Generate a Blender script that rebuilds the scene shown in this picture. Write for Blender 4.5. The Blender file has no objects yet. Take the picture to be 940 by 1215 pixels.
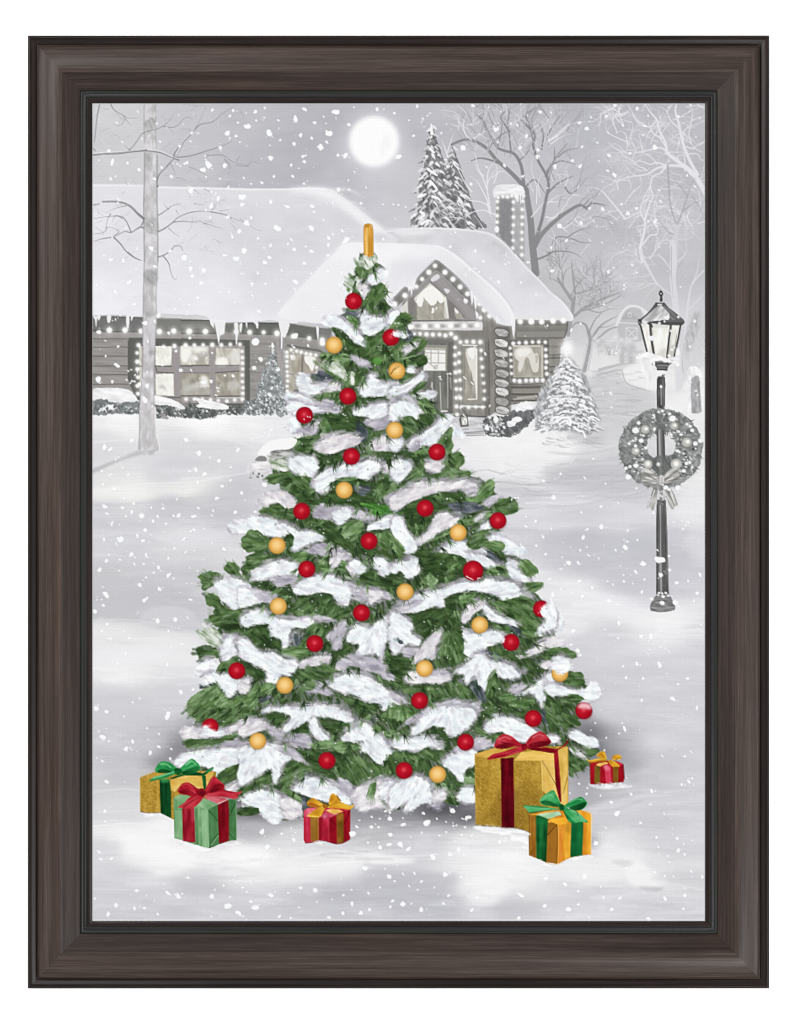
# A framed canvas print of a snowy Christmas scene, hung before a white backdrop.
# The artwork is painted stroke by stroke into a pigment map that becomes the
# vertex colours of one fine flat mesh, cut into one mesh per painted motif.
import math, random
import numpy as np

X0, Y0 = 108, 121            # top left of the painted sheet, in picture units
W, H = 732, 975              # pigment samples (one per mesh vertex)
img = np.zeros((H, W, 3), np.float32)
lab = np.zeros((H, W), np.int16)
LABELS = ['canvas']          # index -> motif key
rng = random.Random(7)
CUR = [0]
INSIDE = [False]             # when set, paint only over the current motif

def motif(key):
    if key not in LABELS:
        LABELS.append(key)
    CUR[0] = LABELS.index(key)

class nolabel:
    """paint without claiming the pixels for a motif"""
    def __enter__(self):
        self.k = CUR[0]; CUR[0] = -1
    def __exit__(self, *a):
        CUR[0] = self.k

YY, XX = np.mgrid[0:H, 0:W].astype(np.float32)
XX += X0; YY += Y0

def hash2(i, j, seed):
    h = (i.astype(np.int64) * 374761393 + j.astype(np.int64) * 668265263 + seed * 974711) & 0x7fffffff
    h = ((h ^ (h >> 13)) * 1274126177) & 0x7fffffff
    h = (h ^ (h >> 16)) & 0xffff
    return h.astype(np.float32) / 65535.0

def vnoise(u, v, seed=0):
    iu = np.floor(u); iv = np.floor(v)
    fu = u - iu; fv = v - iv
    fu = fu * fu * (3 - 2 * fu); fv = fv * fv * (3 - 2 * fv)
    a = hash2(iu, iv, seed); b = hash2(iu + 1, iv, seed)
    c = hash2(iu, iv + 1, seed); d = hash2(iu + 1, iv + 1, seed)
    return (a * (1 - fu) + b * fu) * (1 - fv) + (c * (1 - fu) + d * fu) * fv

def fbm(u, v, seed=0, o=3):
    s = 0; a = 0.5; t = 0
    for k in range(o):
        s = s + a * vnoise(u * 2 ** k, v * 2 ** k, seed + 31 * k); t += a; a *= 0.55
    return s / t

def smooth(pts, n=5, closed=True):
    p = np.asarray(pts, np.float32)
    m = len(p)
    out = []
    t = np.linspace(0, 1, n, endpoint=False)[:, None]
    for k in range(m if closed else m - 1):
        if closed:
            a, b, c, d = p[k - 1], p[k], p[(k + 1) % m], p[(k + 2) % m]
        else:
            a, b, c, d = p[max(k - 1, 0)], p[k], p[k + 1], p[min(k + 2, m - 1)]
        out.append(0.5 * (2 * b + (c - a) * t + (2 * a - 5 * b + 4 * c - d) * t * t + (3 * b - a - 3 * c + d) * t ** 3))
    r = np.concatenate(out)
    if not closed:
        r = np.vstack([r, p[-1]])
    return r

def clipbox(x0, y0, x1, y1, m=1):
    ix0 = max(0, int(math.floor(x0 - X0)) - m); iy0 = max(0, int(math.floor(y0 - Y0)) - m)
    ix1 = min(W, int(math.ceil(x1 - X0)) + m + 1); iy1 = min(H, int(math.ceil(y1 - Y0)) + m + 1)
    return ix0, iy0, ix1, iy1

def cover(pts, ss=4):
    p = np.asarray(pts, np.float32)
    ix0, iy0, ix1, iy1 = clipbox(p[:, 0].min(), p[:, 1].min(), p[:, 0].max(), p[:, 1].max())
    if ix1 <= ix0 or iy1 <= iy0:
        return None
    cov = np.zeros((iy1 - iy0, ix1 - ix0), np.float32)
    xa, ya = p[:, 0], p[:, 1]
    xb, yb = np.roll(xa, -1), np.roll(ya, -1)
    px = np.arange(ix0, ix1, dtype=np.float32) + X0 - 0.5
    for j in range(iy1 - iy0):
        for k in range(ss):
            y = iy0 + j + Y0 - 0.5 + (k + 0.5) / ss
            m = ((ya <= y) & (yb > y)) | ((yb <= y) & (ya > y))
            if not m.any():
                continue
            xs = np.sort(xa[m] + (y - ya[m]) / (yb[m] - ya[m]) * (xb[m] - xa[m]))
            for q in range(0, len(xs) - 1, 2):
                cov[j] += np.clip(xs[q + 1] - px, 0, 1) - np.clip(xs[q] - px, 0, 1)
    return ix0, iy0, np.clip(cov / ss, 0, 1)

def blend(ix, iy, cov, col, a=1.0, thr=0.5):
    h, w = cov.shape
    if h == 0 or w == 0:
        return
    c = cov * a
    if INSIDE[0]:
        c = c * (lab[iy:iy + h, ix:ix + w] == CUR[0])
    v = img[iy:iy + h, ix:ix + w]
    v += (np.asarray(col, np.float32) - v) * c[..., None]
    if CUR[0] >= 0:
        l = lab[iy:iy + h, ix:ix + w]
        l[c > thr] = CUR[0]

def blur(a, r):
    r = int(r)
    if r < 1:
        return a
    for ax in (0, 1):
        for _ in range(2):
            p = np.pad(a, [(r + 1, r) if k == ax else (0, 0) for k in (0, 1)], mode='edge').cumsum(ax)
            n = a.shape[ax]
            a = (np.take(p, range(2 * r + 1, 2 * r + 1 + n), ax) - np.take(p, range(0, n), ax)) / (2 * r + 1)
    return a

def poly(pts, col, a=1.0, sm=0, soft=0):
    p = smooth(pts, sm) if sm else np.asarray(pts, np.float32)
    r = cover(p)
    if r is None:
        return
    ix, iy, c = r
    if soft:
        e = soft * 2 + 1
        jx0, jy0 = max(0, ix - e), max(0, iy - e)
        jx1, jy1 = min(W, ix + c.shape[1] + e), min(H, iy + c.shape[0] + e)
        d = np.zeros((jy1 - jy0, jx1 - jx0), np.float32)
        d[iy - jy0:iy - jy0 + c.shape[0], ix - jx0:ix - jx0 + c.shape[1]] = c
        ix, iy, c = jx0, jy0, blur(d, soft)
    blend(ix, iy, c, col, a)

def ramp(t, pal):
    pal = np.asarray(pal, np.float32)
    t = np.clip(t, 0, 1) * (len(pal) - 1)
    i = np.clip(t.astype(int), 0, len(pal) - 2)
    f = (t - i)[..., None]
    return pal[i] * (1 - f) + pal[i + 1] * f

def streaks(X, Y, ang, L, wd, seed, fan=None):
    if fan is not None:
        dx, dy = X - fan[0], Y - fan[1]
        u = np.hypot(dx, dy) / L
        v = np.arctan2(dy, dx) * 22.0 / wd
    else:
        c, s = math.cos(math.radians(ang)), math.sin(math.radians(ang))
        u = (X * c + Y * s) / L; v = (-X * s + Y * c) / wd
    n = 0.65 * vnoise(u, v, seed) + 0.35 * vnoise(u * 1.7 + 9, v * 2.1 + 5, seed + 3)
    return np.clip((n - 0.5) * 1.7 + 0.5, 0, 1)

def roughen(p, amp, ang=None, seed=0, step=1.4):
    """resample a closed outline and push it in and out like brush ends"""
    p = np.asarray(p, np.float32)
    q = np.vstack([p, p[:1]])
    d = np.hypot(*(q[1:] - q[:-1]).T)
    s = np.concatenate([[0], d.cumsum()])
    n = max(8, int(s[-1] / step))
    t = np.linspace(0, s[-1], n, endpoint=False)
    x = np.interp(t, s, q[:, 0]); y = np.interp(t, s, q[:, 1])
    r = np.random.RandomState(seed & 0x7fffffff)
    k = r.normal(0, 1, n) * 0.6 + np.repeat(r.normal(0, 1, n // 3 + 1), 3)[:n] * 0.8
    if ang is None:
        tx = np.roll(x, -1) - np.roll(x, 1); ty = np.roll(y, -1) - np.roll(y, 1)
        l = np.hypot(tx, ty) + 1e-6
        x += ty / l * k * amp; y -= tx / l * k * amp
    else:
        x += math.cos(math.radians(ang)) * k * amp; y += math.sin(math.radians(ang)) * k * amp
        x += r.normal(0, .25, n) * amp; y += r.normal(0, .25, n) * amp
    return np.stack([x, y], 1)

def clump(pts, pal, ang=0, L=9, wd=1.7, rough=0.9, fan=None, sm=4, a=1.0, bias=0.0, edge=0, hard=2.2, low=0.3, sc=1.0):
    """a patch of brushwork: ragged outline filled with streaky paint"""
    p = smooth(pts, sm) if sm else np.asarray(pts, np.float32)
    seed = rng.randrange(1 << 20)
    if rough:
        p = roughen(p, rough, None if fan is not None else ang, seed)
    r = cover(p)
    if r is None:
        return
    ix, iy, c = r
    if edge:
        e = int(edge * 2) + 2
        jx0, jy0 = max(0, ix - e), max(0, iy - e)
        jx1, jy1 = min(W, ix + c.shape[1] + e), min(H, iy + c.shape[0] + e)
        d = np.zeros((jy1 - jy0, jx1 - jx0), np.float32)
        d[iy - jy0:iy - jy0 + c.shape[0], ix - jx0:ix - jx0 + c.shape[1]] = c
        ix, iy, c = jx0, jy0, d
    h, w = c.shape
    X = XX[iy:iy + h, ix:ix + w]; Y = YY[iy:iy + h, ix:ix + w]
    k0 = t = streaks(X, Y, ang, L, wd, seed, fan)
    t = 0.5 + (t - 0.5) * sc
    if edge:      # dry-brush edge: the outline breaks up along the bristles
        k = 0.6 * k0 + 0.4 * vnoise(X / 2.2, Y / 2.2, seed + 5)
        bl = blur(c, edge)
        c = np.clip((bl - 0.5 + (k - 0.5) * 0.75) * hard + 0.5, 0, 1) * np.clip(bl * 5 - .15, 0, 1)
    t = t + bias + low * (vnoise(X / 8, Y / 6, seed + 77) - 0.5)
    blend(ix, iy, c, ramp(t, pal), a)

def stroke(pts, w0, w1=None, col=(0, 0, 0), a=1.0, sm=0, soft=0.5):
    p = smooth(pts, sm, False) if sm else np.asarray(pts, np.float32)
    n = len(p)
    w1 = w0 if w1 is None else w1
    rad = np.linspace(w0 / 2, w1 / 2, n)
    m = max(w0, w1) / 2 + 1
    ix0, iy0, ix1, iy1 = clipbox(p[:, 0].min() - m, p[:, 1].min() - m, p[:, 0].max() + m, p[:, 1].max() + m)
    if ix1 <= ix0 or iy1 <= iy0:
        return
    c = np.zeros((iy1 - iy0, ix1 - ix0), np.float32)
    for k in range(n - 1):
        ax, ay = p[k]; bx, by = p[k + 1]
        jx0, jy0, jx1, jy1 = clipbox(min(ax, bx) - m, min(ay, by) - m, max(ax, bx) + m, max(ay, by) + m)
        if jx1 <= jx0 or jy1 <= jy0:
            continue
        X = XX[jy0:jy1, jx0:jx1]; Y = YY[jy0:jy1, jx0:jx1]
        dx, dy = bx - ax, by - ay
        l2 = dx * dx + dy * dy + 1e-9
        t = np.clip(((X - ax) * dx + (Y - ay) * dy) / l2, 0, 1)
        d = np.hypot(X - ax - t * dx, Y - ay - t * dy)
        r = rad[k] + (rad[k + 1] - rad[k]) * t
        cc = np.clip((r - d) / (2 * soft) + 0.5, 0, 1) * np.clip(r * 2, 0, 1) if soft == 0.5 else np.clip((r - d) / (2 * soft) + 0.5, 0, 1)
        s = c[jy0 - iy0:jy1 - iy0, jx0 - ix0:jx1 - ix0]
        np.maximum(s, cc, out=s)
    blend(ix0, iy0, c, col, a)

def ell(x, y, rx, ry, col, a=1.0, rot=0, soft=0.5):
    m = max(rx, ry) + soft + 1
    ix0, iy0, ix1, iy1 = clipbox(x - m, y - m, x + m, y + m)
    if ix1 <= ix0 or iy1 <= iy0:
        return
    X = XX[iy0:iy1, ix0:ix1] - x; Y = YY[iy0:iy1, ix0:ix1] - y
    if rot:
        c, s = math.cos(math.radians(rot)), math.sin(math.radians(rot))
        X, Y = X * c + Y * s, -X * s + Y * c
    d = np.sqrt((X / rx) ** 2 + (Y / ry) ** 2)
    cov = np.clip((1 - d) * min(rx, ry) / (2 * soft) + 0.5, 0, 1)
    blend(ix0, iy0, cov, col, a)

def glow(x, y, rx, ry, col, a=1.0, rot=0, p=1.0):
    m = max(rx, ry) * 2.6
    ix0, iy0, ix1, iy1 = clipbox(x - m, y - m, x + m, y + m)
    if ix1 <= ix0 or iy1 <= iy0:
        return
    X = XX[iy0:iy1, ix0:ix1] - x; Y = YY[iy0:iy1, ix0:ix1] - y
    if rot:
        c, s = math.cos(math.radians(rot)), math.sin(math.radians(rot))
        X, Y = X * c + Y * s, -X * s + Y * c
    d = (X / rx) ** 2 + (Y / ry) ** 2
    k = CUR[0]; CUR[0] = -1
    blend(ix0, iy0, np.exp(-(d ** p)), col, a)
    CUR[0] = k

def dot(x, y, r=2.6, col=(252, 252, 250)):
    """a festoon bulb: white core with a soft halo"""
    glow(x, y, r * 1.3, r * 1.3, (226, 225, 222), 0.6)
    ell(x, y, r * .78, r * .78, col, 1, 0, 1.0)

def row(pts, n, r=2.6):
    p = np.asarray(pts, np.float32)
    d = np.concatenate([[0], np.hypot(*(p[1:] - p[:-1]).T).cumsum()])
    for t in np.linspace(0, d[-1], n):
        dot(np.interp(t, d, p[:, 0]) + rng.uniform(-.5, .5), np.interp(t, d, p[:, 1]) + rng.uniform(-.5, .5), r * rng.uniform(.85, 1.12))

def T(ox, oy, s=190 / 940):
    """tracing frame: points measured in an enlarged crop -> picture units"""
    return lambda pts: [(ox + x * s, oy + y * s) for x, y in pts]

def P(f, s):
    """'x,y x,y ...' through tracing frame f"""
    return f([tuple(float(v) for v in q.split(',')) for q in s.split()])

def twigs(x, y, ang, ln, w, col, depth, spread=32, a=1.0, curl=14, ratio=0.72, kids=(2, 3)):
    """recursive bare branchlet"""
    pts = [(x, y)]
    g = ang
    n = 4
    for k in range(n):
        g += rng.uniform(-curl, curl)
        x += math.cos(math.radians(g)) * ln / n; y += math.sin(math.radians(g)) * ln / n
        pts.append((x, y))
    stroke(pts, w, w * 0.6, col, a)
    if depth > 0:
        for k in range(rng.randint(*kids)):
            q = pts[rng.randint(2, n)]
            twigs(q[0], q[1], g + rng.uniform(-spread, spread) * 1.3, ln * ratio * rng.uniform(.7, 1.15), w * 0.62, col, depth - 1, spread, a, curl, ratio, kids)
A = T(105, 118, .4035); B = T(470, 118, .4035); C = T(105, 605, .4035); D = T(470, 605, .4035)

def idw(cps, x0, y0, x1, y1, sx=1.0, pw=2.2):
    """tone field from control points x,y,grey(,blue shift)"""
    ix0, iy0, ix1, iy1 = clipbox(x0, y0, x1, y1, 0)
    X = XX[iy0:iy1, ix0:ix1]; Y = YY[iy0:iy1, ix0:ix1]
    num = np.zeros(X.shape + (3,), np.float32); den = np.zeros(X.shape, np.float32)
    for cp in cps:
        x, y, g = cp[:3]
        b = cp[3] if len(cp) > 3 else 4
        w = 1.0 / (((X - x) * sx) ** 2 + (Y - y) ** 2 + 60) ** pw
        num += w[..., None] * np.array((g, g, g + b), np.float32); den += w
    return ix0, iy0, num / den[..., None]

# ---------------------------------------------------------------- sky
ix, iy, f = idw([(112, 130, 206, 3), (150, 200, 207, 3), (240, 135, 197), (215, 200, 199), (290, 140, 192, 5), (300, 200, 188, 6), (340, 215, 187, 6),
                 (350, 160, 188, 6), (395, 135, 188, 6), (400, 215, 192, 6), (440, 245, 200, 6), (480, 230, 199, 5), (500, 140, 190, 6), (560, 135, 192, 5),
                 (560, 200, 198, 5), (640, 140, 187, 6), (710, 150, 185, 7), (705, 190, 186, 7), (820, 140, 188, 6), (760, 250, 189, 5), (700, 290, 192, 4),
                 (820, 300, 194, 5), (690, 340, 195, 3), (750, 350, 200, 3), (830, 400, 212, 4), (720, 400, 212, 3), (480, 262, 204, 5)], X0, Y0, X0 + W, 420, 1, 2)
h = f.shape[0]
X, Y = XX[:h], YY[:h]
f += ((fbm(X / 46, Y / 34, 3, 4) - .5) * 16 + (streaks(X, Y, -8, 40, 5, 5) - .5) * 3)[..., None]
img[:h] = f

# ---------------------------------------------------------------- snow ground
gp = [(110, 500, 240, 0), (110, 525, 222, 2), (150, 500, 246, 0), (250, 500, 247, 0), (290, 500, 240, 1), (330, 500, 236, 2),
      (120, 560, 226, 1), (200, 560, 224, 3), (205, 530, 220, 2), (160, 585, 240, -2), (230, 578, 238, -2), (120, 590, 234, -1), (260, 540, 220, 3), (290, 590, 207, 5),
      (120, 602, 210, 5), (200, 600, 204, 6), (270, 605, 201, 6), (150, 630, 216, 4), (220, 640, 222, 3), (270, 655, 220, 3),
      (130, 655, 214, 4), (140, 690, 206, 3), (200, 705, 198, 5), (140, 715, 200, 4), (240, 730, 200, 5), (180, 735, 206, 4), (240, 690, 207, 4),
      (130, 760, 232, 0), (200, 770, 232, 1), (140, 795, 238, 0), (230, 790, 231, 2), (130, 830, 212, 4), (210, 830, 216, 4),
      (130, 870, 210, 4), (180, 880, 200, 5), (220, 900, 168, 6), (236, 890, 160, 6), (150, 915, 202, 4), (120, 940, 214, 3), (130, 960, 226, 1), (200, 985, 238, 0),
      (300, 965, 150, 5), (300, 980, 190, 4), (340, 960, 178, 3), (350, 1000, 222, 2), (420, 975, 178, 4), (440, 990, 200, 3), (480, 975, 176, 4), (520, 962, 130, 5), (545, 965, 150, 5), (500, 1000, 214, 4),
      (140, 1000, 245, 0), (200, 1020, 248, 0), (300, 1020, 247, 0), (300, 1040, 240, 1), (430, 1020, 240, 1), (480, 1000, 206, 4), (120, 1010, 224, 3), (120, 1060, 214, 4),
      (150, 1040, 218, 4), (230, 1050, 210, 4), (200, 1075, 212, 4), (150, 1085, 210, 4), (300, 1060, 216, 4), (280, 1080, 206, 5), (360, 1070, 205, 5), (400, 1058, 196, 7), (450, 1040, 204, 6),
      (470, 1060, 196, 7), (420, 1085, 202, 6), (520, 1070, 192, 7), (500, 1088, 196, 6), (560, 1030, 236, 1), (580, 1060, 238, 1), (600, 1020, 246, 0), (560, 1000, 236, 1),
      (610, 1040, 240, 0), (600, 1085, 205, 5), (660, 1060, 216, 4), (700, 1070, 214, 5), (760, 1080, 212, 5), (820, 1085, 214, 4), (690, 1030, 234, 1), (740, 1025, 232, 1), (720, 1000, 226, 2), (780, 1035, 226, 2),
      (820, 1040, 220, 3), (810, 1000, 212, 4), (700, 975, 206, 4), (690, 950, 196, 5), (720, 960, 210, 4), (760, 950, 212, 4), (790, 990, 208, 4), (830, 960, 212, 4),
      (700, 890, 120, 5), (690, 870, 150, 5), (715, 900, 150, 5), (730, 880, 196, 5), (750, 905, 190, 5), (780, 910, 204, 4), (790, 880, 212, 4), (790, 850, 214, 4), (825, 870, 210, 4), (825, 920, 210, 4),
      (730, 845, 210, 5), (740, 800, 210, 5), (720, 760, 216, 4), (800, 800, 212, 5), (830, 780, 212, 5), (780, 750, 234, 2), (720, 720, 234, 2), (680, 700, 236, 2), (800, 735, 238, 2), (830, 740, 226, 3), (670, 740, 236, 2),
      (690, 770, 214, 5), (700, 665, 200, 6), (740, 690, 205, 6), (690, 640, 199, 7), (760, 650, 197, 7), (790, 690, 206, 6), (810, 670, 204, 6), (830, 650, 222, 4), (830, 600, 234, 2), (730, 610, 214, 4), (760, 610, 216, 4),
      (650, 615, 222, 4), (620, 590, 214, 4), (660, 590, 218, 4), (700, 560, 212, 4), (640, 555, 226, 2), (680, 530, 240, 0), (620, 530, 242, 0), (600, 540, 240, 0), (700, 510, 226, 2), (720, 490, 212, 2),
      (700, 470, 214, 2), (740, 470, 216, 2), (720, 440, 226, 1), (800, 450, 236, 0), (820, 480, 240, 0), (770, 430, 232, 0), (720, 420, 230, 1), (735, 575, 206, 4), (830, 560, 236, 1), (830, 520, 238, 1),
      (645, 640, 206, 5), (655, 690, 228, 3), (560, 550, 225, 3)]
y0 = 418
ix, iy, f = idw(gp, X0, y0, X0 + W, Y0 + H, .55, 2.0)
h = f.shape[0]
X, Y = XX[iy:iy + h], YY[iy:iy + h]
f += ((fbm(X / 60, Y / 16, 11, 4) - .5) * 15 + (streaks(X, Y, 4, 34, 4, 6) - .5) * 5 + (vnoise(X / 1.6, Y / 1.4, 8) - .5) * 4)[..., None]
img[iy:iy + h] = np.clip(f, 0, 252)

with nolabel():
    def wash(s, g, a=.5, fr=None, soft=3, b=4, sm=4):
        poly(P(fr, s) if fr else s, (g, g, g + b), a, sm, soft)
    t1 = T(105, 480); t5 = T(105, 660); t4 = T(650, 480); t3 = T(465, 480); t8 = T(650, 660)
    # left bank: shade below the house bank, tree shadow, layered drifts
    wash('20,380 110,345 200,310 300,268 330,285 240,312 150,345 60,390 20,408', 190, .8, t1, 1)
    wash('20,380 110,345 200,310 300,268 330,285 200,322 60,385', 176, .35, t1, 1)
    wash('20,215 100,205 250,200 400,225 560,200 700,240 900,230 950,300 600,300 430,265 300,262 100,330 20,360', 218, .5, t1, 3)
    wash('340,390 460,330 640,330 760,370 700,440 520,470 380,462', 212, .55, t1, 4)
    wash('20,565 200,580 420,548 560,545 700,470 820,440 940,420 940,620 700,640 500,600 300,600 100,625 20,610', 200, .55, t1, 4)
    wash('20,470 200,440 420,470 560,460 700,460 640,520 420,540 200,560 30,560', 240, .5, t1, 4, -3)
    wash('20,130 240,118 500,100 640,90 640,180 560,240 700,300 640,330 480,290 300,300 340,370 260,395 20,382', 200, .75, t5, 2)
    wash('300,380 330,330 400,300 480,292 570,305 620,340 660,400 640,440 480,440 360,410', 212, .8, t5, 1)
    wash('20,395 170,385 300,395 400,425 520,450 640,470 640,620 400,640 20,640', 236, .6, t5, 2, 0)
    wash('440,760 560,720 680,735 640,840 480,850 380,820', 214, .6, t5, 4)
    wash('20,860 200,830 420,850 520,900 400,950 20,950', 210, .5, t5, 4)
    t0 = T(105, 840)
    wash('20,530 140,500 280,500 300,610 420,630 480,660 300,680 150,690 20,695', 219, .7, t0, 3)
    wash('20,700 150,690 300,700 430,650 490,670 500,800 700,840 900,800 940,900 500,940 200,900 180,760 20,740', 250, .7, t0, 6, 0)
    wash('20,780 150,770 200,830 130,930 20,950', 219, .8, t0, 5)
    # lamp hill: broad shadow bars
    wash('0,745 170,735 420,760 560,705 640,720 830,730 800,800 830,880 800,940 600,960 300,950 0,930', 198, .45, t4, 2, 7)
    wash('0,720 250,700 640,650 640,700 560,705 420,765 170,735 0,745', 216, .4, t4, 3)
    wash('0,0 640,0 830,10 790,100 760,180 640,290 480,250 300,150 0,100', 201, .5, t8, 5, 6)
    wash('150,480 280,460 420,500 430,540 300,580 170,560', 211, .5, t8, 3)
    wash('300,290 560,310 760,340 900,360 760,420 500,400 380,350', 240, .6, t8, 4, 1)
    # the trodden path at right: long grey brush lines
    for k in range(95):
        u = rng.random()
        x = 585 + u * 160 + rng.uniform(-15, 25); y = 548 + rng.random() ** 1.2 * 52
        L = rng.uniform(20, 75)
        g = rng.choice([178, 186, 196, 205, 236, 240])
        stroke([(x, y), (x + L * .5, y + rng.uniform(-1, 4) - (x - 640) * .03), (x + L, y + rng.uniform(-3, 3) - (x - 630) * .09)], rng.uniform(.6, 2.6), .4, (g, g, g + 4), rng.uniform(.35, .7), 3, .9)
    for s, g, a in (('0,455 120,462 260,440 430,380 540,330', 176, .5), ('200,520 360,470 520,420', 178, .45), ('0,600 180,590 330,560 460,500', 182, .4), ('0,280 200,290 420,250 520,190', 196, .5),
                    ('30,430 250,420 430,360', 182, .4), ('200,500 360,450 470,400', 170, .3)):
        stroke(P(t4, s), 3.2, 1.2, (g, g, g + 4), a, 4, 1.4)
    for s, g, a, w in (('440,460 640,455 800,470 940,455', 150, .5, 1.6), ('470,395 560,385 660,410 720,385 700,420 820,440', 160, .5, 1.3), ('640,410 700,380', 140, .5, 1.2), ('470,330 560,340 640,330', 190, .5, 1.2),
                       ('640,500 760,490 940,500', 190, .5, 1.6), ('560,520 700,540 940,530', 186, .4, 2), ('700,600 820,610 940,590', 186, .4, 2), ('560,380 620,395 650,405', 130, .4, 1)):
        stroke(P(t3, s), w, .5, (g, g, g + 3), a, 4, .8)
    wash('360,250 480,200 640,190 900,190 940,240 940,420 760,430 640,400 480,390 410,330', 243, .6, t3, 4, 1)
    for s, g, a, sf in (('560,930 700,960 830,1000 900,1010 880,1100 760,1130 640,1170 480,1150 420,1100 520,1060', 204, .5, 5), ('440,1085 560,1075 700,1090 800,1060 780,1110 620,1150 470,1130', 192, .45, 3), ('500,940 620,960 600,1010 520,1000', 196, .5, 3), ('590,800 680,840 760,900 690,960 620,940 580,880', 206, .6, 3), ('410,1190 560,1180 720,1200 700,1240 500,1250', 220, .4, 4)):
        wash(s, g, a, B, sf)
    # upper path between hedge and lamp: broken dabs
    t48 = T(650, 300)
    wash('260,620 430,610 540,600 540,660 430,690 440,740 500,780 600,810 650,850 640,940 300,940 240,760', 206, .6, t48, 3, 2)
    wash('440,690 520,650 600,640 640,800 560,790 470,760', 242, .8, t48, 1, 0)
    wash('250,616 400,612 540,600 560,640 430,660 300,690 240,730', 236, .7, t48, 1, 0)
    for k in range(60):
        x = 700 + rng.random() * 62; y = 440 + rng.random() * 55
        g = rng.choice([170, 178, 190, 226, 236])
        L = rng.uniform(6, 22)
        stroke([(x, y), (x + L * .5, y + rng.uniform(-1, 1.5)), (x + L, y + rng.uniform(-2, 2))], rng.uniform(1, 2.6), .5, (g, g, g + 2), rng.uniform(.3, .55), 2, .9)
    for s in ('300,690 420,660 540,640', '300,682 420,652 540,628', '290,720 400,690 440,690'):
        stroke(P(t48, s), 1.6, 1.2, (176, 176, 178), .7, 3)
    stroke(P(t48, '440,700 460,760 520,790 600,812'), 1.2, 1, (170, 170, 173), .6, 3)
    stroke(P(t48, '260,612 400,606 540,600'), 1.4, 1, (184, 184, 186), .6, 3)
    # bottom foreground: textured drifts
    for k in range(230):
        x = X0 + rng.random() * W; y = 1015 + rng.random() ** .8 * 78
        if 590 < x < 720 and y < 1030: continue
        g = rng.choice([200, 206, 196, 226, 236, 240])
        L = rng.uniform(14, 52)
        stroke([(x, y), (x + L * .5, y + rng.uniform(-2, 2)), (x + L, y + rng.uniform(-3, 3))], rng.uniform(1.5, 5), 1, (g, g, g + 4), rng.uniform(.10, .26), 3, 2)
    b1 = T(105, 1000, 245 / 940); b2 = T(350, 1000, 245 / 940); b3 = T(595, 1000, 245 / 940)
    wash('400,190 520,170 640,200 560,235 430,235', 192, .45, b1, 4)
    wash('330,290 460,290 500,340 360,345', 196, .4, b1, 4)
    wash('20,140 160,120 180,200 60,240 20,230', 212, .5, b1, 5)
    wash('-60,60 220,60 300,90 260,150 100,180 -60,170', 248, .7, b2, 8, 0)
    wash('340,60 460,62 560,80 480,98 360,96', 246, .8, b2, 2, 0)
    wash('300,170 420,130 600,130 740,150 720,200 560,230 340,200', 186, .55, b2, 4, 6)
    wash('130,210 260,200 330,230 260,260 150,250', 184, .5, b2, 3, 6)
    wash('760,60 940,40 990,140 940,240 820,235 740,205 800,140', 245, .6, b2, 8, 0)
    wash('0,250 140,240 180,320 0,345', 196, .6, b3, 4, 6)
    wash('500,85 560,78 610,95 560,110', 178, .6, b3, 1)
    wash('610,80 680,120 760,175 640,210 560,150', 246, .7, b3, 2, 0)
    wash('630,200 740,205 700,225 640,215', 182, .6, b3, 1)
    wash('690,150 930,130 930,200 740,180', 204, .6, b3, 3)
    wash('380,110 520,60 640,70 560,150 420,180', 240, .5, b3, 4, 0)
    wash('60,150 220,180 250,220 140,280 80,240', 232, .5, b3, 5, 0)
    # gloom under the tree skirt and behind the gifts
    for (x, y, rx, ry, g, a) in ((300, 958, 40, 12, 84, .8), (345, 962, 30, 9, 110, .7), (400, 960, 60, 14, 130, .6), (470, 965, 50, 12, 128, .6), (525, 958, 34, 12, 76, .85), (555, 968, 16, 10, 96, .7),
                                  (212, 888, 20, 20, 128, .6), (232, 872, 14, 24, 130, .5), (192, 905, 20, 10, 140, .6), (698, 880, 22, 20, 92, .75), (722, 886, 24, 20, 140, .5), (690, 935, 24, 18, 140, .5), (742, 905, 20, 12, 150, .4),
                                  (702, 1000, 10, 12, 130, .5), (668, 820, 30, 26, 150, .35), (690, 948, 30, 6, 170, .5), (240, 640, 20, 10, 214, .2), (715, 935, 36, 6, 176, .5), (260, 966, 24, 7, 150, .5)):
        glow(x, y, rx, ry, (g, g, g + 5), a)
    stroke(P(T(650, 840), '240,560 330,530 420,520 540,490'), 6, 3, (172, 172, 178), .5, 4, 3)
    stroke(P(T(650, 840), '300,610 420,590 560,540'), 4, 2, (190, 190, 196), .5, 4, 2)
    stroke(P(T(650, 840), '250,450 330,470 430,465 490,460'), 3.5, 2, (240, 240, 242), .9, 4, 1.5)
    stroke(P(T(285, 840), '200,790 380,800 600,805 760,760'), 5, 2, (226, 226, 230), .7, 4, 2.5)
    stroke(P(T(285, 840), '660,740 760,745 900,725'), 4, 2, (180, 180, 184), .5, 4, 2.5)
    stroke(P(T(285, 840), '660,790 780,800 900,790 940,800'), 4, 2, (206, 206, 210), .5, 4, 2)
    stroke(P(T(285, 840), '480,860 520,850 600,850'), 3, 2, (176, 176, 180), .45, 4, 2)
    for k in range(50):
        x = 350 + rng.random() * 220; y = 975 + rng.random() * 45
        g = rng.choice([184, 196, 210, 228, 236])
        L = rng.uniform(14, 50)
        stroke([(x, y), (x + L * .5, y + rng.uniform(-1.5, 1.5)), (x + L, y + rng.uniform(-2, 2))], rng.uniform(1.2, 4), .8, (g, g, g + 4), rng.uniform(.15, .35), 3, 1.6)

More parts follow.
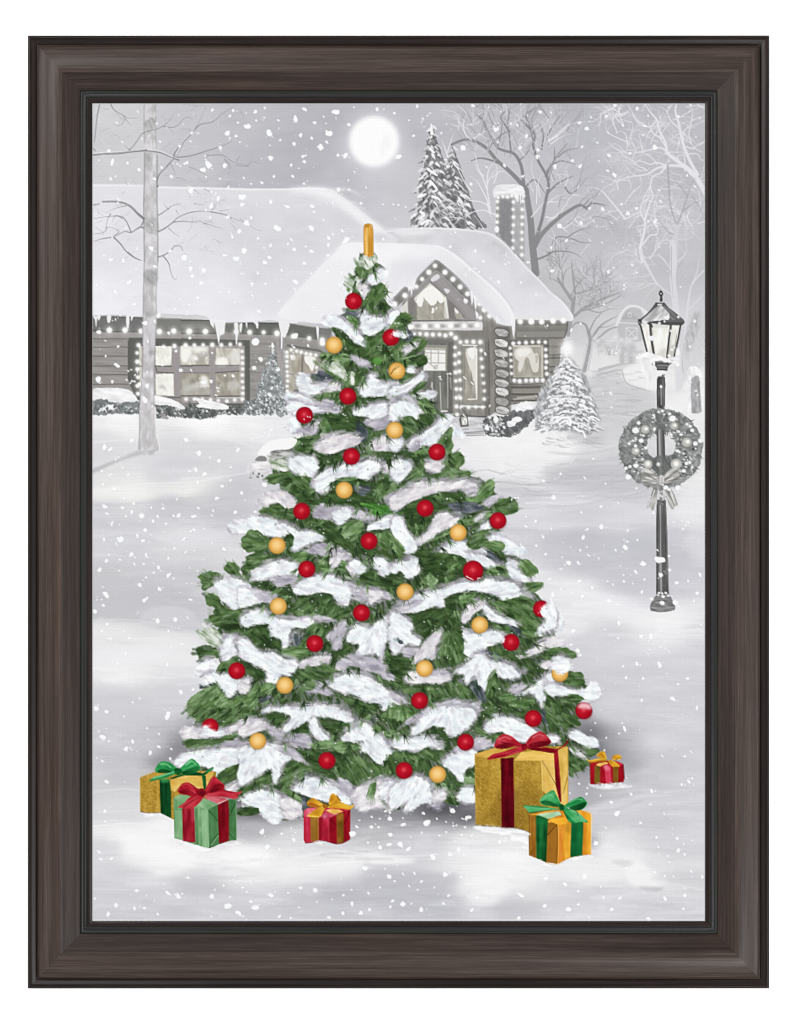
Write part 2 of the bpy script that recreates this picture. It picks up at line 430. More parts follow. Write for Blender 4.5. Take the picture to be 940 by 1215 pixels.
# melt the far edge of the snowfield into the misty sky
seam = img[418 - Y0 - 26:418 - Y0 + 14].copy()
n_ = len(seam); a_ = seam[:1]; z_ = seam[-1:]
k_ = np.linspace(0, 1, n_)[:, None, None]; k_ = k_ * k_ * (3 - 2 * k_)
img[418 - Y0 - 26:418 - Y0 + 14] = a_ * (1 - k_) + z_ * k_ + (fbm(XX[:n_] / 12, YY[:n_] / 6, 15, 3)[..., None] - .5) * 9

# dry-brush texture over the snow: strokes a shade lighter or darker than what they cross
CUR[0] = -1
for k in range(900):
    x = X0 + rng.random() * W; y = 492 + rng.random() * 600
    j, i = min(H - 1, int(y - Y0)), min(W - 1, int(x - X0))
    d_ = rng.choice([-9, -7, -5, 5, 7, 9, 11])
    L = rng.uniform(14, 60); sl = rng.uniform(-.10, .06)
    stroke([(x - L / 2, y - sl * L / 2), (x, y + rng.uniform(-1.5, 1.5)), (x + L / 2, y + sl * L / 2)], rng.uniform(1.2, 5), .8, np.clip(img[j, i] + d_, 0, 252), rng.uniform(.25, .6), 3, rng.choice([.8, 1.4, 2.2]))
# round hollows and humps
for (x, y, rx, ry, g, a) in ((200, 548, 50, 10, 210, .5), (285, 560, 30, 12, 206, .5), (150, 622, 50, 8, 200, .4), (235, 640, 40, 9, 226, .5), (140, 668, 50, 8, 202, .45), (215, 690, 40, 8, 212, .4), (150, 778, 60, 12, 242, .6), (170, 848, 40, 9, 204, .4), (680, 610, 40, 8, 200, .45), (740, 590, 40, 7, 204, .45),
                             (690, 640, 50, 10, 192, .45), (790, 655, 40, 12, 192, .45), (720, 712, 60, 9, 238, .5), (780, 770, 50, 9, 226, .4), (720, 800, 50, 10, 204, .4), (790, 830, 40, 9, 206, .35), (780, 975, 40, 10, 202, .4), (730, 1010, 40, 7, 236, .5), (160, 1062, 40, 7, 204, .4), (420, 1066, 60, 7, 190, .4), (620, 1075, 40, 6, 198, .4), (560, 1012, 40, 7, 240, .5)):
    glow(x, y, rx, ry, (g, g, g + 5), a, rng.uniform(-6, 6), 1.3)
CUR[0] = -1
# soft crisp-edged drift lips
for s, g, a in (('110,525 160,520 215,512 260,518 300,530', 236, .6), ('110,583 170,574 230,572 262,566 300,560', 243, .5), ('110,600 180,596 240,590 300,592', 198, .35), ('110,737 150,735 200,743 240,753', 238, .25), ('640,628 690,622 740,628 790,620', 224, .5),
                ('650,690 700,705 750,722 835,728', 240, .45), ('110,981 150,977 190,981', 246, .7), ('110,940 150,936 180,944 200,962', 228, .6), ('350,1018 400,1010 460,1016 520,1014', 246, .5), ('600,1052 660,1043 720,1052 780,1047 835,1056', 236, .5)):
    stroke(P(lambda p_: p_, s), 2.6, 1.2, (g, g, g + 2), a, 4, 1.2)
CUR[0] = 0

# ---------------------------------------------------------------- moon
motif('moon')
t2 = T(285, 120)
glow(444, 168, 38, 38, (222, 222, 227), .6, 0, 2.0)
glow(444, 168, 31.5, 32, (240, 240, 243), .8, 0, 6)
ell(444.0, 167.6, 28, 28.6, (252, 252, 252), 1, 0, 3.0)
with nolabel():
    for s, a in (('840,210 870,205 880,240 860,280 845,250', .5), ('820,260 850,240 860,290 830,320', .4), ('870,240 885,260 870,275', .4), ('820,310 835,305 840,320 826,324', .4)):
        poly(P(t2, s), (236, 236, 239), a * .8, 3, 2)
# ================================================================ far trees, spruces, chimney, cottage
q = 120 / 940
h1 = T(105, 360, q); h2 = T(215, 370, q); h3 = T(300, 370, q); h4 = T(450, 300, q); h5 = T(500, 400, q); h6 = T(570, 370, q); h7 = T(600, 410, q)
k1 = T(105, 120); k2 = T(285, 120); k3 = T(465, 120); k4 = T(650, 120); k5 = T(105, 300); k6 = T(285, 300); k7 = T(465, 300); k8 = T(650, 300)
WHT = (236, 236, 239)

def limbs(f, rows, col, a=1.0, key=None):
    """traced limbs: 'w0 w1 x,y x,y ...'"""
    for s in rows.strip().split('\n'):
        b = s.split()
        stroke(f([tuple(float(v) for v in q_.split(',')) for q_ in b[2:]]), float(b[0]) * .68, max(float(b[1]) * .68, .45), col, a, 4)

# ---- snow-laden trees at far right
motif('frosted_tree#right')
with nolabel():
    for (x, y, r) in ((735, 190, 40), (790, 170, 50), (760, 240, 45), (810, 280, 40), (740, 330, 40), (700, 340, 40), (640, 190, 50), (600, 190, 40), (665, 250, 40)):
        glow(x, y, r, r, (206, 206, 211), .35)
    poly(P(k8, '760,640 780,500 830,430 860,360 900,340 925,330 925,640 880,690 800,760 760,820'), (206, 206, 209), .6, 4, 2)
for k in range(120):
    x, y = k4([(rng.uniform(360, 920), rng.uniform(-10, 940))])[0]
    if x < 745 and y > 270: continue
    twigs(x, y, rng.uniform(150, 390), rng.uniform(12, 24), rng.uniform(1.0, 1.6), rng.choice([(226, 226, 230), (234, 234, 237), (214, 214, 218)]), 3, 38, rng.uniform(.55, .9), 22, .8)
limbs(k4, '''9 5 940,560 880,460 830,400 780,365 720,320 700,300
5 1.6 700,300 690,240 660,180 640,110 600,60 560,0
3 1 668,215 620,190 600,150 590,120
7 3 850,430 800,385 730,378 690,380
4 1.2 690,380 640,395 580,430 500,440 410,465
3 1 690,375 640,360 600,370 540,350 500,375
2 .8 640,370 620,340 580,310 540,300 470,285
3 1 700,380 660,420 610,450 600,520 560,640
2.2 .8 600,500 570,560 545,620
3.5 1 720,320 680,280 640,275 580,290 530,300 480,310
2.5 .8 560,130 520,110 500,70 470,20
2.6 1 640,110 600,150 540,135 500,80
6 2.5 880,430 840,360 810,290 790,230 770,130 750,60 760,0
2.6 .8 795,240 800,180 840,130 850,60 840,0
2 .8 810,265 860,280 880,250 920,240
2 .8 830,310 880,310 900,345 925,340
2.4 .8 770,160 720,110 700,60 660,30
2 .6 700,60 730,20 740,0
3 1 780,365 760,330 790,310
2.6 .8 700,275 660,210 690,160 720,110
5 3 555,940 545,860 560,800 570,740 570,690
3 1.2 570,700 545,650 555,600 600,560 610,500
3.4 1 572,690 600,600 620,550 600,500 630,440
2.6 1 560,840 600,790 640,780 645,740 625,640 640,560 660,520
2 .8 540,880 548,800 530,740 500,745
2.4 .8 455,690 500,670 545,645 560,620
3 1 455,690 400,620 340,550 300,515 240,505
1.6 .6 420,640 350,655 300,690
2 .7 470,260 460,200 430,175 405,185
2 .7 470,240 400,210 350,180 340,120
1.8 .6 440,300 380,265 345,235
1.8 .6 480,310 440,290 420,260 360,240
1.6 .5 510,270 490,220 500,150 480,80
1.6 .5 560,300 540,200 560,170
1.8 .5 520,440 480,410 440,350
1.6 .5 540,435 550,480 540,560
1.6 .5 470,440 490,500 480,520
1.6 .5 510,520 470,570 450,610
1.8 .6 540,500 500,540 445,605
1.5 .5 420,120 380,70 330,20
1.5 .5 440,140 400,90 420,40 390,0''', (232, 232, 236), .92)
limbs(k4, '''4 2 705,380 712,500 720,610 760,730
3.4 1 760,730 790,650 820,560 840,490 870,450
2.6 .8 820,560 780,500 740,460
3 .8 800,640 860,600 920,570
3 1 750,780 710,770 670,720 640,690
2.6 .8 850,560 890,620 920,690''', (176, 176, 180), .8)
motif('frosted_tree#pale')
stroke(P(k4, '738,960 745,880 752,800 762,735'), 9, 5, (212, 212, 216), .9, 4)
limbs(k8, '''10 12 735,-60 740,60 735,160 745,260 755,380 760,600 775,780
4 2 735,120 700,60 650,10
3 1.2 745,60 790,30 820,-20
6 3 545,-10 570,50 600,110 640,180
3 1 640,180 690,220 735,250
5 2.4 780,640 800,520 815,380 830,260 850,180 920,100
2.6 1 830,330 880,280 920,230
2.4 .8 850,180 880,100 890,0''', (222, 222, 226), .9)
limbs(k8, '''1.6 1 728,-40 728,120 735,260
1.4 1 795,700 790,600 805,500
1.4 .8 700,50 720,100 725,160
2 1 770,80 800,40''', (182, 182, 186), .8)
limbs(k8, '''1.4 .5 640,180 560,185 480,170 420,190
1.4 .5 600,130 540,140 490,120
1.4 .5 600,190 540,210 500,210
1.2 .5 560,180 520,220 480,230
1.2 .5 640,190 590,240 560,300
1.2 .5 520,140 470,150 430,160''', (228, 228, 231), .9)
for k in range(16):
    x, y = k8([(rng.uniform(430, 640), rng.uniform(20, 240))])[0]
    twigs(x, y, rng.uniform(160, 240), 11, .9, (226, 226, 230), 2, 40, .7, 20)
motif('evergreen_tree#dark')
clump(P(k8, '810,640 800,540 830,440 860,350 890,330 895,400 870,500 830,580'), [(150, 150, 152), (176, 176, 178), (205, 205, 207)], 80, 6, 3, 1.4, a=.55, edge=3)
# ---- big arching trees over the lane
motif('bare_tree#arching')
GR = (150, 150, 152)
limbs(k8, '''7 4 120,480 130,400 170,360 220,320 300,300
8 4 125,440 150,300 130,260 90,200 60,150
5 2 150,310 160,240 150,150 140,60
4 1 220,320 300,280 380,250 440,225
3 1 100,210 60,170 20,150
3 1 90,200 85,120 60,60 20,40
3 1 130,260 180,180 230,130 225,60
3 .8 200,340 280,320 360,290 440,240
2.4 .6 230,330 300,350 360,330 410,330
3 .8 160,240 240,220 320,180 370,160
2 .6 180,180 150,130 170,80
2 .6 90,160 110,100 170,60
2 .6 250,310 300,240 400,220
3.4 2 270,520 310,490 360,450 420,430
7 6 215,690 235,600 250,520 240,460
5 2 240,470 220,420 170,410 140,440
5 1 255,510 300,440 350,400 410,370
3 1 250,450 280,390 330,340
2 .6 300,440 360,430 400,410''', (160, 160, 162), .9)
limbs(k8, '''3 3 236,690 255,600 262,520
3 3 200,690 220,610 232,530''', (206, 206, 208), .9)
for k in range(80):
    a_ = rng.uniform(200, 345)
    x, y = k8([(180 + 200 * rng.random(), 330 - 200 * rng.random())])[0]
    twigs(x, y, a_, rng.uniform(9, 18), .9, (156, 156, 159) if rng.random() < .7 else (216, 216, 219), 2, 34, .7, 16)
for k in range(14):
    x, y = k8([(rng.uniform(0, 100), rng.uniform(0, 160))])[0]
    twigs(x, y, rng.uniform(220, 320), 13, 1.0, (150, 150, 153), 2, 34, .75, 16)
# ---- distant barn
motif('barn|wall')
poly(P(k8, '410,420 415,400 455,340 490,318 545,335 560,420 550,520 420,520'), (192, 192, 194), .85)
poly(P(k8, '430,390 475,335 530,385 530,392'), (176, 176, 179), .7)
for s in ('460,440 525,440 525,505 460,505 460,440 525,505', '525,440 460,505'):
    stroke(P(k8, s), 1.1, 1.1, (222, 222, 224), .9)
stroke(P(k8, '400,425 420,410 540,415'), 1.2, 1, (232, 232, 234), .8)
ell(*k8([(482, 362)])[0], 2.6, 3.2, (214, 214, 216))
ell(*k8([(482, 366)])[0], 1.4, 1.8, (178, 178, 180))
motif('barn|roof')
poly(P(k8, '400,420 425,355 460,315 490,305 535,310 590,350 580,400 545,330 490,320 450,345 425,400 410,430'), (231, 231, 233), .9, 3)
motif('snowy_bush')
with nolabel():
    for k in range(50):
        x, y = k8([(rng.uniform(270, 560), rng.uniform(490, 600))])[0]
        g = rng.choice([190, 205, 222, 230])
        glow(x, y, 3, 2.4, (g, g, g + 1), .6)
for k in range(12):
    x, y = k8([(rng.uniform(290, 400), 600)])[0]
    twigs(x, y, rng.uniform(240, 300), 9, .9, (174, 174, 176), 2, 30, .6)
# ---- spruces behind the roof
for key, pts, apex, base, hw in (('snowy_spruce#rear', '355,265 385,330 410,400 420,440 440,500 460,560 480,620 520,700 560,745 330,745 280,640 300,450 330,370', (355, 268), 745, 120),
                                 ('snowy_spruce#front', '232,140 262,215 285,290 310,360 320,420 330,480 380,560 400,660 440,745 110,745 150,660 150,600 170,560 150,490 190,400 200,320 205,230', (232, 140), 745, 150)):
    motif(key)
    clump(P(k3, pts), [(104, 104, 106), (126, 126, 128), (150, 150, 152)], 60, 6, 2, 1.2, sm=2)
    ax, ay = k3([apex])[0]; by = k3([(0, base)])[0][1]
    n = 14 if 'front' in key else 11
    for i in range(n):
        t = (i + .6) / n
        y = ay + (by - ay) * t
        wd = 2 + (29 if 'front' in key else 22) * t ** .9
        for sgn in (-1, 1):
            m = 2 + int(wd / 7)
            for j in range(m):
                u = (j + rng.random()) / m
                x = ax + (2 if 'front' in key else 3) * t + sgn * wd * u
                yy = y + wd * u * .34 + rng.uniform(-4.5, 4.5)
                L = rng.uniform(3.5, 7.5) * (.6 + t * .5)
                dx = sgn * (.4 + u * .6)
                if rng.random() < .55:
                    stroke([(x, yy + 1.5), (x + dx * L * .6, yy + L * .55), (x + dx * L, yy + L * .75)], 2.4, .7, (88, 88, 90), .9, 2)
                stroke([(x - dx * 1.5, yy - 1), (x + dx * L * .5, yy + L * .3), (x + dx * L * .9, yy + L * .7)], rng.uniform(1.2, 3.6) + t, 1.0, rng.choice([(236, 236, 239), (216, 216, 220), (246, 246, 248), (196, 196, 200)]), .92, 2, .7)
    if 'front' in key:
        stroke(P(k3, '232,135 233,165 236,190'), 1.6, 4, (246, 246, 248), 1)
        for s in ('225,470 245,490 265,520 240,530', '240,560 270,570 290,590', '215,400 240,420 265,435', '170,650 190,670 160,690', '175,720 210,700 230,705', '160,560 190,550 200,545', '228,280 240,295 250,300'):
            stroke(P(k3, s), 3.6, 2, (248, 248, 250), .95, 3)
# ---- tall bare tree behind the chimney
motif('bare_tree#tall')
DG = (138, 138, 140)
limbs(k3, '''13 9 845,1010 825,830 815,700 800,600 790,520
8 4 790,520 740,460 680,400 620,350 560,280 500,240 430,225 350,255
4 1.5 620,360 560,340 510,335 465,350
6 2.6 775,490 760,380 720,310 660,290 620,270 580,200 540,120 500,80
3 1 700,300 690,200 680,120 700,40
3 1 690,180 660,130 640,90 690,40
6 3 840,830 880,700 900,600 920,500 910,440 860,350 830,260 840,200 800,150 760,110
3 1 830,230 810,150 790,80 850,40
3 1 880,280 890,200 870,130
4 1.5 905,440 940,380
2.6 1 560,280 640,200 700,170
2.4 .8 620,270 640,200 650,100
2.4 .8 745,350 790,310 820,250
3 1 780,510 840,460 900,540
4 2 850,930 900,910 940,890''', DG, .95)
limbs(k4, '''9 4 -75,850 -30,775 60,690 130,640 190,610 230,630
4 1 230,625 260,600 310,605 345,612
3.6 1.2 0,540 50,490 100,460 150,440
3 1 -10,420 30,360 70,300 120,245
3 1 30,370 80,350 160,370
2.6 .8 40,340 40,270
2.4 .8 60,330 110,290 180,275
3 1 0,200 40,130 80,80
2.6 .8 10,470 20,410 60,390
2.4 .8 210,620 240,580 290,550
2.6 .8 100,500 130,540 170,520 230,450
2.6 1 20,880 40,810 80,795 150,810 200,830 260,830
2.4 .8 0,890 80,880 150,890 200,920
2 .8 120,800 160,770 210,750
2 .7 60,690 80,640 110,620''', (140, 140, 142), .95)
limbs(k3, '''2 .7 560,600 575,660 590,690
2.6 .8 580,650 560,580 530,520 500,470 460,440
2.4 .7 575,600 560,500 590,430 640,380
2.2 .6 560,520 530,440 500,400 480,340
2.4 .7 560,480 570,400 620,330
2 .6 540,440 510,400 490,300 500,240
2 .6 590,450 640,410 680,430
2 .6 600,480 620,410 600,350
2.2 .7 470,530 430,480 400,420 370,360 330,320 300,250
2 .6 330,330 310,270 290,220
2 .6 325,300 350,230 360,190
2.4 .8 640,670 590,660 540,640 480,650 420,680 330,700
2 .7 580,620 520,590 450,580 390,530 340,520 280,545
1.6 .6 420,600 390,560 360,545
1.6 .6 460,660 400,610 340,600 280,620
1.6 .6 540,750 510,700 480,670
1.6 .6 470,650 430,690 440,740
1.6 .6 420,690 350,680 290,690
1.6 .6 400,680 370,720 320,720
1.8 .6 350,600 300,640 250,650
1.4 .6 350,690 330,660 280,700
2 .7 430,190 420,130 440,80 420,50
1.8 .6 440,140 500,130 540,90
1.8 .6 470,230 430,190 390,100 360,80
1.8 .6 480,220 540,180 590,160
1.6 .6 510,190 560,220
1.5 .5 390,150 340,130
1.6 .6 820,170 880,120 920,80
1.6 .6 780,320 740,250 790,180
1.8 .6 850,600 850,500 820,400 830,320
1.8 .6 870,560 860,470 890,420
2 .7 820,680 870,620 900,590
1.5 .5 830,530 800,470 750,440''', WHT, .9)
limbs(k4, '''2.6 .8 0,240 60,190 120,140 190,120
2.4 .8 0,230 50,210 110,150 130,110
2 .7 20,250 80,210 140,190
2.4 .8 -10,680 40,680 100,620 130,570 180,540
2 .7 0,700 60,680
2 .7 60,740 110,740 160,690 200,680
2 .7 160,690 200,735 260,700 320,640
2 .7 90,745 130,780
1.8 .6 0,600 50,560 110,540
1.8 .6 10,590 60,590 110,560
1.6 .6 100,500 120,440 70,430 20,460
1.6 .6 150,550 220,560
1.6 .6 20,880 40,800 20,740''', WHT, .9)
for k in range(120):
    u = rng.random()
    x, y = k3([(rng.uniform(470, 930), rng.uniform(20, 330))])[0]
    if rng.random() < .25: x, y = k4([(rng.uniform(0, 200), rng.uniform(80, 560))])[0]
    twigs(x, y, rng.uniform(215, 330), rng.uniform(10, 22), rng.uniform(.8, 1.2), rng.choice([(146, 146, 149), (158, 158, 161), (226, 226, 229), (220, 220, 224)]), 3, 32, rng.uniform(.5, .85), 16)
for k in range(16):
    x, y = k4([(rng.uniform(0, 300), rng.uniform(560, 920))])[0]
    twigs(x, y, rng.uniform(-60, 30), rng.uniform(9, 18), 1.0, rng.choice([(146, 146, 149), (226, 226, 229)]), 2, 34, .8, 16)
for k in range(10):
    x, y = k3([(rng.uniform(380, 500), rng.uniform(60, 200))])[0]
    twigs(x, y, rng.uniform(180, 330), 14, 1.0, (222, 222, 225), 2, 36, .8, 18)
for k in range(12):
    x, y = k3([(rng.uniform(300, 460), rng.uniform(560, 700))])[0]
    twigs(x, y, rng.uniform(120, 240), 11, 1.0, (230, 230, 233), 2, 36, .85, 18)
# ---- chimney
motif('cottage|chimney')
clump(P(k3, '612,560 775,545 780,940 770,940 610,800'), [(146, 146, 148), (160, 160, 162), (178, 178, 180)], 90, 8, 3, 0.4, sm=0)
poly(P(k3, '630,575 705,570 705,860 640,800 625,760'), (136, 136, 138), .8)
poly(P(k3, '712,570 772,560 775,930 712,880'), (184, 184, 187), .6)
clump(P(k3, '600,565 595,520 625,492 700,488 760,492 782,520 778,570 750,545 735,590 712,548 640,548 612,560'), [(226, 226, 229), (240, 240, 242), (250, 250, 251)], 0, 8, 3, .4)
for s in ('742,545 744,590', '755,545 757,600', '768,550 769,590'):
    stroke(P(k3, s), 1.8, .8, (242, 242, 244))
row(P(k3, '625,562 735,556'), 5, 2.3); row(P(k3, '622,590 616,750'), 5, 2.3); row(P(k3, '714,590 710,860'), 7, 2.3); row(P(k3, '768,590 764,900'), 8, 2.3)
ell(*k3([(618, 752)])[0], 2.4, 4, (246, 246, 248))

# ================================================================ cottage roofs
SN = [(218, 218, 223), (226, 226, 230), (234, 234, 238)]
motif('cottage|roof#wing')
p = smooth(k1([(0, 490), (200, 490), (400, 500), (700, 506), (940, 512)]) + k2([(280, 512), (400, 505), (520, 512), (580, 545), (680, 620), (780, 700), (870, 780), (940, 800)]) + h3([(800, 40), (760, 120), (560, 100), (350, 105), (240, 95), (40, 90)]) + h2([(900, 90), (720, 85), (560, 95), (330, 90), (270, 75), (0, 70)]) + h1([(640, 130), (400, 130), (0, 125)]), 3, False)
poly(p, (225, 225, 229))
r = cover(p); ix, iy, c = r; hh, ww = c.shape
X, Y = XX[iy:iy + hh, ix:ix + ww], YY[iy:iy + hh, ix:ix + ww]
tone = 225 - 9 * np.exp(-((X - 330) / 80) ** 2 - ((Y - 275) / 45) ** 2) + 10 * np.clip((Y - 300) / 80, 0, 1) + 4 * np.clip((200 - X) / 90, 0, 1) + (fbm(X / 40, Y / 26, 51, 3) - .5) * 12
with nolabel():
    blend(ix, iy, c, np.stack([tone, tone, tone + 4], -1))
    stroke(k1([(0, 493), (200, 493), (330, 494)]), 1.8, 1.8, (243, 243, 245), .8, 3, 1.0)
    stroke(k1([(400, 505), (700, 511), (940, 518)]) + k2([(280, 517), (400, 512), (500, 518)]), 1.9, 1.9, (243, 243, 245), .8, 3, 1.0)
    poly(k2([(280, 512), (400, 504), (520, 511), (580, 545), (680, 620), (780, 700), (900, 790), (860, 800), (740, 740), (620, 650), (540, 590), (440, 550), (330, 535)]), (246, 246, 248), .8, 3, 3)
    poly(k2([(560, 640), (700, 720), (720, 830), (620, 830), (560, 760)]), (212, 212, 217), .5, 3, 5)
    glow(*k6([(90, 140)])[0], 8, 6, (200, 200, 205), .5)
    glow(*k2([(830, 800)])[0], 12, 6, (206, 206, 210), .6)
    for k in range(150):
        x, y = rng.uniform(110, 430), rng.uniform(226, 372)
        if x > 330 and y > 430 - (x - 330) * 1.3: continue
        j, i = int(y - Y0), int(x - X0); L = rng.uniform(8, 30)
        stroke([(x, y), (x + L * .5, y + rng.uniform(-2, 2)), (x + L, y + rng.uniform(-3, 5))], rng.uniform(2, 7), 1, np.clip(img[j, i] + rng.choice([-7, -5, 5, 8]), 0, 250), rng.uniform(.25, .5), 3, 2.2)
    poly(P(k6, '0,40 200,60 420,0 560,0 420,110 250,330 160,380 0,250'), (216, 216, 221), .35, 3, 6)
motif('cottage|roof#main')
p = smooth(k3([(-40, 760), (120, 745), (250, 742), (400, 748), (540, 765), (610, 790), (680, 850), (740, 920)]) + k7([(720, 0), (780, 70), (870, 160), (940, 235)]) + k8([(60, 260), (110, 310), (150, 370), (140, 400), (60, 395)]) + k7([(940, 400), (730, 395), (640, 300), (400, 100)]), 3)
poly(p, (222, 222, 226))
r = cover(p); ix, iy, c = r; hh, ww = c.shape
X, Y = XX[iy:iy + hh, ix:ix + ww], YY[iy:iy + hh, ix:ix + ww]
tone = 217 + 14 * np.clip((Y - 330) / 45, 0, 1) + (fbm(X / 20, Y / 14, 57, 3) - .5) * 16
with nolabel():
    blend(ix, iy, c, np.stack([tone, tone, tone + 4], -1))
    stroke(k3([(-40, 765), (120, 750), (250, 747), (400, 753), (540, 770), (610, 796), (680, 856), (740, 926)]) + k7([(725, 10), (780, 76), (870, 166), (940, 241)]) + k8([(58, 268), (105, 316), (140, 370)]), 1.7, 1.7, (243, 243, 245), .75, 3, 1)
    for s, g in (('150,790 200,800 170,830', 206), ('540,790 600,830 560,850', 208), ('600,830 660,870 640,890', 196), ('380,800 420,830', 212)):
        stroke(P(k3, s), 5, 3, (g, g, g + 3), .5, 3, 2)
    poly(P(k3, '20,760 180,752 250,765 150,790 40,785'), (240, 240, 242), .7, 3, 2)
    poly(P(k7, '400,0 560,0 760,210 900,330 930,395 740,395 700,340 600,230'), (231, 231, 235), .5, 3, 4)

# ---------------------------------------------------------------- wing wall
motif('cottage|wing')
W1 = [(142, 139, 136), (152, 149, 146), (162, 159, 156)]
clump(h1([(20, 125), (640, 130), (940, 140)]) + h2([(270, 75), (330, 100), (910, 95)]) + h3([(350, 105), (600, 140), (720, 160), (860, 600), (560, 760), (200, 930)]) + h2([(640, 900), (0, 900)]) + h1([(500, 860), (20, 860)]), W1, 2, 22, 2.2, 0, sm=0)
with nolabel():
    poly(P(h1, '40,125 520,135 520,255 40,250'), (112, 113, 112), .9)
    poly(P(h1, '640,145 960,150 960,260 640,255'), (124, 124, 121), .9)
    poly(P(h2, '0,80 265,85 320,195 0,190'), (124, 124, 120), .9)
    poly(P(h2, '0,110 200,110 260,150 0,150'), (150, 149, 146), .5)
    poly(P(h2, '410,110 500,115 500,190 400,190'), (112, 113, 110), .9)
    poly(P(h2, '570,100 905,105 925,210 540,210 545,130'), (104, 106, 102), .95)
    poly(P(h3, '40,95 240,100 260,215 0,215'), (104, 106, 102), .95)
    poly(P(h3, '350,112 590,150 610,265 300,215'), (106, 108, 104), .95)
    poly(P(h3, '610,150 740,150 700,300 620,270'), (120, 120, 118), .8)
    poly(P(h1, '40,262 960,270 960,320 40,320'), (160, 157, 155), .8)
    poly(P(h2, '0,205 560,210 640,220 920,225 910,280 640,270 0,245'), (156, 153, 151), .8)
    poly(P(h3, '300,250 620,290 640,340 330,295'), (150, 147, 144), .9)
    poly(P(h3, '320,300 640,355 640,375 320,325'), (104, 103, 100), .8)
    poly(P(h1, '40,112 180,104 330,106 400,120 520,118 530,132 40,125'), (188, 187, 187), .8)
    poly(P(h2, '0,40 130,22 230,40 270,72 0,68'), (206, 206, 208), .8)
    poly(P(h1, '640,100 700,95 960,105 960,135 640,130'), (206, 206, 208), .8)
    poly(P(h3, '60,88 150,72 240,85 240,98 60,95'), (200, 200, 202), .8); poly(P(h3, '420,95 480,85 560,105 580,140 400,115'), (196, 196, 198), .8)
    for yy in (262, 328, 405, 490, 580, 660, 750):
        stroke(h1([(36, yy), (150, yy + 2), (270, yy - 2), (365, yy + 2)]), 1.1, 1.1, (96, 94, 92), .75, 3)
        stroke(h1([(36, yy + 40), (150, yy + 44), (365, yy + 36)]), 3, 2, (158, 155, 152), .45, 3, 1.4)
    for s in ('40,124 200,122 520,135', '40,250 300,262 520,262'):
        stroke(P(h1, s), 1.3, 1.3, (78, 78, 76), .9)
    for s in ('0,78 260,80', '0,198 200,202 320,200', '560,105 900,104'):
        stroke(P(h2, s), 1.4, 1.4, (80, 80, 78), .85)
    for yy in (300, 390, 480, 560, 640, 730):
        stroke(h2([(650, yy), (760, yy + 4), (900, yy)]), 1.0, 1.0, (120, 118, 116), .55)
    clump(P(h3, '220,230 300,230 310,700 240,760'), [(148, 144, 144), (164, 160, 160), (176, 172, 172)], 90, 20, 3, .3, sm=0, a=.9)

def panes(key, f, frame, panes_, lights, fcol=(96, 97, 93), soft=1):
    motif(key)
    poly(P(f, frame), fcol)
    for s in panes_:
        clump(P(f, s), [(160, 155, 142), (178, 173, 160), (196, 191, 178)], 60, 6, 4, .3, sm=0)
motif('cottage|window#picture')
poly(P(h1, '375,320 500,318 640,325 960,330 960,880 640,880 460,900 400,790 365,700 365,360'), (98, 99, 95))
poly(P(h2, '0,245 560,262 640,265 640,870 560,880 0,850'), (98, 99, 95))
poly(P(h1, '470,400 960,400 960,870 470,870'), (158, 153, 152)); poly(P(h2, '0,310 590,315 590,850 0,850'), (158, 153, 152))
for f, s, g in ((h1, '470,400 500,400 500,850 480,850', 0), (h1, '625,400 775,395 770,570 625,580', 1), (h1, '625,660 790,650 795,860 625,850', 1), (h1, '855,400 960,400 960,575 855,575', 0),
                (h2, '0,320 255,325 258,490 0,492', 0), (h2, '325,335 545,340 545,495 320,495', 0), (h1, '860,665 960,665 960,850 860,850', 2), (h2, '10,570 265,572 268,775 10,775', 2), (h2, '322,570 545,560 545,780 325,780', 2)):
    clump(P(f, s), [[(176, 171, 160), (204, 200, 190), (226, 224, 216)], [(228, 226, 216), (240, 239, 232), (247, 246, 242)], [(150, 144, 132), (164, 158, 146), (182, 177, 166)]][g], 70, 7, 4, .3, sm=0)
for f, s, g, a in ((h2, '0,330 60,320 90,360 70,450 20,470 0,440', 246, .95), (h2, '100,330 230,335 240,380 190,400 130,370', 244, .9), (h2, '95,400 150,405 160,450 110,450', 238, .9), (h2, '160,380 235,370 240,420 170,440', 176, .7),
                   (h2, '330,440 380,420 430,430 430,495 325,495', 248, .95), (h2, '450,400 530,350 545,480 470,495', 226, .8), (h2, '40,700 130,660 190,640 190,700 60,740', 206, .8), (h2, '185,600 245,605 250,690 190,700', 240, .9), (h2, '20,710 260,720 265,770 20,770', 184, .6),
                   (h2, '430,660 500,640 540,690 500,730 440,720', 206, .7), (h2, '330,690 360,680 380,740 330,760', 190, .6), (h1, '630,700 680,680 700,760 640,830', 232, .6), (h1, '660,770 700,760 720,800 670,810', 150, .5), (h1, '640,800 700,790 690,830', 246, .9),
                   (h1, '870,720 930,690 950,780 890,830', 196, .6)):
    poly(P(f, s), (g, g - 1, g - 6), a, 3, 1)
stroke(P(h1, '450,580 500,585'), 1.4, 1.4, (98, 97, 94), .9); stroke(P(h1, '620,580 770,585'), 1.4, 1.4, (98, 97, 94), .9); stroke(P(h1, '625,590 640,640 790,645'), 1.4, 1.4, (98, 97, 94), .8); stroke(P(h1, '855,580 960,585'), 1.4, 1.2, (98, 97, 94), .8)
stroke(P(h2, '0,500 260,497'), 1.4, 1.4, (98, 97, 94), .9); stroke(P(h2, '320,500 545,498'), 1.2, 1.2, (98, 97, 94), .8); stroke(P(h2, '320,565 545,550'), 1.4, 1.4, (98, 97, 94), .8); stroke(P(h2, '0,565 260,568'), 1, 1, (120, 118, 114), .8)
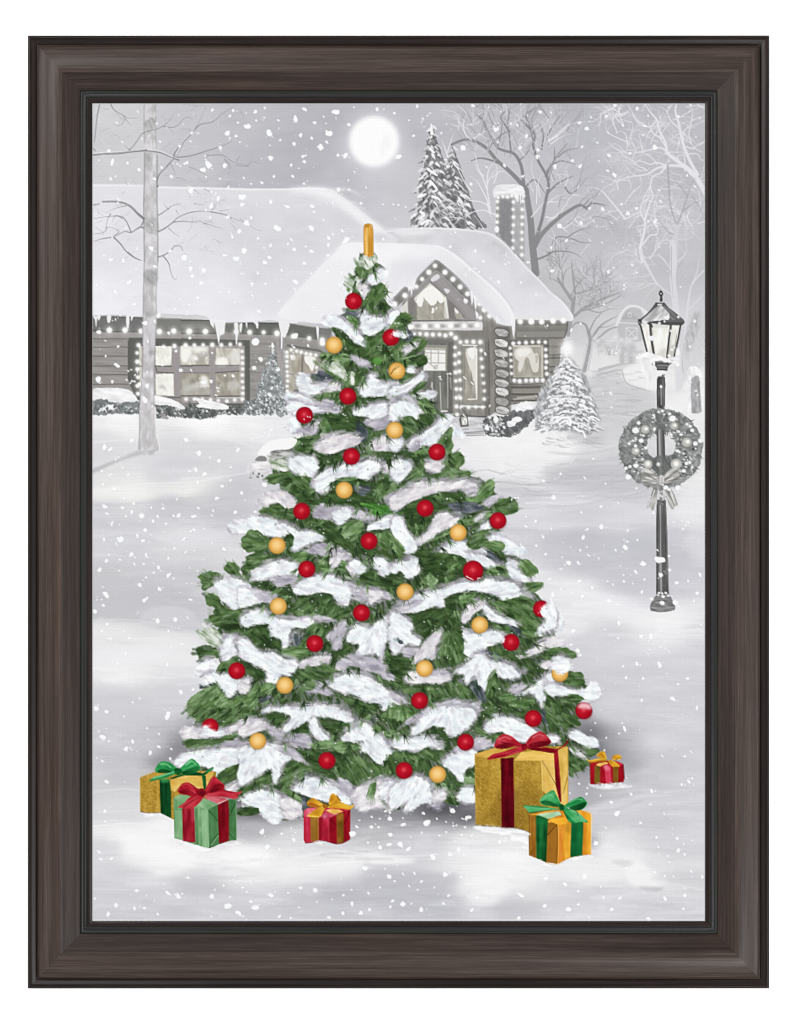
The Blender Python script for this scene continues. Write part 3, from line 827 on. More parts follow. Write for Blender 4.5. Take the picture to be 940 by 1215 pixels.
stroke(P(h2, '0,780 265,780'), 1.6, 1.6, (98, 97, 94), .9); stroke(P(h2, '320,785 550,782'), 1.6, 1.6, (98, 97, 94), .9)
stroke(P(h2, '330,798 560,800'), 1.2, 1.2, (216, 214, 208), .8); stroke(P(h2, '545,340 548,780'), .9, .9, (200, 196, 186), .8)
row(P(h1, '468,390 450,450 450,520 455,605 460,690 460,780 462,840'), 7, 2.9); row(P(h1, '700,400 900,388'), 3, 2.8)
row(P(h2, '40,310 130,310 225,310 305,305 390,305 465,305 545,305'), 7, 2.8); row(P(h2, '565,365 568,435 570,495 572,555 572,605 572,655 572,715 570,765 568,815'), 9, 2.4)
row(P(h2, '45,812 245,812 305,818 370,822 425,830 500,818'), 7, 2.2)
motif('cottage|window#side')
poly(P(h3, '325,330 600,390 610,760 330,760'), (166, 160, 148))
clump(P(h3, '340,400 460,400 460,760 340,760'), [(160, 154, 142), (176, 170, 158), (190, 185, 174)], 90, 12, 3, .2, sm=0)
poly(P(h3, '455,390 472,392 465,590 450,590'), (120, 116, 110), .8); stroke(P(h3, '340,575 450,590'), 1, 1, (120, 116, 110), .7)
poly(P(h3, '485,410 580,425 575,490 550,560 520,500 490,470'), (248, 247, 243), .95, 3); poly(P(h3, '480,500 570,560 560,640 530,600 480,560'), (178, 172, 158), .7)
poly(P(h3, '350,405 390,400 400,440 360,450'), (236, 234, 228), .8, 2)
row(P(h3, '318,372 355,355 402,365 448,375 495,385 540,392 585,405'), 7, 2.4); row(P(h3, '320,415 318,465 316,520 318,572 320,612 322,655 322,695 322,735'), 8, 2.3); row(P(h3, '595,520 597,560 598,610 600,650'), 4, 2)
motif('cottage|light_string')
row(P(h1, '195,245 355,250 485,255'), 3, 3.8); row(P(h1, '655,262 810,255 930,260'), 3, 4); row(P(h2, '80,180 222,180'), 2, 4); row(P(h2, '380,182 480,182 630,188 768,190 895,198'), 5, 3.4); row(P(h3, '228,198 380,225 522,245'), 3, 3.4); dot(*h3([(648, 290)])[0], 4); dot(*h3([(645, 260)])[0], 3.4)
motif('cottage|icicle')
for f, s in ((h1, '40,120 60,150 70,225 80,150 90,120'), (h1, '82,110 95,160 115,115'), (h1, '172,115 178,175 200,175 212,110'), (h1, '350,120 355,225 375,225 380,120'), (h1, '395,120 398,165 425,100'), (h2, '265,75 300,150 310,100 330,200 350,310 362,220 395,205 410,110 400,80'),
             (h2, '490,110 505,200 508,300 520,300 530,110'), (h2, '540,130 555,200 570,100'), (h2, '600,100 610,160 615,100'), (h2, '690,90 705,150 720,120 710,90'), (h3, '240,95 262,200 262,335 275,335 278,230 300,240 345,115 300,90'), (h3, '590,140 605,270 615,150'), (h3, '0,90 30,120 35,150 50,150 40,95')):
    poly(P(f, s), (240, 240, 242), .95, 2)

# ---------------------------------------------------------------- right part of the cottage
motif('cottage|wall#front')
W2 = [(126, 123, 118), (138, 135, 130), (149, 146, 141)]
clump(k7([(60, 300), (255, 40), (330, 90), (480, 260), (610, 400), (720, 390), (940, 395)]) + k8([(60, 395), (125, 400), (110, 460), (75, 560), (70, 720)]) + h7([(400, 500), (0, 560)]) + h5([(640, 730), (440, 740), (300, 740), (60, 740)]) + k7([(100, 870)]), W2, 88, 18, 2.4, 0, sm=0)
with nolabel():
    poly(P(h6, '325,95 820,95 790,240 330,250'), (128, 126, 121), .9)
    poly(P(h6, '340,185 790,180 780,240 340,235'), (150, 148, 143), .8)
    poly(P(h6, '325,85 815,90 812,130 330,125'), (98, 97, 93), .85)
    stroke(P(h6, '340,245 780,240 805,180 815,100'), 1.2, 1.2, (84, 82, 78), .8)
    for yy in (320, 400, 430, 510, 560):
        stroke(h6([(645, yy), (760, yy - 4)]), 1.4, 1, (80, 79, 75), .8)
    poly(P(h6, '645,260 790,260 770,320 645,325'), (152, 149, 143), .7); poly(P(h6, '645,340 750,335 745,395 645,400'), (156, 153, 147), .7); poly(P(h6, '645,440 740,435 720,500 650,505'), (150, 147, 141), .7)
    poly(P(h6, '280,665 560,680 540,830 280,830'), (120, 117, 112), .9)
    for yy in (670, 700, 765, 825):
        stroke(h6([(285, yy), (400, yy + 3), (580, yy - 5)]), 1.5, 1.2, (80, 79, 75), .85)
    poly(P(h6, '300,715 560,715 540,755 300,755'), (156, 152, 145), .7); poly(P(h6, '340,785 520,780 510,815 340,815'), (176, 172, 164), .7)
    poly(P(h5, '250,0 300,0 290,735 240,735'), (100, 100, 96), .8); poly(P(h5, '30,0 250,20 250,70 30,60'), (104, 105, 101), .7); poly(P(h5, '590,40 640,40 640,730 590,730'), (118, 115, 111), .7)
    stroke(P(h5, '625,20 632,380 630,720'), 1.1, 1.1, (92, 90, 86), .7); stroke(P(h5, '610,160 612,660'), 1, 1, (98, 96, 92), .5); stroke(P(h5, '300,735 620,740'), 2, 1.6, (80, 80, 77), .8)
    poly(P(h5, '440,730 640,735 620,760 440,745'), (88, 88, 85), .7)
motif('cottage|gable')
poly(P(h4, '520,70 590,90 700,180 840,330 940,470 960,640 300,640 330,400 180,480 120,440 260,300 330,300 350,240'), (150, 147, 146))
with nolabel():
    poly(P(h4, '325,300 350,235 440,150 525,68 580,85 660,150 760,240 850,340 860,440 760,380 660,270 560,170 520,160 440,240 340,330'), (112, 111, 108), .95)
    poly(P(h4, '500,240 560,200 640,300 780,440 930,600 860,630 700,440'), (160, 156, 157), .9)
    poly(P(h4, '325,400 460,270 480,290 350,420'), (160, 157, 156), .9); poly(P(h4, '130,410 240,305 265,320 260,400 170,500'), (114, 113, 110), .9); poly(P(h4, '270,410 340,420 350,620 300,620 270,540'), (132, 129, 126), .8)
    poly(P(h4, '180,530 265,440 270,560 200,560'), (226, 225, 220), .9)
    poly(P(h4, '640,430 700,480 800,600 720,625 650,620'), (122, 119, 116), .8)
    stroke(P(h4, '525,68 590,90 700,180 790,270 845,340'), 2.2, 1.6, (82, 81, 79), .85, 3); stroke(P(h4, '340,250 440,150 520,72'), 1.6, 1.2, (90, 89, 87), .8, 3)
    stroke(P(h4, '560,170 660,265 760,370 850,450'), 1.4, 1, (98, 96, 94), .7)
motif('cottage|window#gable')
poly(P(h4, '320,430 470,285 500,290 620,400 645,610 350,625 345,470'), (208, 205, 196))
clump(P(h4, '350,470 480,350 600,430 605,620 355,625'), [(160, 156, 145), (172, 168, 157), (184, 180, 169)], 80, 10, 4, .3, sm=0)
poly(P(h4, '350,420 480,300 600,410 600,450 570,470 540,440 530,470 480,490 440,440 410,450 395,500 360,490'), (247, 246, 242), .96, 2)
poly(P(h4, '410,410 430,430 420,470'), (170, 166, 156), .8); poly(P(h4, '490,510 515,515 510,555 490,545'), (244, 243, 240), .9)
stroke(P(h4, '480,275 620,400'), 1.3, 1, (104, 102, 98), .8); stroke(P(h4, '615,420 640,600'), 2.2, 2, (236, 234, 228), .9); stroke(P(h4, '335,420 480,285'), 1.2, 1, (236, 235, 230), .8); stroke(P(h4, '350,470 350,620'), 1, 1, (120, 118, 112), .7); stroke(P(h4, '300,632 640,632 900,628'), 1.6, 1.2, (90, 88, 86), .8)
poly(P(h4, '700,500 760,560 790,615 720,615 700,570'), (180, 176, 166), .8); poly(P(h4, '700,510 740,545 730,570 705,550'), (242, 241, 238), .9)
for s in ('480,240 540,195 565,230 500,270', '600,330 660,345 630,380', '790,420 830,440 810,475 785,455'):
    poly(P(h4, s), (232, 232, 234), .85, 2)
motif('cottage|beam')
clump(P(h4, '270,650 330,640 900,635 960,640 960,720 560,720 290,710'), [(196, 194, 194), (214, 212, 212), (232, 231, 232)], 0, 14, 3, .3, sm=0)
poly(P(h4, '300,720 960,725 960,790 330,800'), (132, 129, 125), .8); poly(P(h4, '440,790 960,780 960,830 440,830'), (120, 118, 114), .6)
for x in (355, 470, 585, 720, 850):
    poly(h4([(x - 26, 668), (x + 26, 668), (x + 26, 690), (x - 26, 690)]), (118, 116, 114), .85, 0, 1)
row(P(h4, '300,688 410,680 525,680 650,680 795,675 915,672'), 6, 4); row(P(h4, '325,760 370,748 405,758 482,758 570,755 635,770 670,750 715,785'), 8, 3)
motif('cottage|light_string#gable')
row(P(h4, '348,310 405,240 468,175 520,120'), 4, 3.4); row(P(h4, '612,182 697,255 765,322 825,380'), 4, 3.4); dot(*h4([(240, 395)])[0], 3.8); dot(*h4([(145, 475)])[0], 3.6); row(P(k7, '515,295 545,340 575,370'), 3, 3.6); dot(*k7([(520, 380)])[0], 2.8)
# porch roof snow
motif('cottage|roof#porch')
p = smooth(k2([(500, 940), (560, 890), (600, 840), (620, 830), (760, 830), (940, 835)]) + k3([(250, 845), (320, 870), (400, 930)]) + k7([(360, 0), (430, 60), (520, 140), (600, 210), (670, 290), (710, 360), (715, 410)]) + k7([(690, 430), (620, 410), (600, 380), (540, 320), (480, 260), (455, 210), (400, 150), (320, 80), (255, 38), (200, 80), (150, 140), (120, 215), (75, 195), (20, 250), (-30, 290)]) + k6([(900, 310), (640, 360), (560, 360), (480, 400), (430, 410), (360, 400), (280, 390), (220, 370), (250, 320), (340, 220)]), 3)
poly(p, (232, 232, 236), 1, 0, 2)
r = cover(p); ix, iy, c = r; hh, ww = c.shape
X, Y = XX[iy:iy + hh, ix:ix + ww], YY[iy:iy + hh, ix:ix + ww]
tone = 238 + (fbm(X / 24, Y / 18, 71, 3) - .5) * 10 - 10 * np.exp(-((X - 500) / 26) ** 2 - ((Y - 318) / 12) ** 2) - 10 * np.exp(-((X - 565) / 26) ** 2 - ((Y - 330) / 30) ** 2) + 6 * np.exp(-((X - 470) / 50) ** 2 - ((Y - 300) / 12) ** 2)
with nolabel():
    blend(ix, iy, c, np.stack([tone, tone, tone + 3], -1))
    poly(P(k7, '0,60 150,40 330,20 255,38 150,130 110,190 60,190 -10,250'), (226, 226, 231), .5, 3, 4)
    poly(P(k7, '330,60 420,120 520,230 600,320 680,420 620,400 540,310 460,220'), (222, 222, 227), .7, 3, 3)
    stroke(k3([(250, 848), (320, 873), (400, 933)]) + k7([(360, 4), (430, 64), (520, 144), (600, 214), (668, 292), (706, 360)]), 1.8, 1.8, (247, 247, 249), .85, 3, 1)
    stroke(k7([(370, -6), (440, 52), (530, 130), (610, 200), (680, 280), (722, 350)]), 1.2, 1.2, (206, 206, 211), .5, 3, .8)
    poly(k2([(500, 940), (600, 840), (720, 900), (620, 940)]), (244, 244, 246), .8, 0, 3)
    poly(P(k6, '500,60 600,40 640,140 600,280 500,330 420,330 380,260'), (238, 238, 241), .7, 3, 5)
motif('cottage|icicle#porch')
for s in ('95,195 102,230 108,200', '110,200 116,260 122,200', '122,190 130,220 136,160', '460,220 470,310 480,250', '480,250 492,340 500,270', '490,340 500,390 510,360', '610,370 618,420 624,380', '625,390 630,420 636,390', '700,370 716,510 726,380'):
    poly(P(k7, s), (242, 242, 244), .95, 2)
motif('cottage|log_end')
with nolabel():
    poly(P(k7, '610,430 690,430 700,940 605,940'), (104, 102, 98), .75, 0, 1)
for i, (x, y) in enumerate(((645, 468), (643, 530), (643, 590), (645, 650), (648, 708), (645, 765), (648, 815), (648, 873), (650, 925))):
    motif('cottage|log_end#%d' % i)
    cx, cy = k7([(x, y)])[0]
    g = (176, 214, 204, 186, 182, 192, 214, 182, 196)[i]
    pr = [(cx - 9, cy - 3.2), (cx - 6, cy - 5.6), (cx + 2, cy - 5), (cx + 8, cy - 2), (cx + 9, cy + 2), (cx + 6, cy + 5.4), (cx - 1, cy + 5.2), (cx - 7, cy + 2.4)]
    poly(pr, (92, 90, 86), 1, 4)
    clump([(cx + (a - cx) * .88, cy + (b - cy) * .85) for a, b in pr], [(g - 30, g - 32, g - 35), (g - 8, g - 9, g - 11), (g + 18, g + 18, g + 17)], 30, 6, 2.2, .3)
    if i in (1, 2, 6):
        ell(cx + 2.5, cy + .5, 4, 3, (232, 232, 232), .7, 20, 1.4)
    stroke([(cx - 6, cy - 1), (cx, cy), (cx + 3, cy + 2)], 1.2, .6, (120, 118, 114), .6, 2)
# window at right
motif('cottage|window#right')
poly(P(h6, '270,260 635,255 640,620 600,650 290,660'), (86, 84, 80))
poly(P(h6, '300,310 590,305 590,610 305,610'), (168, 163, 153))
clump(P(h6, '315,320 575,325 575,600 315,605'), [(160, 155, 144), (172, 167, 156), (184, 180, 170)], 85, 10, 4, .3, sm=0)
poly(P(h6, '320,360 380,325 470,330 500,390 540,390 540,550 490,555 470,500 450,430 420,430 400,500 370,560 350,520 360,460 325,430'), (226, 224, 216), .9, 2)
poly(P(h6, '340,360 420,340 470,360 440,400 360,420'), (242, 241, 236), .8, 2)
poly(P(h6, '510,400 540,400 535,470 515,480'), (176, 172, 162), .6)
for s in ('575,330 575,605', '310,318 560,318'):
    stroke(P(h6, s), 1.2, 1.2, (226, 222, 212), .85)
stroke(P(h6, '590,300 592,615'), 1.2, 1.2, (112, 109, 103), .7)
row(P(h6, '305,292 368,286 436,284 497,284 555,280 605,282'), 6, 2.8); row(P(h6, '608,350 612,410 613,465 613,525 616,580'), 5, 2.8); row(P(h6, '278,335 285,385 286,450 287,505 290,570'), 5, 2.1); row(P(h6, '318,640 375,640 425,635 477,638 532,632 580,632'), 6, 2.9)
row(P(h6, '370,90 472,92 573,88 675,85 775,82'), 5, 4.2)
# door with small panes, sidelight
motif('cottage|door')
clump(P(h5, '-20,40 250,50 250,735 -20,735'), [(104, 105, 100), (116, 117, 112), (128, 128, 122)], 90, 20, 3, .2, sm=0)
poly(P(h5, '30,70 240,75 240,320 20,320'), (150, 148, 140))
poly(P(h5, '30,95 225,100 225,130 30,125'), (190, 187, 178), .9); poly(P(h5, '40,120 225,125 225,310 20,310'), (244, 243, 240), .95)
for s in ('30,145 225,150', '90,125 90,240', '160,130 158,240', '90,238 225,240', '60,230 130,290'):
    stroke(P(h5, s), 1.0, 1.0, (160, 158, 152), .9)
poly(P(h5, '120,260 160,250 150,300 110,300'), (176, 174, 166), .6)
for s in ('175,420 180,560 185,680 240,682', '245,345 246,500 246,660', '100,425 108,540 110,660', '100,420 90,470'):
    stroke(P(h5, s), 1.1, .9, (206, 206, 200), .85)
stroke(P(h5, '270,380 278,480'), 2, 1.4, (168, 167, 160), .8); stroke(P(h5, '185,690 240,690'), 1.4, 1.2, (236, 236, 232), .9)
stroke(P(h5, '165,370 180,365 175,390 190,395'), 1.4, 1, (240, 240, 238), .95); stroke(P(h5, '240,340 262,338 275,345'), 1.6, 1, (226, 226, 222), .8)
motif('cottage|window#sidelight')
poly(P(h5, '375,70 580,75 585,640 380,650'), (134, 131, 126))
poly(P(h5, '385,90 560,95 565,620 390,625'), (150, 147, 139))
clump(P(h5, '400,105 520,100 520,580 405,600'), [(152, 148, 138), (168, 164, 154), (186, 182, 173)], 88, 12, 3.5, .3, sm=0)
poly(P(h5, '420,110 480,95 515,110 520,560 495,420 480,400 470,330 440,260 420,180'), (232, 230, 222), .88, 2)
poly(P(h5, '445,170 465,180 455,210'), (170, 166, 158), .7); poly(P(h5, '430,110 500,105 490,200 450,190'), (248, 247, 244), .8, 2)
stroke(P(h5, '516,110 516,575 435,578'), 1.3, 1.3, (242, 241, 237), .95); stroke(P(h5, '385,75 520,78'), 1.6, 1.4, (236, 235, 230), .9); stroke(P(h5, '375,640 590,648'), 2.2, 2.2, (232, 231, 227), .9)
for s in ('400,110 402,300 405,480', '575,110 585,620'):
    stroke(P(h5, s), .9, .9, (112, 109, 104), .7)
for s in ('395,370 415,390', '465,420 485,440', '590,145 600,170'):
    stroke(P(h5, s), 1.6, 1.2, (244, 244, 242), .95)
row(P(h5, '315,90 318,185 316,275 320,352 325,425 325,505 328,580 326,650 330,720'), 9, 2.6); row(P(h5, '350,148 352,248 356,342 360,425 362,505 362,588 372,650'), 7, 2.5)
row(P(h5, '362,45 428,42 500,42 552,42'), 4, 2.8); row(P(h5, '560,125 562,205 570,293 572,375 578,447 584,520 584,590 572,650'), 8, 2.3); row(P(h5, '440,655 505,652'), 2, 2.2); dot(*h5([(318, 8)])[0], 2.6)
for y in (350, 425, 505): stroke(P(h5, f'574,{y-40} 578,{y}'), .7, .7, (90, 88, 84), .6)
# steps
motif('cottage|doorstep')
clump(P(h5, '280,745 440,740 620,750 600,840 590,900 380,890 250,920'), [(190, 190, 193), (208, 208, 211), (224, 224, 226)], 2, 14, 3, .4, sm=0)
for s in ('380,875 420,885 590,875', '420,915 600,910', '300,850 380,860 440,855', '395,895 580,893'):
    stroke(P(h5, s), 1.6, 1.2, (138, 138, 140), .75)
motif('hand_lantern')
poly(P(h5, '350,760 375,720 430,720 440,830 365,835'), (98, 98, 95)); poly(P(h5, '372,745 425,745 428,815 378,818'), (216, 214, 208)); stroke(P(h5, '375,660 410,700 440,725'), 1.2, 1, (104, 103, 100), .9); stroke(P(h5, '380,750 425,810'), 1, 1, (120, 118, 114), .8)
for s in ('390,720 410,740', '400,760 390,800', '415,765 420,800'): stroke(P(h5, s), 1.6, 1.2, (246, 246, 244), .95)

# ---------------------------------------------------------------- shrubs by the wall
def sparkle(poly_, n, cols, r0, r1):
    p_ = np.asarray(poly_)
    x0, y0 = p_.min(0); x1, y1 = p_.max(0)
    c_ = cover(p_)
    for _ in range(n):
        x, y = rng.uniform(x0, x1), rng.uniform(y0, y1)
        j, i = int(y - Y0) - c_[1], int(x - X0) - c_[0]
        if 0 <= j < c_[2].shape[0] and 0 <= i < c_[2].shape[1] and c_[2][j, i] > .5:
            rr = rng.uniform(r0, r1)
            ell(x, y, rr, rr * rng.uniform(.6, 1.3), rng.choice(cols), rng.uniform(.6, 1), rng.uniform(0, 180), .6)
motif('snowy_hedge#left')
L8 = T(105, 440, 200 / 940)
pl = P(L8, '0,130 110,165 180,175 300,165 300,235 240,240 140,240 0,245')
clump(pl, [(112, 116, 117), (128, 132, 133), (146, 149, 150)], 90, 5, 3, .8, sm=0)
pl2 = P(L8, '370,180 440,190 540,210 560,170 600,190 700,205 800,190 900,200 930,235 840,245 760,240 700,260 620,272 530,262 440,250 380,270 370,240')
clump(pl2, [(84, 87, 85), (104, 108, 106), (128, 131, 130)], 70, 5, 3, .8, sm=0)
poly(P(L8, '380,260 410,230 450,262 440,272'), (150, 148, 146), .8)
sparkle(pl2, 170, [(196, 199, 200), (166, 170, 171), (226, 228, 229), (70, 73, 72)], .5, 1.5)
sparkle(pl, 70, [(216, 219, 220), (180, 184, 186), (86, 89, 90)], .5, 1.5)
for s in ('80,220 110,190 130,215 160,205', '60,225 85,205 100,230', '120,195 140,220'):
    stroke(P(L8, s), 2, 1, (244, 245, 246), .9, 2)
SNW = [(226, 226, 228), (241, 241, 242), (251, 251, 251)]
clump(P(L8, '20,105 110,95 200,100 245,120 268,168 200,172 140,175 100,155 60,155 20,165'), SNW, 10, 12, 4, .7)
clump(P(L8, '365,140 440,150 500,175 540,205 520,215 470,195 420,190 370,185'), SNW, 15, 12, 4, .7)
clump(P(L8, '590,150 640,160 720,175 780,195 775,215 700,215 640,205 600,200 620,180'), SNW, 10, 12, 4, .7)
motif('lit_spruce#wall')
pl = P(h3, '180,330 215,420 240,520 270,620 300,720 310,850 330,940 -60,940 20,800 60,640 100,520 140,420')
clump(pl, [(126, 131, 132), (146, 151, 152), (166, 170, 171)], 70, 5, 2, 1.4, sm=0, a=.85)
clump(h3([(-80, 820), (100, 780), (300, 800), (330, 880), (330, 960), (-110, 960)]), [(112, 116, 117), (130, 134, 135), (150, 154, 155)], 70, 5, 2, 1.4, sm=0, a=.85)
sparkle(pl, 420, [(216, 222, 223), (240, 242, 242), (188, 195, 196), (88, 94, 95), (100, 106, 107)], .45, 1.3)
sparkle(h3([(-80, 820), (300, 800), (330, 950), (-110, 950)]), 160, [(216, 222, 223), (240, 242, 242), (96, 100, 101)], .5, 1.3)
stroke(P(h3, '180,335 186,380'), 1.4, 3, (206, 210, 211))
motif('snowy_hedge#right')
pl = P(h5, '560,800 600,760 680,735 760,740 940,620') + P(h7, '130,560 330,560 280,660 200,750 130,800 60,830') + P(h5, '940,880 840,920 720,930 640,920 590,890')
clump(pl, [(92, 93, 94), (106, 107, 108), (124, 125, 126)], 60, 5, 3, .8, sm=0)
sparkle(P(h5, '560,800 600,740 700,720 780,780 760,900 640,920 590,880'), 150, [(226, 227, 228), (196, 198, 199), (248, 248, 248), (70, 71, 72)], .5, 1.6)
sparkle(pl, 60, [(140, 141, 142), (80, 81, 82)], .5, 1.3)
for s in ('690,730 720,760 700,800 670,760', '590,830 620,820 630,860 600,865', '610,740 640,735 650,760'): poly(P(h5, s), (248, 248, 249), .95, 2)
for s in ('840,760 890,735 930,750 920,790 880,790 870,820 830,840 795,810 800,780 840,775',): clump(P(h5, s), SNW, 20, 6, 3, .8)
clump(P(h7, '95,570 130,530 180,520 240,520 270,550 280,590 220,600 200,590 170,620 140,600 110,620'), SNW, 20, 6, 3, .8)
stroke(P(h7, '80,500 130,490 280,470'), 2.4, 2, (196, 193, 186), .6)
# ---------------------------------------------------------------- small snowy spruce at the corner
motif('lit_spruce#corner')
pl = P(h7, '565,20 600,90 640,140 670,200 720,240 760,310 800,400 830,480 850,560 870,640 890,710 830,790 760,830 700,820 560,800 440,790 330,810 270,760 290,680 260,600 300,540 290,460 350,380 400,320 450,260 490,170 520,100')
clump(pl, [(146, 147, 150), (178, 179, 182), (212, 213, 215)], 70, 5, 2.4, 1.6, sm=2, edge=2)
apx, apy = h7([(568, 40)])[0]
rows_ = 15
for i in range(rows_):
    t = (i + .5) / rows_
    y = apy + 8 + t * 82
    wd = 4 + 34 * t ** .85
    m = 3 + int(wd / 4.2)
    for j in range(m):
        u = -1 + 2 * (j + rng.random()) / m
        x = apx + u * wd + t * 1.5; yy = y + abs(u) * 5 + rng.uniform(-3.6, 3.6)
        sg = 1 if u > 0 else -1
        L = rng.uniform(5, 11)
        stroke([(x - sg * L * .3, yy + 2.2), (x + sg * L * .3, yy + 2.6), (x + sg * L * .7, yy + 4.4)], rng.uniform(.9, 1.8), .6, rng.choice([(104, 105, 107), (134, 135, 138), (156, 157, 160)]), .8, 3)
        stroke([(x - sg * L * .5, yy - 1), (x, yy - 1.2), (x + sg * L * .4, yy + .6), (x + sg * L * .7, yy + 2.8)], rng.uniform(2, 3.6), 1.2, rng.choice([(238, 238, 240), (250, 250, 251), (226, 226, 229)]), .95, 3)
for k in range(170):
    t = rng.random() ** .7
    x = apx + rng.uniform(-1, 1) * (3 + 35 * t); y = apy + 8 + t * 84
    ell(x, y, rng.uniform(.6, 1.8), rng.uniform(.5, 1.2), rng.choice([(252, 252, 253), (244, 244, 246), (120, 121, 123)]), .85, rng.uniform(-40, 40), .6)
for k in range(40):
    t = rng.random() ** .7
    x = apx + rng.uniform(-1, 1) * (3 + 35 * t); y = apy + 8 + t * 84
    ell(x, y, 1.7, 1.7, (124, 125, 127), .9, 0, .5); ell(x, y, .9, .9, (206, 206, 208), .9, 0, .5)
for s in ('480,700 540,670 600,680 600,740 560,700 500,730', '640,760 680,790 720,800 740,850', '300,800 340,780 390,790 360,820'):
    stroke(P(h7, s), 3, 2, (250, 250, 251), .95, 3)
with nolabel():
    glow(apx + .5, apy - 3, 7, 8, (255, 255, 255), .95); glow(apx + .5, apy + 4, 6, 9, (255, 255, 255), .8)
    for a_ in range(0, 360, 15):
        L = rng.uniform(9, 17)
        stroke([(apx, apy - 3), (apx + L * math.cos(math.radians(a_)), apy - 3 + L * math.sin(math.radians(a_)))], 1.2, .2, (250, 250, 252), .4)
    for k in range(40):
        x = apx + rng.uniform(-30, 40); y = 517 + rng.uniform(0, 14)
        stroke([(x, y), (x + 6, y + 1.5), (x + 12, y + 1)], 1.2, .5, (170, 170, 173), .4, 2)

# ================================================================ bare tree at left
motif('bare_tree#left|trunk')
tr = k1([(328, -5), (398, -5), (396, 100), (396, 200), (404, 320), (402, 480), (404, 620), (408, 760), (408, 940)]) + k5([(405, 100), (398, 240), (400, 380), (392, 520), (384, 700), (386, 860)]) + T(105, 480)([(390, 20), (392, 100), (402, 180), (418, 262), (370, 290), (320, 285), (296, 262), (300, 150), (300, 60)]) + k5([(300, 900), (312, 760), (320, 600), (318, 450), (322, 300), (324, 160), (330, 0)]) + k1([(326, 800), (322, 620), (326, 480), (328, 330), (326, 180)])
clump(tr, [(190, 188, 189), (205, 203, 205), (219, 217, 219)], 88, 9, 4, .5, sm=0, low=.7)
with nolabel():
    for f, s, g, a in ((k1, '328,110 396,90 392,150 370,175 345,170 330,150', 158, .7), (k1, '330,0 340,0 335,110 328,110', 190, .5), (k1, '372,30 390,30 388,75 374,70', 164, .7), (k1, '330,300 345,290 350,380 332,420', 166, .6), (k1, '340,290 380,300 370,350 345,350', 156, .5), (k1, '395,350 405,360 400,480 390,440', 170, .6),
                       (k1, '330,700 400,690 405,780 380,770 345,780', 166, .7), (k1, '330,560 350,540 355,640 335,650', 176, .6), (k1, '330,840 350,830 345,940 330,940', 176, .6), (k5, '330,110 400,100 402,160 380,190 350,185 332,160', 150, .65), (k5, '325,330 345,350 370,345 360,380 330,370', 158, .6),
                       (k5, '350,570 392,570 388,590 365,600', 152, .7), (k5, '320,240 345,260 340,300 322,300', 176, .6), (k5, '325,770 340,790 345,820 320,830', 172, .5), (k5, '376,400 396,400 390,520 378,500', 190, .6), (T(105, 480), '330,120 350,60 360,100 345,170 340,250 325,270 310,180', 180, .6), (T(105, 480), '310,50 340,40 330,110 312,120', 186, .6), (T(105, 480), '300,262 330,278 380,270 415,262 370,290 320,286', 160, .6)):
        clump(P(f, s), [(g - 12, g - 13, g - 12), (g + 6, g + 5, g + 6), (g + 26, g + 25, g + 26)], 70, 6, 2.5, .8, edge=2, hard=1.6, a=a)
    stroke(P(k1, '330,300 328,480 324,620 326,760 328,940'), 1.4, 1.2, (140, 139, 140), .7, 3, .8)
    stroke(P(k1, '404,320 403,480 404,620 407,760 408,940'), 1.2, 1.2, (140, 139, 140), .75, 3, .8)
    stroke(P(k1, '328,0 326,130 328,240'), 1, 1, (156, 155, 157), .6, 3, .8); stroke(P(k1, '396,0 394,160 400,300'), 1, 1, (160, 159, 161), .6, 3, .8)
    stroke(P(k5, '330,0 324,160 322,300 318,450 320,600 312,760 300,900'), 1.2, 1.2, (150, 148, 149), .65, 3, .8)
    stroke(P(k5, '408,0 404,110 398,250 400,380 392,520 384,700 386,900'), 1.1, 1.1, (156, 154, 155), .6, 3, .8)
    stroke(T(105, 480)([(300, 60), (300, 150), (296, 262)]), 1.3, 1.3, (150, 148, 149), .7, 3, .8); stroke(T(105, 480)([(392, 20), (396, 120), (406, 190), (418, 262)]), 2.4, 2, (236, 235, 236), .8, 3, .8)
motif('bare_tree#left|branch')
BR = (128, 127, 129)
LB = (196, 195, 197)
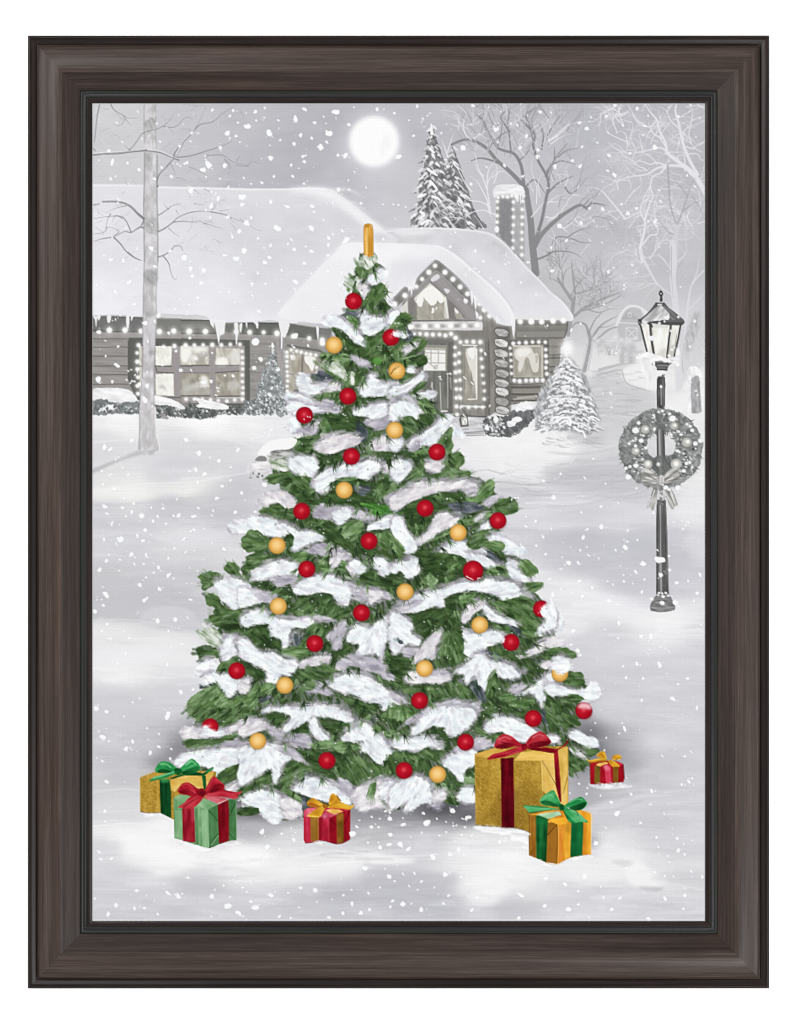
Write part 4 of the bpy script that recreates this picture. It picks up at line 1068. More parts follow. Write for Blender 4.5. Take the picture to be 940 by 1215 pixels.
limbs(k1, '''3.2 3.6 20,315 100,308 180,305 250,296 340,288
1.6 1.2 40,290 30,280 20,278
3.4 1.6 340,288 420,300 480,325 530,345
3 1 530,345 500,320 560,235 620,170 690,30
2.6 1.2 240,288 280,240 320,185 395,165
1.4 .5 395,165 440,145 480,110 500,80
1.4 .5 440,148 510,150 570,95 610,105
4 1.8 405,500 412,440 450,395 480,360
1.8 .8 480,358 515,320 560,245
1.8 .5 625,165 660,135 730,120 790,70 850,35
2 .8 520,330 600,320 700,290 790,260 840,235
1.4 .5 690,320 780,315 830,345 860,360 940,380
1.2 .5 870,350 890,320
1.4 .5 800,340 830,380 820,430
1.1 .4 590,385 650,410 700,440
1.2 .5 480,365 500,400 510,430
1.1 .4 520,450 550,455 575,470
1.6 .6 130,15 150,50 200,80 240,100 290,95
1.3 .5 205,85 230,120 250,140
1.2 .5 215,105 190,140 160,140
2 1.2 65,20 50,100 35,240
1.2 .4 240,285 210,260
2.6 1 30,610 70,600
3 4.5 85,590 140,588 200,595 250,620 290,660 325,690
2.6 1 325,745 300,740 250,770 210,765 150,800
2.6 1 150,800 190,840 220,880 270,920 310,935
2 .8 250,770 230,720 200,680 150,675 90,680 30,690
1.5 .5 200,690 160,670 140,710
1.5 .5 150,790 180,765 130,740 100,745
1.4 .4 110,740 90,770 30,780
1.6 .5 130,660 110,700 100,760
1.8 .6 130,800 70,810 30,825
1.4 .5 220,615 170,625 110,650
2.4 1 325,700 310,730 290,750
2 .8 325,690 290,660
2.6 1 410,765 450,745 490,715 530,680 590,655 660,645 720,650
1.8 .5 720,650 800,665 840,685 910,710
1.6 .6 500,710 560,705 610,710 660,705 710,745
1.3 .5 680,715 740,735 790,750
1.2 .4 470,745 510,780 540,795
2 .8 410,670 450,645 490,615 540,600
1.2 .4 470,635 440,600
1.3 .5 515,640 530,670
1.2 .4 620,600 670,610
2.2 .8 410,915 450,900 480,880 510,850 545,855 550,880
1.3 .4 450,920 480,960
1.3 .5 720,640 745,620 735,600
1.1 .4 770,645 830,635
1.1 .4 620,520 660,550
1.1 .4 680,515 740,545
1.1 .4 830,680 850,710''', BR, .8)
limbs(k5, '''1.8 1 230,-5 270,25 310,45
1.6 .6 440,20 470,60 485,120 505,155 520,145''', BR, .85)
limbs(k1, '''1.6 1.2 20,308 100,300 180,298 330,282
2 1.2 345,284 420,294 480,320 528,340
1.6 .8 515,312 560,228 620,165 690,28
1 .6 90,585 200,590 290,652
1 .6 420,755 490,707 590,648 720,643
1.2 .8 245,280 280,236 320,180 390,162
1.6 1 408,490 418,440 455,392''', (238, 238, 240), .8)
limbs(k2, '''1.3 .5 -20,375 40,380 70,355 130,370
1 .4 40,382 70,340
1 .4 0,690 60,735 130,765
1 .4 130,30 150,55
1 .4 0,60 20,85 15,105''', (140, 140, 143), .7)
for k in range(95):
    s_ = rng.choice([-1, 1])
    x, y = k1([(360 + s_ * rng.uniform(70, 330 if s_ < 0 else 480), rng.uniform(20, 900))])[0]
    if 248 < (y - 120) / .2021 < 0: continue
    twigs(x, y, (180 if s_ < 0 else 0) + rng.uniform(-50, 50), rng.uniform(6, 13), .8, rng.choice([(160, 160, 163), (176, 176, 179), (234, 234, 236)]), 1, 34, .5, 18)
motif('lane_post')
pl = P(k8, '820,700 850,670 890,680 900,740 915,940 840,940 835,780')
clump(P(k8, '838,740 890,720 905,940 842,940'), [(150, 150, 153), (170, 170, 173), (190, 190, 192)], 90, 8, 2, .8, sm=0)
clump(P(k8, '815,720 830,680 870,668 900,690 905,740 890,730 870,710 845,730 840,830 845,940 825,940 830,800'), SNW, 80, 8, 3, .6)
# ================================================================ the decorated Christmas tree
PAL = {
 'S': [(192, 198, 209), (220, 227, 232), (234, 240, 242), (243, 248, 249), (251, 253, 253)],
 'W': [(192, 185, 192), (212, 207, 212), (226, 223, 226), (238, 235, 236), (247, 245, 246)],
 'L': [(140, 136, 150), (164, 160, 172), (182, 178, 189), (200, 196, 205), (218, 215, 221)],
 'N': [(64, 92, 50), (88, 120, 70), (108, 141, 88), (126, 158, 106), (150, 176, 132)],
 'M': [(40, 62, 32), (56, 82, 43), (72, 100, 55), (90, 119, 71), (116, 142, 97)],
 'D': [(34, 50, 29), (46, 66, 37), (56, 80, 44), (68, 94, 53), (92, 116, 76)],
 'K': [(52, 60, 66), (70, 78, 86), (88, 95, 104), (108, 113, 122), (134, 138, 146)],
 'P': [(110, 132, 96), (156, 170, 146), (196, 204, 190), (222, 227, 219), (238, 240, 236)],
 'G': [(44, 92, 36), (60, 116, 46), (78, 136, 58), (96, 150, 74), (110, 160, 88)],
 'R': [(112, 114, 108), (136, 138, 132), (156, 158, 152), (176, 177, 172), (196, 196, 193)],
}
motif('christmas_tree')
SIL = '427,302 424,312 421,320 416,328 412,345 408,362 414,372 398,374 384,378 382,392 388,408 380,420 377,430 388,438 378,446 368,446 352,448 350,456 337,466 340,478 339,488 341,504 348,514 344,526 318,543 312,556 314,570 330,576 318,582 305,595 308,609 296,614 276,622 274,632 286,640 285,652 298,662 300,682 278,690 254,690 252,714 256,729 246,748 246,768 248,786 252,794 246,804 240,814 222,834 226,848 214,868 220,884 209,903 230,930 270,950 285,961 305,970 323,976 345,972 360,966 390,960 418,957 440,962 459,961 483,963 513,955 540,953 562,951 600,955 660,940 680,921 676,903 709,890 710,882 688,866 706,850 713,820 694,805 692,799 676,794 683,775 676,769 668,745 668,732 660,718 648,706 640,700 645,694 641,680 627,666 623,658 606,640 600,630 617,601 604,591 586,573 570,566 558,559 548,539 536,516 536,492 520,480 506,470 500,450 506,429 505,405 496,392 489,375 476,368 465,356 459,346 455,332 459,320 449,314 447,302'
sil = P(lambda p_: [(x - (12 if x > 438 + (y - 300) * .04 else -12) * min(1, (y - 300) / 80), y - 2) for x, y in p_], SIL)
clump(sil, [(46, 64, 38), (60, 82, 48), (76, 98, 60), (96, 108, 90), (124, 126, 130)], 65, 9, 2.2, 1.2, sm=2, edge=1)
for k in range(1500):     # under-painting: needles falling outward from the stem
    y = 315 + 640 * rng.random() ** .75
    hw = 12 + (y - 300) * .37
    u = rng.uniform(-1, 1)
    x = 438 + (y - 300) * .035 + u * hw
    a_ = math.radians(90 - u * 55 + rng.uniform(-22, 22))
    L = rng.uniform(8, 22)
    if lab[min(H - 1, int(y + L * .7 - Y0)), int(x + math.cos(a_) * L - X0)] != CUR[0] or lab[int(y - Y0), int(x - X0)] != CUR[0]: continue
    with nolabel():
        stroke([(x, y), (x + math.cos(a_) * L * .5, y + math.sin(a_) * L * .45), (x + math.cos(a_) * L, y + math.sin(a_) * L)], rng.uniform(1.6, 4.5), .8,
               rng.choice([(40, 58, 32), (58, 82, 46), (78, 104, 62), (100, 128, 84), (48, 68, 38), (66, 78, 76), (88, 112, 70), (36, 52, 30), (52, 74, 42)]), rng.uniform(.45, .9), 2, .8)

def bristle(pts, ang, fan, cols, n, L=(6, 15), w=(.7, 1.4), a=(.5, .9), soft=.5):
    c_ = cover(pts)
    if c_ is None:
        return
    ix, iy, c = c_
    jj, ii = np.nonzero(c > .6)
    if len(jj) == 0:
        return
    for _ in range(n):
        k = rng.randrange(len(jj))
        x, y = ii[k] + ix + X0 + rng.random() - .5, jj[k] + iy + Y0 + rng.random() - .5
        g = math.radians(ang + rng.uniform(-9, 9)) if fan is None else math.atan2(y - fan[1], x - fan[0]) + rng.uniform(-.12, .12)
        l = rng.uniform(*L)
        b = rng.uniform(-.12, .12)
        stroke([(x - math.cos(g) * l / 2, y - math.sin(g) * l / 2), (x + math.cos(g + b) * l / 6, y + math.sin(g + b) * l / 6), (x + math.cos(g + 2 * b) * l / 2, y + math.sin(g + 2 * b) * l / 2)], rng.uniform(*w), .4, rng.choice(cols), rng.uniform(*a), 0, soft)

EXT = {'M': [(42, 60, 34), (108, 136, 90), (122, 148, 106), (52, 76, 42), (92, 121, 74), (144, 160, 134)],
       'N': [(62, 88, 48), (146, 172, 128), (164, 186, 150), (84, 114, 66), (50, 74, 40)],
       'D': [(34, 50, 28), (76, 103, 60), (64, 90, 50), (40, 58, 32), (100, 124, 84)],
       'K': [(44, 52, 56), (110, 116, 124), (60, 80, 70)], 'G': [(50, 100, 40), (110, 165, 84)],
       'P': [(246, 247, 245), (120, 144, 104), (228, 232, 224), (92, 118, 76)], 'R': [(90, 92, 86), (214, 214, 212)],
       'S': [(252, 254, 254), (244, 250, 252), (208, 217, 226), (228, 237, 240), (250, 252, 253), (204, 199, 210), (186, 182, 194)],
       'W': [(250, 249, 249), (196, 190, 199), (234, 231, 232), (214, 208, 213), (180, 175, 187)],
       'L': [(206, 202, 211), (146, 142, 156), (188, 184, 195), (226, 223, 229)]}

def paint(data, f):
    for line in data.strip().split('\n'):
        b = line.split()
        if not b:
            continue
        k, d, pts = b[0], b[1], f([tuple(float(v) for v in q_.split(',')) for q_ in b[2:]])
        fan = None; ang = 0
        if ',' in d:
            fan = f([tuple(float(v) for v in d.split(','))])[0]
        else:
            ang = float(d)
        sp = smooth(pts, 4)
        area = abs(np.sum(sp[:, 0] * np.roll(sp[:, 1], -1) - sp[:, 1] * np.roll(sp[:, 0], -1))) / 2
        if k in 'SW':       # greyed halo and lavender underside first, then the snow
            INSIDE[0] = True
            clump(sp + np.array((0, 5.5), np.float32), SHADE, ang, 9, 2.2, 1.2, fan, sm=0, a=.62, edge=3, hard=1.8, low=.6)
            ex = (sp - sp.mean(0)) * np.array((.12, .10), np.float32)
            clump(sp + ex + np.array((rng.uniform(-2, 3), -3.2), np.float32), HALO, ang, 9, 3.4, .6, fan, sm=0, a=.8, edge=3, hard=1.7, low=.9, sc=.6)
            INSIDE[0] = False
            off = np.array((rng.uniform(-1.5, 2.0), rng.uniform(-1.6, 3.0)), np.float32)
            clump(sp + off, PAL['L'], ang, 8, 2.4, .8, fan, sm=0, a=.85, edge=2, hard=1.8, low=.6)
            clump(sp, PAL[k], ang, 9, 3.4, .7, fan, sm=0, bias=.20 if k == 'S' else .02, edge=2, hard=2.3, low=.75, sc=.5)
            bristle(sp, ang, fan, EXT[k], int(area / 20), (4, 10), (2.4, 5.2), (.2, .5), 1.0)
            bristle(sp, ang, fan, EXT[k], int(area / 110), (3, 7), (.8, 1.4), (.3, .7))
            for _ in range(int(len(sp) / 3)):     # spatter where the loaded brush lifted off
                q_ = sp[rng.randrange(len(sp))]
                with nolabel():
                    ell(q_[0] + rng.gauss(0, 1.6), q_[1] + rng.gauss(0, 1.6), rng.uniform(.4, 1.0), rng.uniform(.4, .9), rng.choice([(250, 251, 252), (238, 238, 242), (160, 160, 168), (176, 172, 184)]), rng.uniform(.4, .9), 0, .5)
        elif k == 'L':
            clump(sp, PAL[k], ang, 9, 3.4, .7, fan, sm=0, edge=3, low=.8, sc=.5)
            bristle(sp, ang, fan, EXT[k], int(area / 26), (5, 12), (2.2, 5), (.25, .5), 1.0)
            bristle(sp, ang, fan, EXT[k], int(area / 50), (3, 8), (.8, 1.4), (.4, .8))
        else:
            clump(sp, PAL[k], ang, 14, 3.4, .9, fan, sm=0, edge=1, bias=.02, low=.9, sc=.6)
            bristle(sp, ang, fan, EXT[k], int(area / 22), (7, 16), (2.0, 4.6), (.25, .55), .9)
            bristle(sp, ang, fan, EXT[k], int(area / 42), (5, 13), (.7, 1.3), (.35, .75))

SHADE = [(28, 42, 24), (40, 57, 33), (54, 74, 43), (66, 80, 62)]
HALO = [(118, 122, 118), (146, 143, 152), (168, 163, 175), (186, 181, 192), (202, 198, 206)]
e1 = T(285, 300); e2 = T(465, 300); e3 = T(285, 480); e4 = T(465, 480); e5 = T(105, 660); e6 = T(285, 660)
e7 = T(465, 660); e8 = T(650, 660); e9 = T(105, 840); e10 = T(285, 840); e11 = T(465, 840); e12 = T(650, 840)
paint('''
M 750,60 680,80 720,85 760,90 805,60 812,100 785,140 740,150 700,125
P 50 640,140 680,120 700,150 760,180 740,225 700,230 660,210 630,215
P 60 702,30 740,15 800,5 800,50 765,90 705,85 685,62
W 50 690,170 740,190 775,205 745,240 790,300 770,330 710,240
S -35 750,150 800,110 850,85 865,110 850,150 810,180 770,190
M -55 750,240 800,190 840,180 872,230 850,250 800,300 780,340 745,320 720,300
N 40 625,200 650,215 640,240
N 5 620,320 680,335 720,330 690,352 640,347
K 20 640,340 720,350 710,390 640,400 620,370
N 40 620,370 680,380 700,430 650,420
D 40 560,450 620,480 700,540 740,560 720,600 640,560 600,500
M -45 700,560 760,480 850,430 940,380 945,440 850,540 780,600 730,600
S -20 700,360 730,340 760,370 830,380 900,350 950,365 905,390 860,430 800,470 750,485 710,450 705,400
S 40 490,380 540,368 600,385 640,420 700,470 742,548 700,540 640,490 580,440 520,430 480,410
D -30 600,600 700,560 790,600 850,580 800,650 720,640
M -30 780,600 850,560 940,530 945,580 830,640 790,640
G 0 780,620 832,622 825,652 788,652
L 20 640,600 700,610 770,640 762,690 720,680 660,630
N 10 460,610 500,585 560,600 620,590 640,640 590,650 540,640 480,620
K 25 460,690 540,720 590,770 520,770 460,760
M 640,790 470,660 560,680 600,675 640,720 680,690 720,670 760,690 720,720 670,790 610,770 560,740
P 40 455,650 520,635 580,650 620,690 640,760 600,735 540,700 480,670
P 70 640,690 665,700 668,760 650,785 636,730
D 10 560,830 640,780 760,790 860,820 830,880 700,900 600,900
W 10 440,775 560,765 595,810 540,830 440,830
S 10 325,740 345,708 400,720 415,770 470,775 530,770 500,800 440,835 400,855 350,815
M -8 410,850 480,830 590,815 592,860 500,850 430,870
S 20 255,835 300,822 350,830 420,870 445,900 400,945 300,935 290,900
L 20 440,880 520,860 570,890 590,945 460,945
D -5 600,880 700,870 800,850 840,870 760,890 690,900 620,930
S 0 690,790 740,770 770,700 800,740 840,770 900,760 950,760 935,810 850,840 780,842 720,840
D -50 830,860 880,815 930,830 905,870 860,885
S -10 670,920 740,900 820,885 880,910 870,950 680,950''', e1)
paint('''
S -45 -20,390 0,350 40,335 55,360 20,395 -30,450
M -30 10,410 60,350 110,370 122,400 60,435 -5,445
M -35 -20,560 60,530 130,490 190,500 205,540 140,600 60,615 -10,610
K -20 50,480 100,455 132,490 80,525
S 0 42,468 90,463 92,490 60,500
W -35 60,575 100,550 160,525 130,562 80,592
N -20 -10,640 60,620 150,600 200,615 205,640 150,660 100,680 30,700
D -20 140,610 190,600 212,645 155,672
N -40 40,740 100,690 130,720 60,780
S 10 75,690 110,665 142,690 110,705
L -30 150,715 190,692 218,730 165,770
S -30 0,790 60,780 130,740 180,700 192,730 140,780 60,830 20,850 -20,850
M -40 120,810 170,760 205,765 160,820
S 5 140,832 180,818 255,810 262,838 200,862 150,850
N 45 150,870 200,850 230,890 255,935 180,935
D 45 0,870 60,850 30,900
S 50 -30,910 50,850 110,850 150,900 175,945 0,945''', e2)
paint('''
S 5 270,10 330,-20 420,10 500,20 580,10 570,50 500,40 440,45 330,62 280,30
L 10 440,-20 560,-10 582,40 500,42
N 50 470,100 490,65 535,120 522,165 480,152
D 15 490,50 560,60 680,90 740,120 762,160 720,182 640,172 560,165 530,130
K 60 690,110 752,150 742,205 700,212 680,150
W -20 420,118 465,95 472,110 430,127
S 70 278,105 310,80 350,110 352,150 312,172 280,135
L 20 350,140 420,110 480,150 502,178 430,192 370,187 352,165
S -20 665,40 730,20 780,5 850,-5 882,40 860,70 800,90 740,70 680,62
L -30 730,82 800,90 860,62 885,90 872,130 820,152 760,132
D 10 750,215 790,160 860,150 905,172 850,192 790,192
N 15 590,160 700,188 692,212 620,182
M 10 310,180 350,200 420,180 482,190 472,240 420,292 360,282 320,262 330,220
W -20 440,250 480,210 530,180 600,175 690,190 706,230 640,252 570,272 520,292 460,277
W -20 755,240 800,200 850,180 932,200 942,250 880,282 830,297 790,272
D 15 370,290 450,280 505,310 440,325
D -20 455,385 500,340 560,300 612,310 602,350 540,372 480,388
D 8 690,300 800,275 940,285 945,335 800,345 720,315
R 10 165,320 200,270 280,263 312,300 250,312 190,322
P 20 170,350 230,320 312,325 302,382 230,392 180,382
M -10 150,422 230,400 302,388 282,432 230,462 180,467
W 0 45,372 90,338 160,328 178,370 162,402 100,402 60,392
S 40 290,320 370,303 430,310 460,360 432,420 382,442 320,402 290,372
D 45 230,482 280,442 400,430 442,460 432,540 382,562 330,542 280,512
M 40 300,420 430,440 430,502 382,502 330,470
S -25 440,440 480,400 560,370 640,350 700,340 780,328 832,370 780,412 740,442 640,422 580,432 540,502 480,522 440,492
W -30 840,370 880,350 945,325 945,445 890,432
D 15 560,450 640,430 740,450 802,480 782,560 740,602 600,592 540,572 520,540
K 20 660,480 762,480 722,542
M -45 790,480 850,408 900,440 945,470 880,522 800,562
N 5 560,440 660,428 702,440 600,452
W 20 100,575 150,530 200,508 270,520 332,570 322,602 270,617 240,582 180,582 130,607
M 10 110,622 170,602 240,595 272,622 322,604 312,662 240,668 150,652
D 5 320,545 440,560 525,540 505,582 430,592
G 15 700,580 860,592 932,602 945,655 860,655 800,662 760,620
L -30 860,550 900,520 945,518 945,622 880,592
M 40 420,690 560,660 640,720 560,740 480,720
L 15 420,632 460,590 520,588 560,610 620,600 700,620 792,660 782,692 720,692 640,672 580,712 530,682 440,662
S 15 540,642 620,603 662,640 592,702 560,692
S 18 -60,700 60,662 160,670 260,700 340,740 440,750 502,790 440,802 380,832 310,862 300,822 200,772 160,772 80,752 -40,752
D 30 380,702 460,692 560,702 560,742 640,802 740,832 860,872 945,902 880,922 740,892 620,842 520,792 420,722
N -30 570,732 640,690 712,680 722,732 660,802 600,772
N 45 800,772 860,733 932,780 945,852 860,852 810,822
S -15 730,732 800,690 880,658 945,675 945,722 860,722 800,732
M 180,820 8,780 80,740 160,780 172,840 100,862 25,855
M 190,890 36,890 110,870 162,900 165,945 60,945
D 60 250,782 312,768 292,852 260,882 230,872
L 20 380,862 470,808 560,830 640,880 655,912 560,902 500,892 420,882
N -30 300,882 380,862 422,902 330,945
N -40 470,922 510,880 542,900 500,945
W -40 520,922 560,870 622,890 580,945''', e3)
paint('''
S 50 -10,20 40,-20 130,0 162,70 90,92 60,60 0,112
M 40 50,102 100,65 162,110 152,180 80,202 60,150
D 20 150,60 245,80 222,122
N 40 190,20 240,8 262,50 220,52
S -35 100,242 150,180 230,140 290,80 340,53 372,90 352,130 300,160 260,232 180,242 130,272
S 30 330,150 370,108 432,180 350,190
L -35 90,262 160,200 182,240 130,277
M -55 270,222 310,170 352,128 352,180 357,240 332,292 310,240
S 0 0,212 60,200 52,260 0,272
D -5 0,302 60,270 140,280 222,270 222,312 100,342 20,312
N -10 130,282 200,250 232,270 160,292
M -35 80,442 140,370 200,340 222,380 160,442 60,492 -20,490
S -30 0,347 60,323 117,345 102,390 60,442 20,442 -10,402
W 20 190,352 240,323 312,330 322,360 292,397 220,397
M -40 310,332 350,290 412,283 424,340 350,402 290,422 320,382
M -15 200,442 260,402 380,390 464,390 452,432 360,442 280,432 220,462
W -20 -10,552 60,512 140,460 240,453 330,450 440,448 502,470 482,502 400,492 300,512 220,532 120,562 60,602 10,622
D -8 60,622 100,582 200,542 300,512 420,542 540,592 562,622 460,642 340,642 240,632 150,702 120,762 80,702
K 5 340,582 440,572 552,600 480,632 380,642
N -45 420,542 470,540 560,450 597,453 602,510 540,562 470,572
L -10 430,502 490,478 512,520 450,532
L -20 530,582 580,540 640,533 652,560 590,602
M 590,600 590,612 630,560 700,548 748,600 700,642 620,642
D -30 90,702 160,642 240,682 200,742 130,782
N -35 140,822 220,762 350,702 352,742 240,802 160,842
W -35 250,662 300,638 392,670 382,702 300,732 230,782 150,832 128,802 220,732
N -15 390,682 480,660 582,618 572,662 480,702 420,722
W -20 500,662 547,638 532,672 480,692
S -20 520,722 560,688 582,720 540,742
D -5 120,882 260,842 280,902 400,902 425,945 60,945 20,902
S 20 265,872 340,820 430,800 460,842 540,852 600,922 645,945 440,945 400,892 300,902
M -25 445,802 480,760 600,723 632,750 560,802 500,852 460,842
S 30 630,758 700,800 785,850 785,882 680,882 650,852 570,792
N 10 530,822 600,800 652,810 664,852 610,862
S 55 0,682 60,668 92,740 152,842 80,872 40,802 0,742
N 50 -10,782 40,802 82,862 20,882
K 45 550,862 600,872 645,932 600,922
L 0 100,922 160,945 0,945 40,912
N -40 735,945 790,908 802,945''', e4)
paint('''
M 760,150 645,120 720,85 792,130 745,162 700,195 670,195 660,150
M 900,150 795,45 862,38 900,110 945,150 890,152 830,112
M 960,130 895,70 945,45 945,142 910,112
M 30 690,232 760,220 770,272 840,322 862,342 800,362 740,392 715,362 740,302 698,292
S 25 745,152 830,133 920,150 945,170 945,282 860,322 820,282 770,242 760,192
D 10 740,402 830,372 945,432 945,442 830,442 780,422
M -15 715,372 800,332 880,312 945,290 945,322 840,372 790,382 740,402
S -40 890,392 920,350 945,338 945,422 910,422
L 10 770,452 830,462 945,482 800,492
P 40 648,452 700,415 760,440 802,532 760,542 700,502 658,485
M -5 632,542 700,520 792,560 782,592 720,602 650,625 638,582
S -30 790,502 830,468 900,480 945,500 945,552 870,582 800,622 780,582
M -35 755,692 768,642 840,602 922,560 902,622 850,652 820,692 780,702
S 0 640,642 720,603 752,640 742,682 690,692 650,722
K 0 650,772 700,742 792,742 740,772
N -35 578,862 640,802 780,742 832,842 945,792 945,945 620,945 588,902
S 30 660,732 720,690 770,700 830,700 880,722 945,742 945,792 880,782 830,837 800,792 740,732 690,762''', e5)
paint('''
M 0 30,40 120,0 200,10 140,42 60,82
D 10 40,152 180,150 300,170 322,222 260,252 180,202
S -15 65,132 110,80 180,40 260,23 342,60 332,112 250,117 180,127 100,142
L 0 170,132 260,112 342,112 332,152 260,172 210,177
N 10 440,62 520,20 640,40 622,92 560,102 480,112
N 10 540,92 640,122 702,142 600,132
W -60 530,22 590,0 582,42 545,62
S 30 630,62 680,18 720,50 752,72 700,112 650,92
D 15 700,112 780,92 830,122 945,112 945,182 860,202 760,152
S 20 775,32 830,8 880,50 945,38 945,82 880,92 840,122 800,62
S 10 -5,182 60,202 162,230 152,262 80,282 -5,302
L 10 60,202 180,212 242,240 170,282
M -30 290,292 400,232 520,222 560,282 642,322 622,352 520,372 400,352 300,332
D -25 400,242 520,232 542,272 480,292
S 15 315,182 380,140 480,113 560,125 642,170 652,232 622,292 570,272 540,222 460,212 380,222 330,225
L 15 642,152 720,182 800,180 892,222 902,252 840,262 760,292 700,262 650,222
W 15 740,202 832,210 822,252 760,272
D 40 -5,422 80,422 150,392 190,472 242,522 242,572 120,512 40,472
L 5 200,342 320,352 420,350 562,370 542,392 440,382 320,372
L -10 290,442 400,422 422,432 330,462
K 80 308,482 372,470 362,532 320,525
S 8 5,372 60,330 130,323 200,360 300,380 400,368 437,390 422,417 330,417 292,432 282,522 255,542 240,482 190,472 160,392 90,402 20,414
M -60 390,442 440,395 502,420 482,472
M -60 345,522 400,450 372,562
L -60 490,482 560,402 612,368 622,422 600,492 612,532 570,557 545,532 530,492
N 0 250,552 350,532 402,572 320,602 260,582
D -30 500,532 560,562 642,522 642,572 560,622
W -10 330,642 380,612 440,590 522,578 532,612 460,642 400,652
D 30 -5,592 60,632 140,662 152,722 60,702 -5,642
S 25 -5,478 60,512 130,562 200,570 260,602 322,610 332,652 300,692 240,692 210,742 160,742 150,662 60,622 20,602 -5,562
W 20 -5,742 50,718 62,760 40,802 -5,802
M 30 360,682 460,642 540,642 562,682 460,722 380,752
D 30 840,540 900,562 945,602 945,762 880,742 900,682 860,602
S 820,370 620,492 680,402 760,432 800,392 860,362 945,338 945,482 900,492 850,502 830,602 790,572 720,582 680,572 700,512
S 40 880,522 945,502 945,572 900,542
L 25 550,652 600,602 680,582 760,590 850,622 912,702 882,732 800,692 720,672 650,642 590,682
D 10 500,682 700,682 860,732 945,782 820,742 720,702 540,722
M 30 590,822 700,832 800,872 792,922 700,902
S 15 518,752 580,710 660,693 760,710 820,752 860,792 932,822 945,872 900,882 840,912 820,862 740,852 700,822 620,802 560,782
N 880,860 830,945 880,890 945,880 945,945
N -35 -5,882 80,782 160,742 202,762 180,802 100,862 40,945 -5,945
K 10 100,832 172,820 152,862
L 30 380,792 440,728 500,760 545,812 480,812
M 20 360,765 440,730 412,792''', e6)
paint('''
D -10 160,-10 420,0 422,102 330,152 250,132 180,92
N -30 330,72 380,38 412,60 350,92
S 30 -10,62 60,30 130,13 164,60 142,112 90,132 60,82 10,102
N -45 170,192 210,108 252,120 272,150 210,202
S 30 430,-10 540,0 622,60 602,82 540,62
K 40 540,-5 612,0 622,32
N 10 550,92 640,58 702,90 692,122 600,122
N 40 738,62 790,18 854,80 832,122 770,112
S 30 670,42 730,28 742,82 790,130 855,140 800,152 700,132 690,82
M -10 738,192 800,158 892,158 852,202 790,222
D -30 120,362 250,302 312,332 302,382 200,452 160,422
D 10 310,242 420,202 600,232 602,252 460,252 380,292 422,402 360,372 310,322
N -20 400,232 502,210 422,302
S -10 40,312 90,260 180,220 280,200 360,170 420,148 480,160 560,138 660,150 720,160 795,272 740,292 660,262 620,232 500,202 400,212 310,242 302,312 250,292 170,322 60,332
L -20 40,302 120,262 200,242 120,312 60,327
M 30 560,272 660,262 780,238 862,290 852,362 905,432 830,402 720,342 640,312
M 30 740,332 860,402 882,452 800,482 750,432
W -35 408,362 440,302 520,258 552,280 490,332 430,392
S 25 530,292 560,278 600,332 735,390 725,417 620,382 580,382
K 20 690,402 762,432 742,472
N 0 580,432 640,400 702,420 682,442 620,452
S -20 850,442 890,410 945,388 945,442 880,467
W -25 708,592 800,562 860,520 945,478 945,522 880,562 800,592
S 10 410,442 500,452 600,440 662,480 652,502 560,532 540,572 480,592 430,622 420,542
M 340,420 252,512 300,440 400,420 424,522 412,592 370,642 300,592
D -50 160,462 300,382 350,342 382,422 280,452 190,482
S 30 -5,340 70,360 132,410 100,452 164,480 164,522 90,512 40,562 -5,542
K 30 20,470 62,500 50,517
L 10 50,542 162,540 142,582 80,592
D 10 -5,602 150,612 152,642 60,702 -5,682
W -50 128,602 180,522 240,460 288,433 262,522 242,612 200,592 150,622
M 60 150,762 300,762 400,742 442,802 442,852 340,832 250,802
M 10 60,742 160,772 130,812 60,792
W 0 78,722 120,680 200,680 320,680 342,710 302,742 210,742 110,747
L 0 230,670 320,670 342,690 250,702
D 0 220,842 330,832 402,872 300,882
K 70 455,742 500,722 552,822 542,862 480,802
K 40 520,560 600,572 700,642 785,702 720,682 620,602
D 30 600,542 700,572 800,652 864,662 800,692 720,642
S 540,575 348,690 420,642 520,568 590,622 690,642 764,702 700,722 640,702 590,672 552,782 520,752 490,702 430,752 420,682
M 600,680 550,822 590,672 642,742 654,792 600,822
W 20 870,642 945,608 945,652 880,662
N -5 620,832 700,802 740,842 820,822 842,872 740,892 680,862
L -20 700,762 802,742 760,802 700,822
S 900,740 738,822 800,782 880,722 945,688 945,832 910,902 860,852 830,802
D 5 480,902 560,862 700,902 802,922 782,945 500,945
S -20 180,932 260,882 360,850 440,870 502,870 482,945
N 60,870 -5,902 40,880 100,910 124,945 -5,945
L 30 -5,792 80,852 120,892 60,872 -5,832''', e7)
paint('''
S 60 -5,268 60,320 92,380 82,422 20,462 -5,472
N 0 -5,382 30,370 22,402
W -10 -5,482 60,470 112,500 60,532 -5,542
M 5 -5,562 40,535 110,538 168,570 152,602 80,592 40,612 -5,602
S 10 30,642 80,598 132,630 132,672 60,687
M 8 98,742 130,690 200,683 217,720 212,762 150,757
S 5 -5,742 100,772 200,792 270,738 314,790 292,842 200,852 100,812 -5,822
M 5 80,852 140,808 204,825 192,852 130,862
D 45 -5,812 40,842 90,882 140,945 -5,945''', e8)
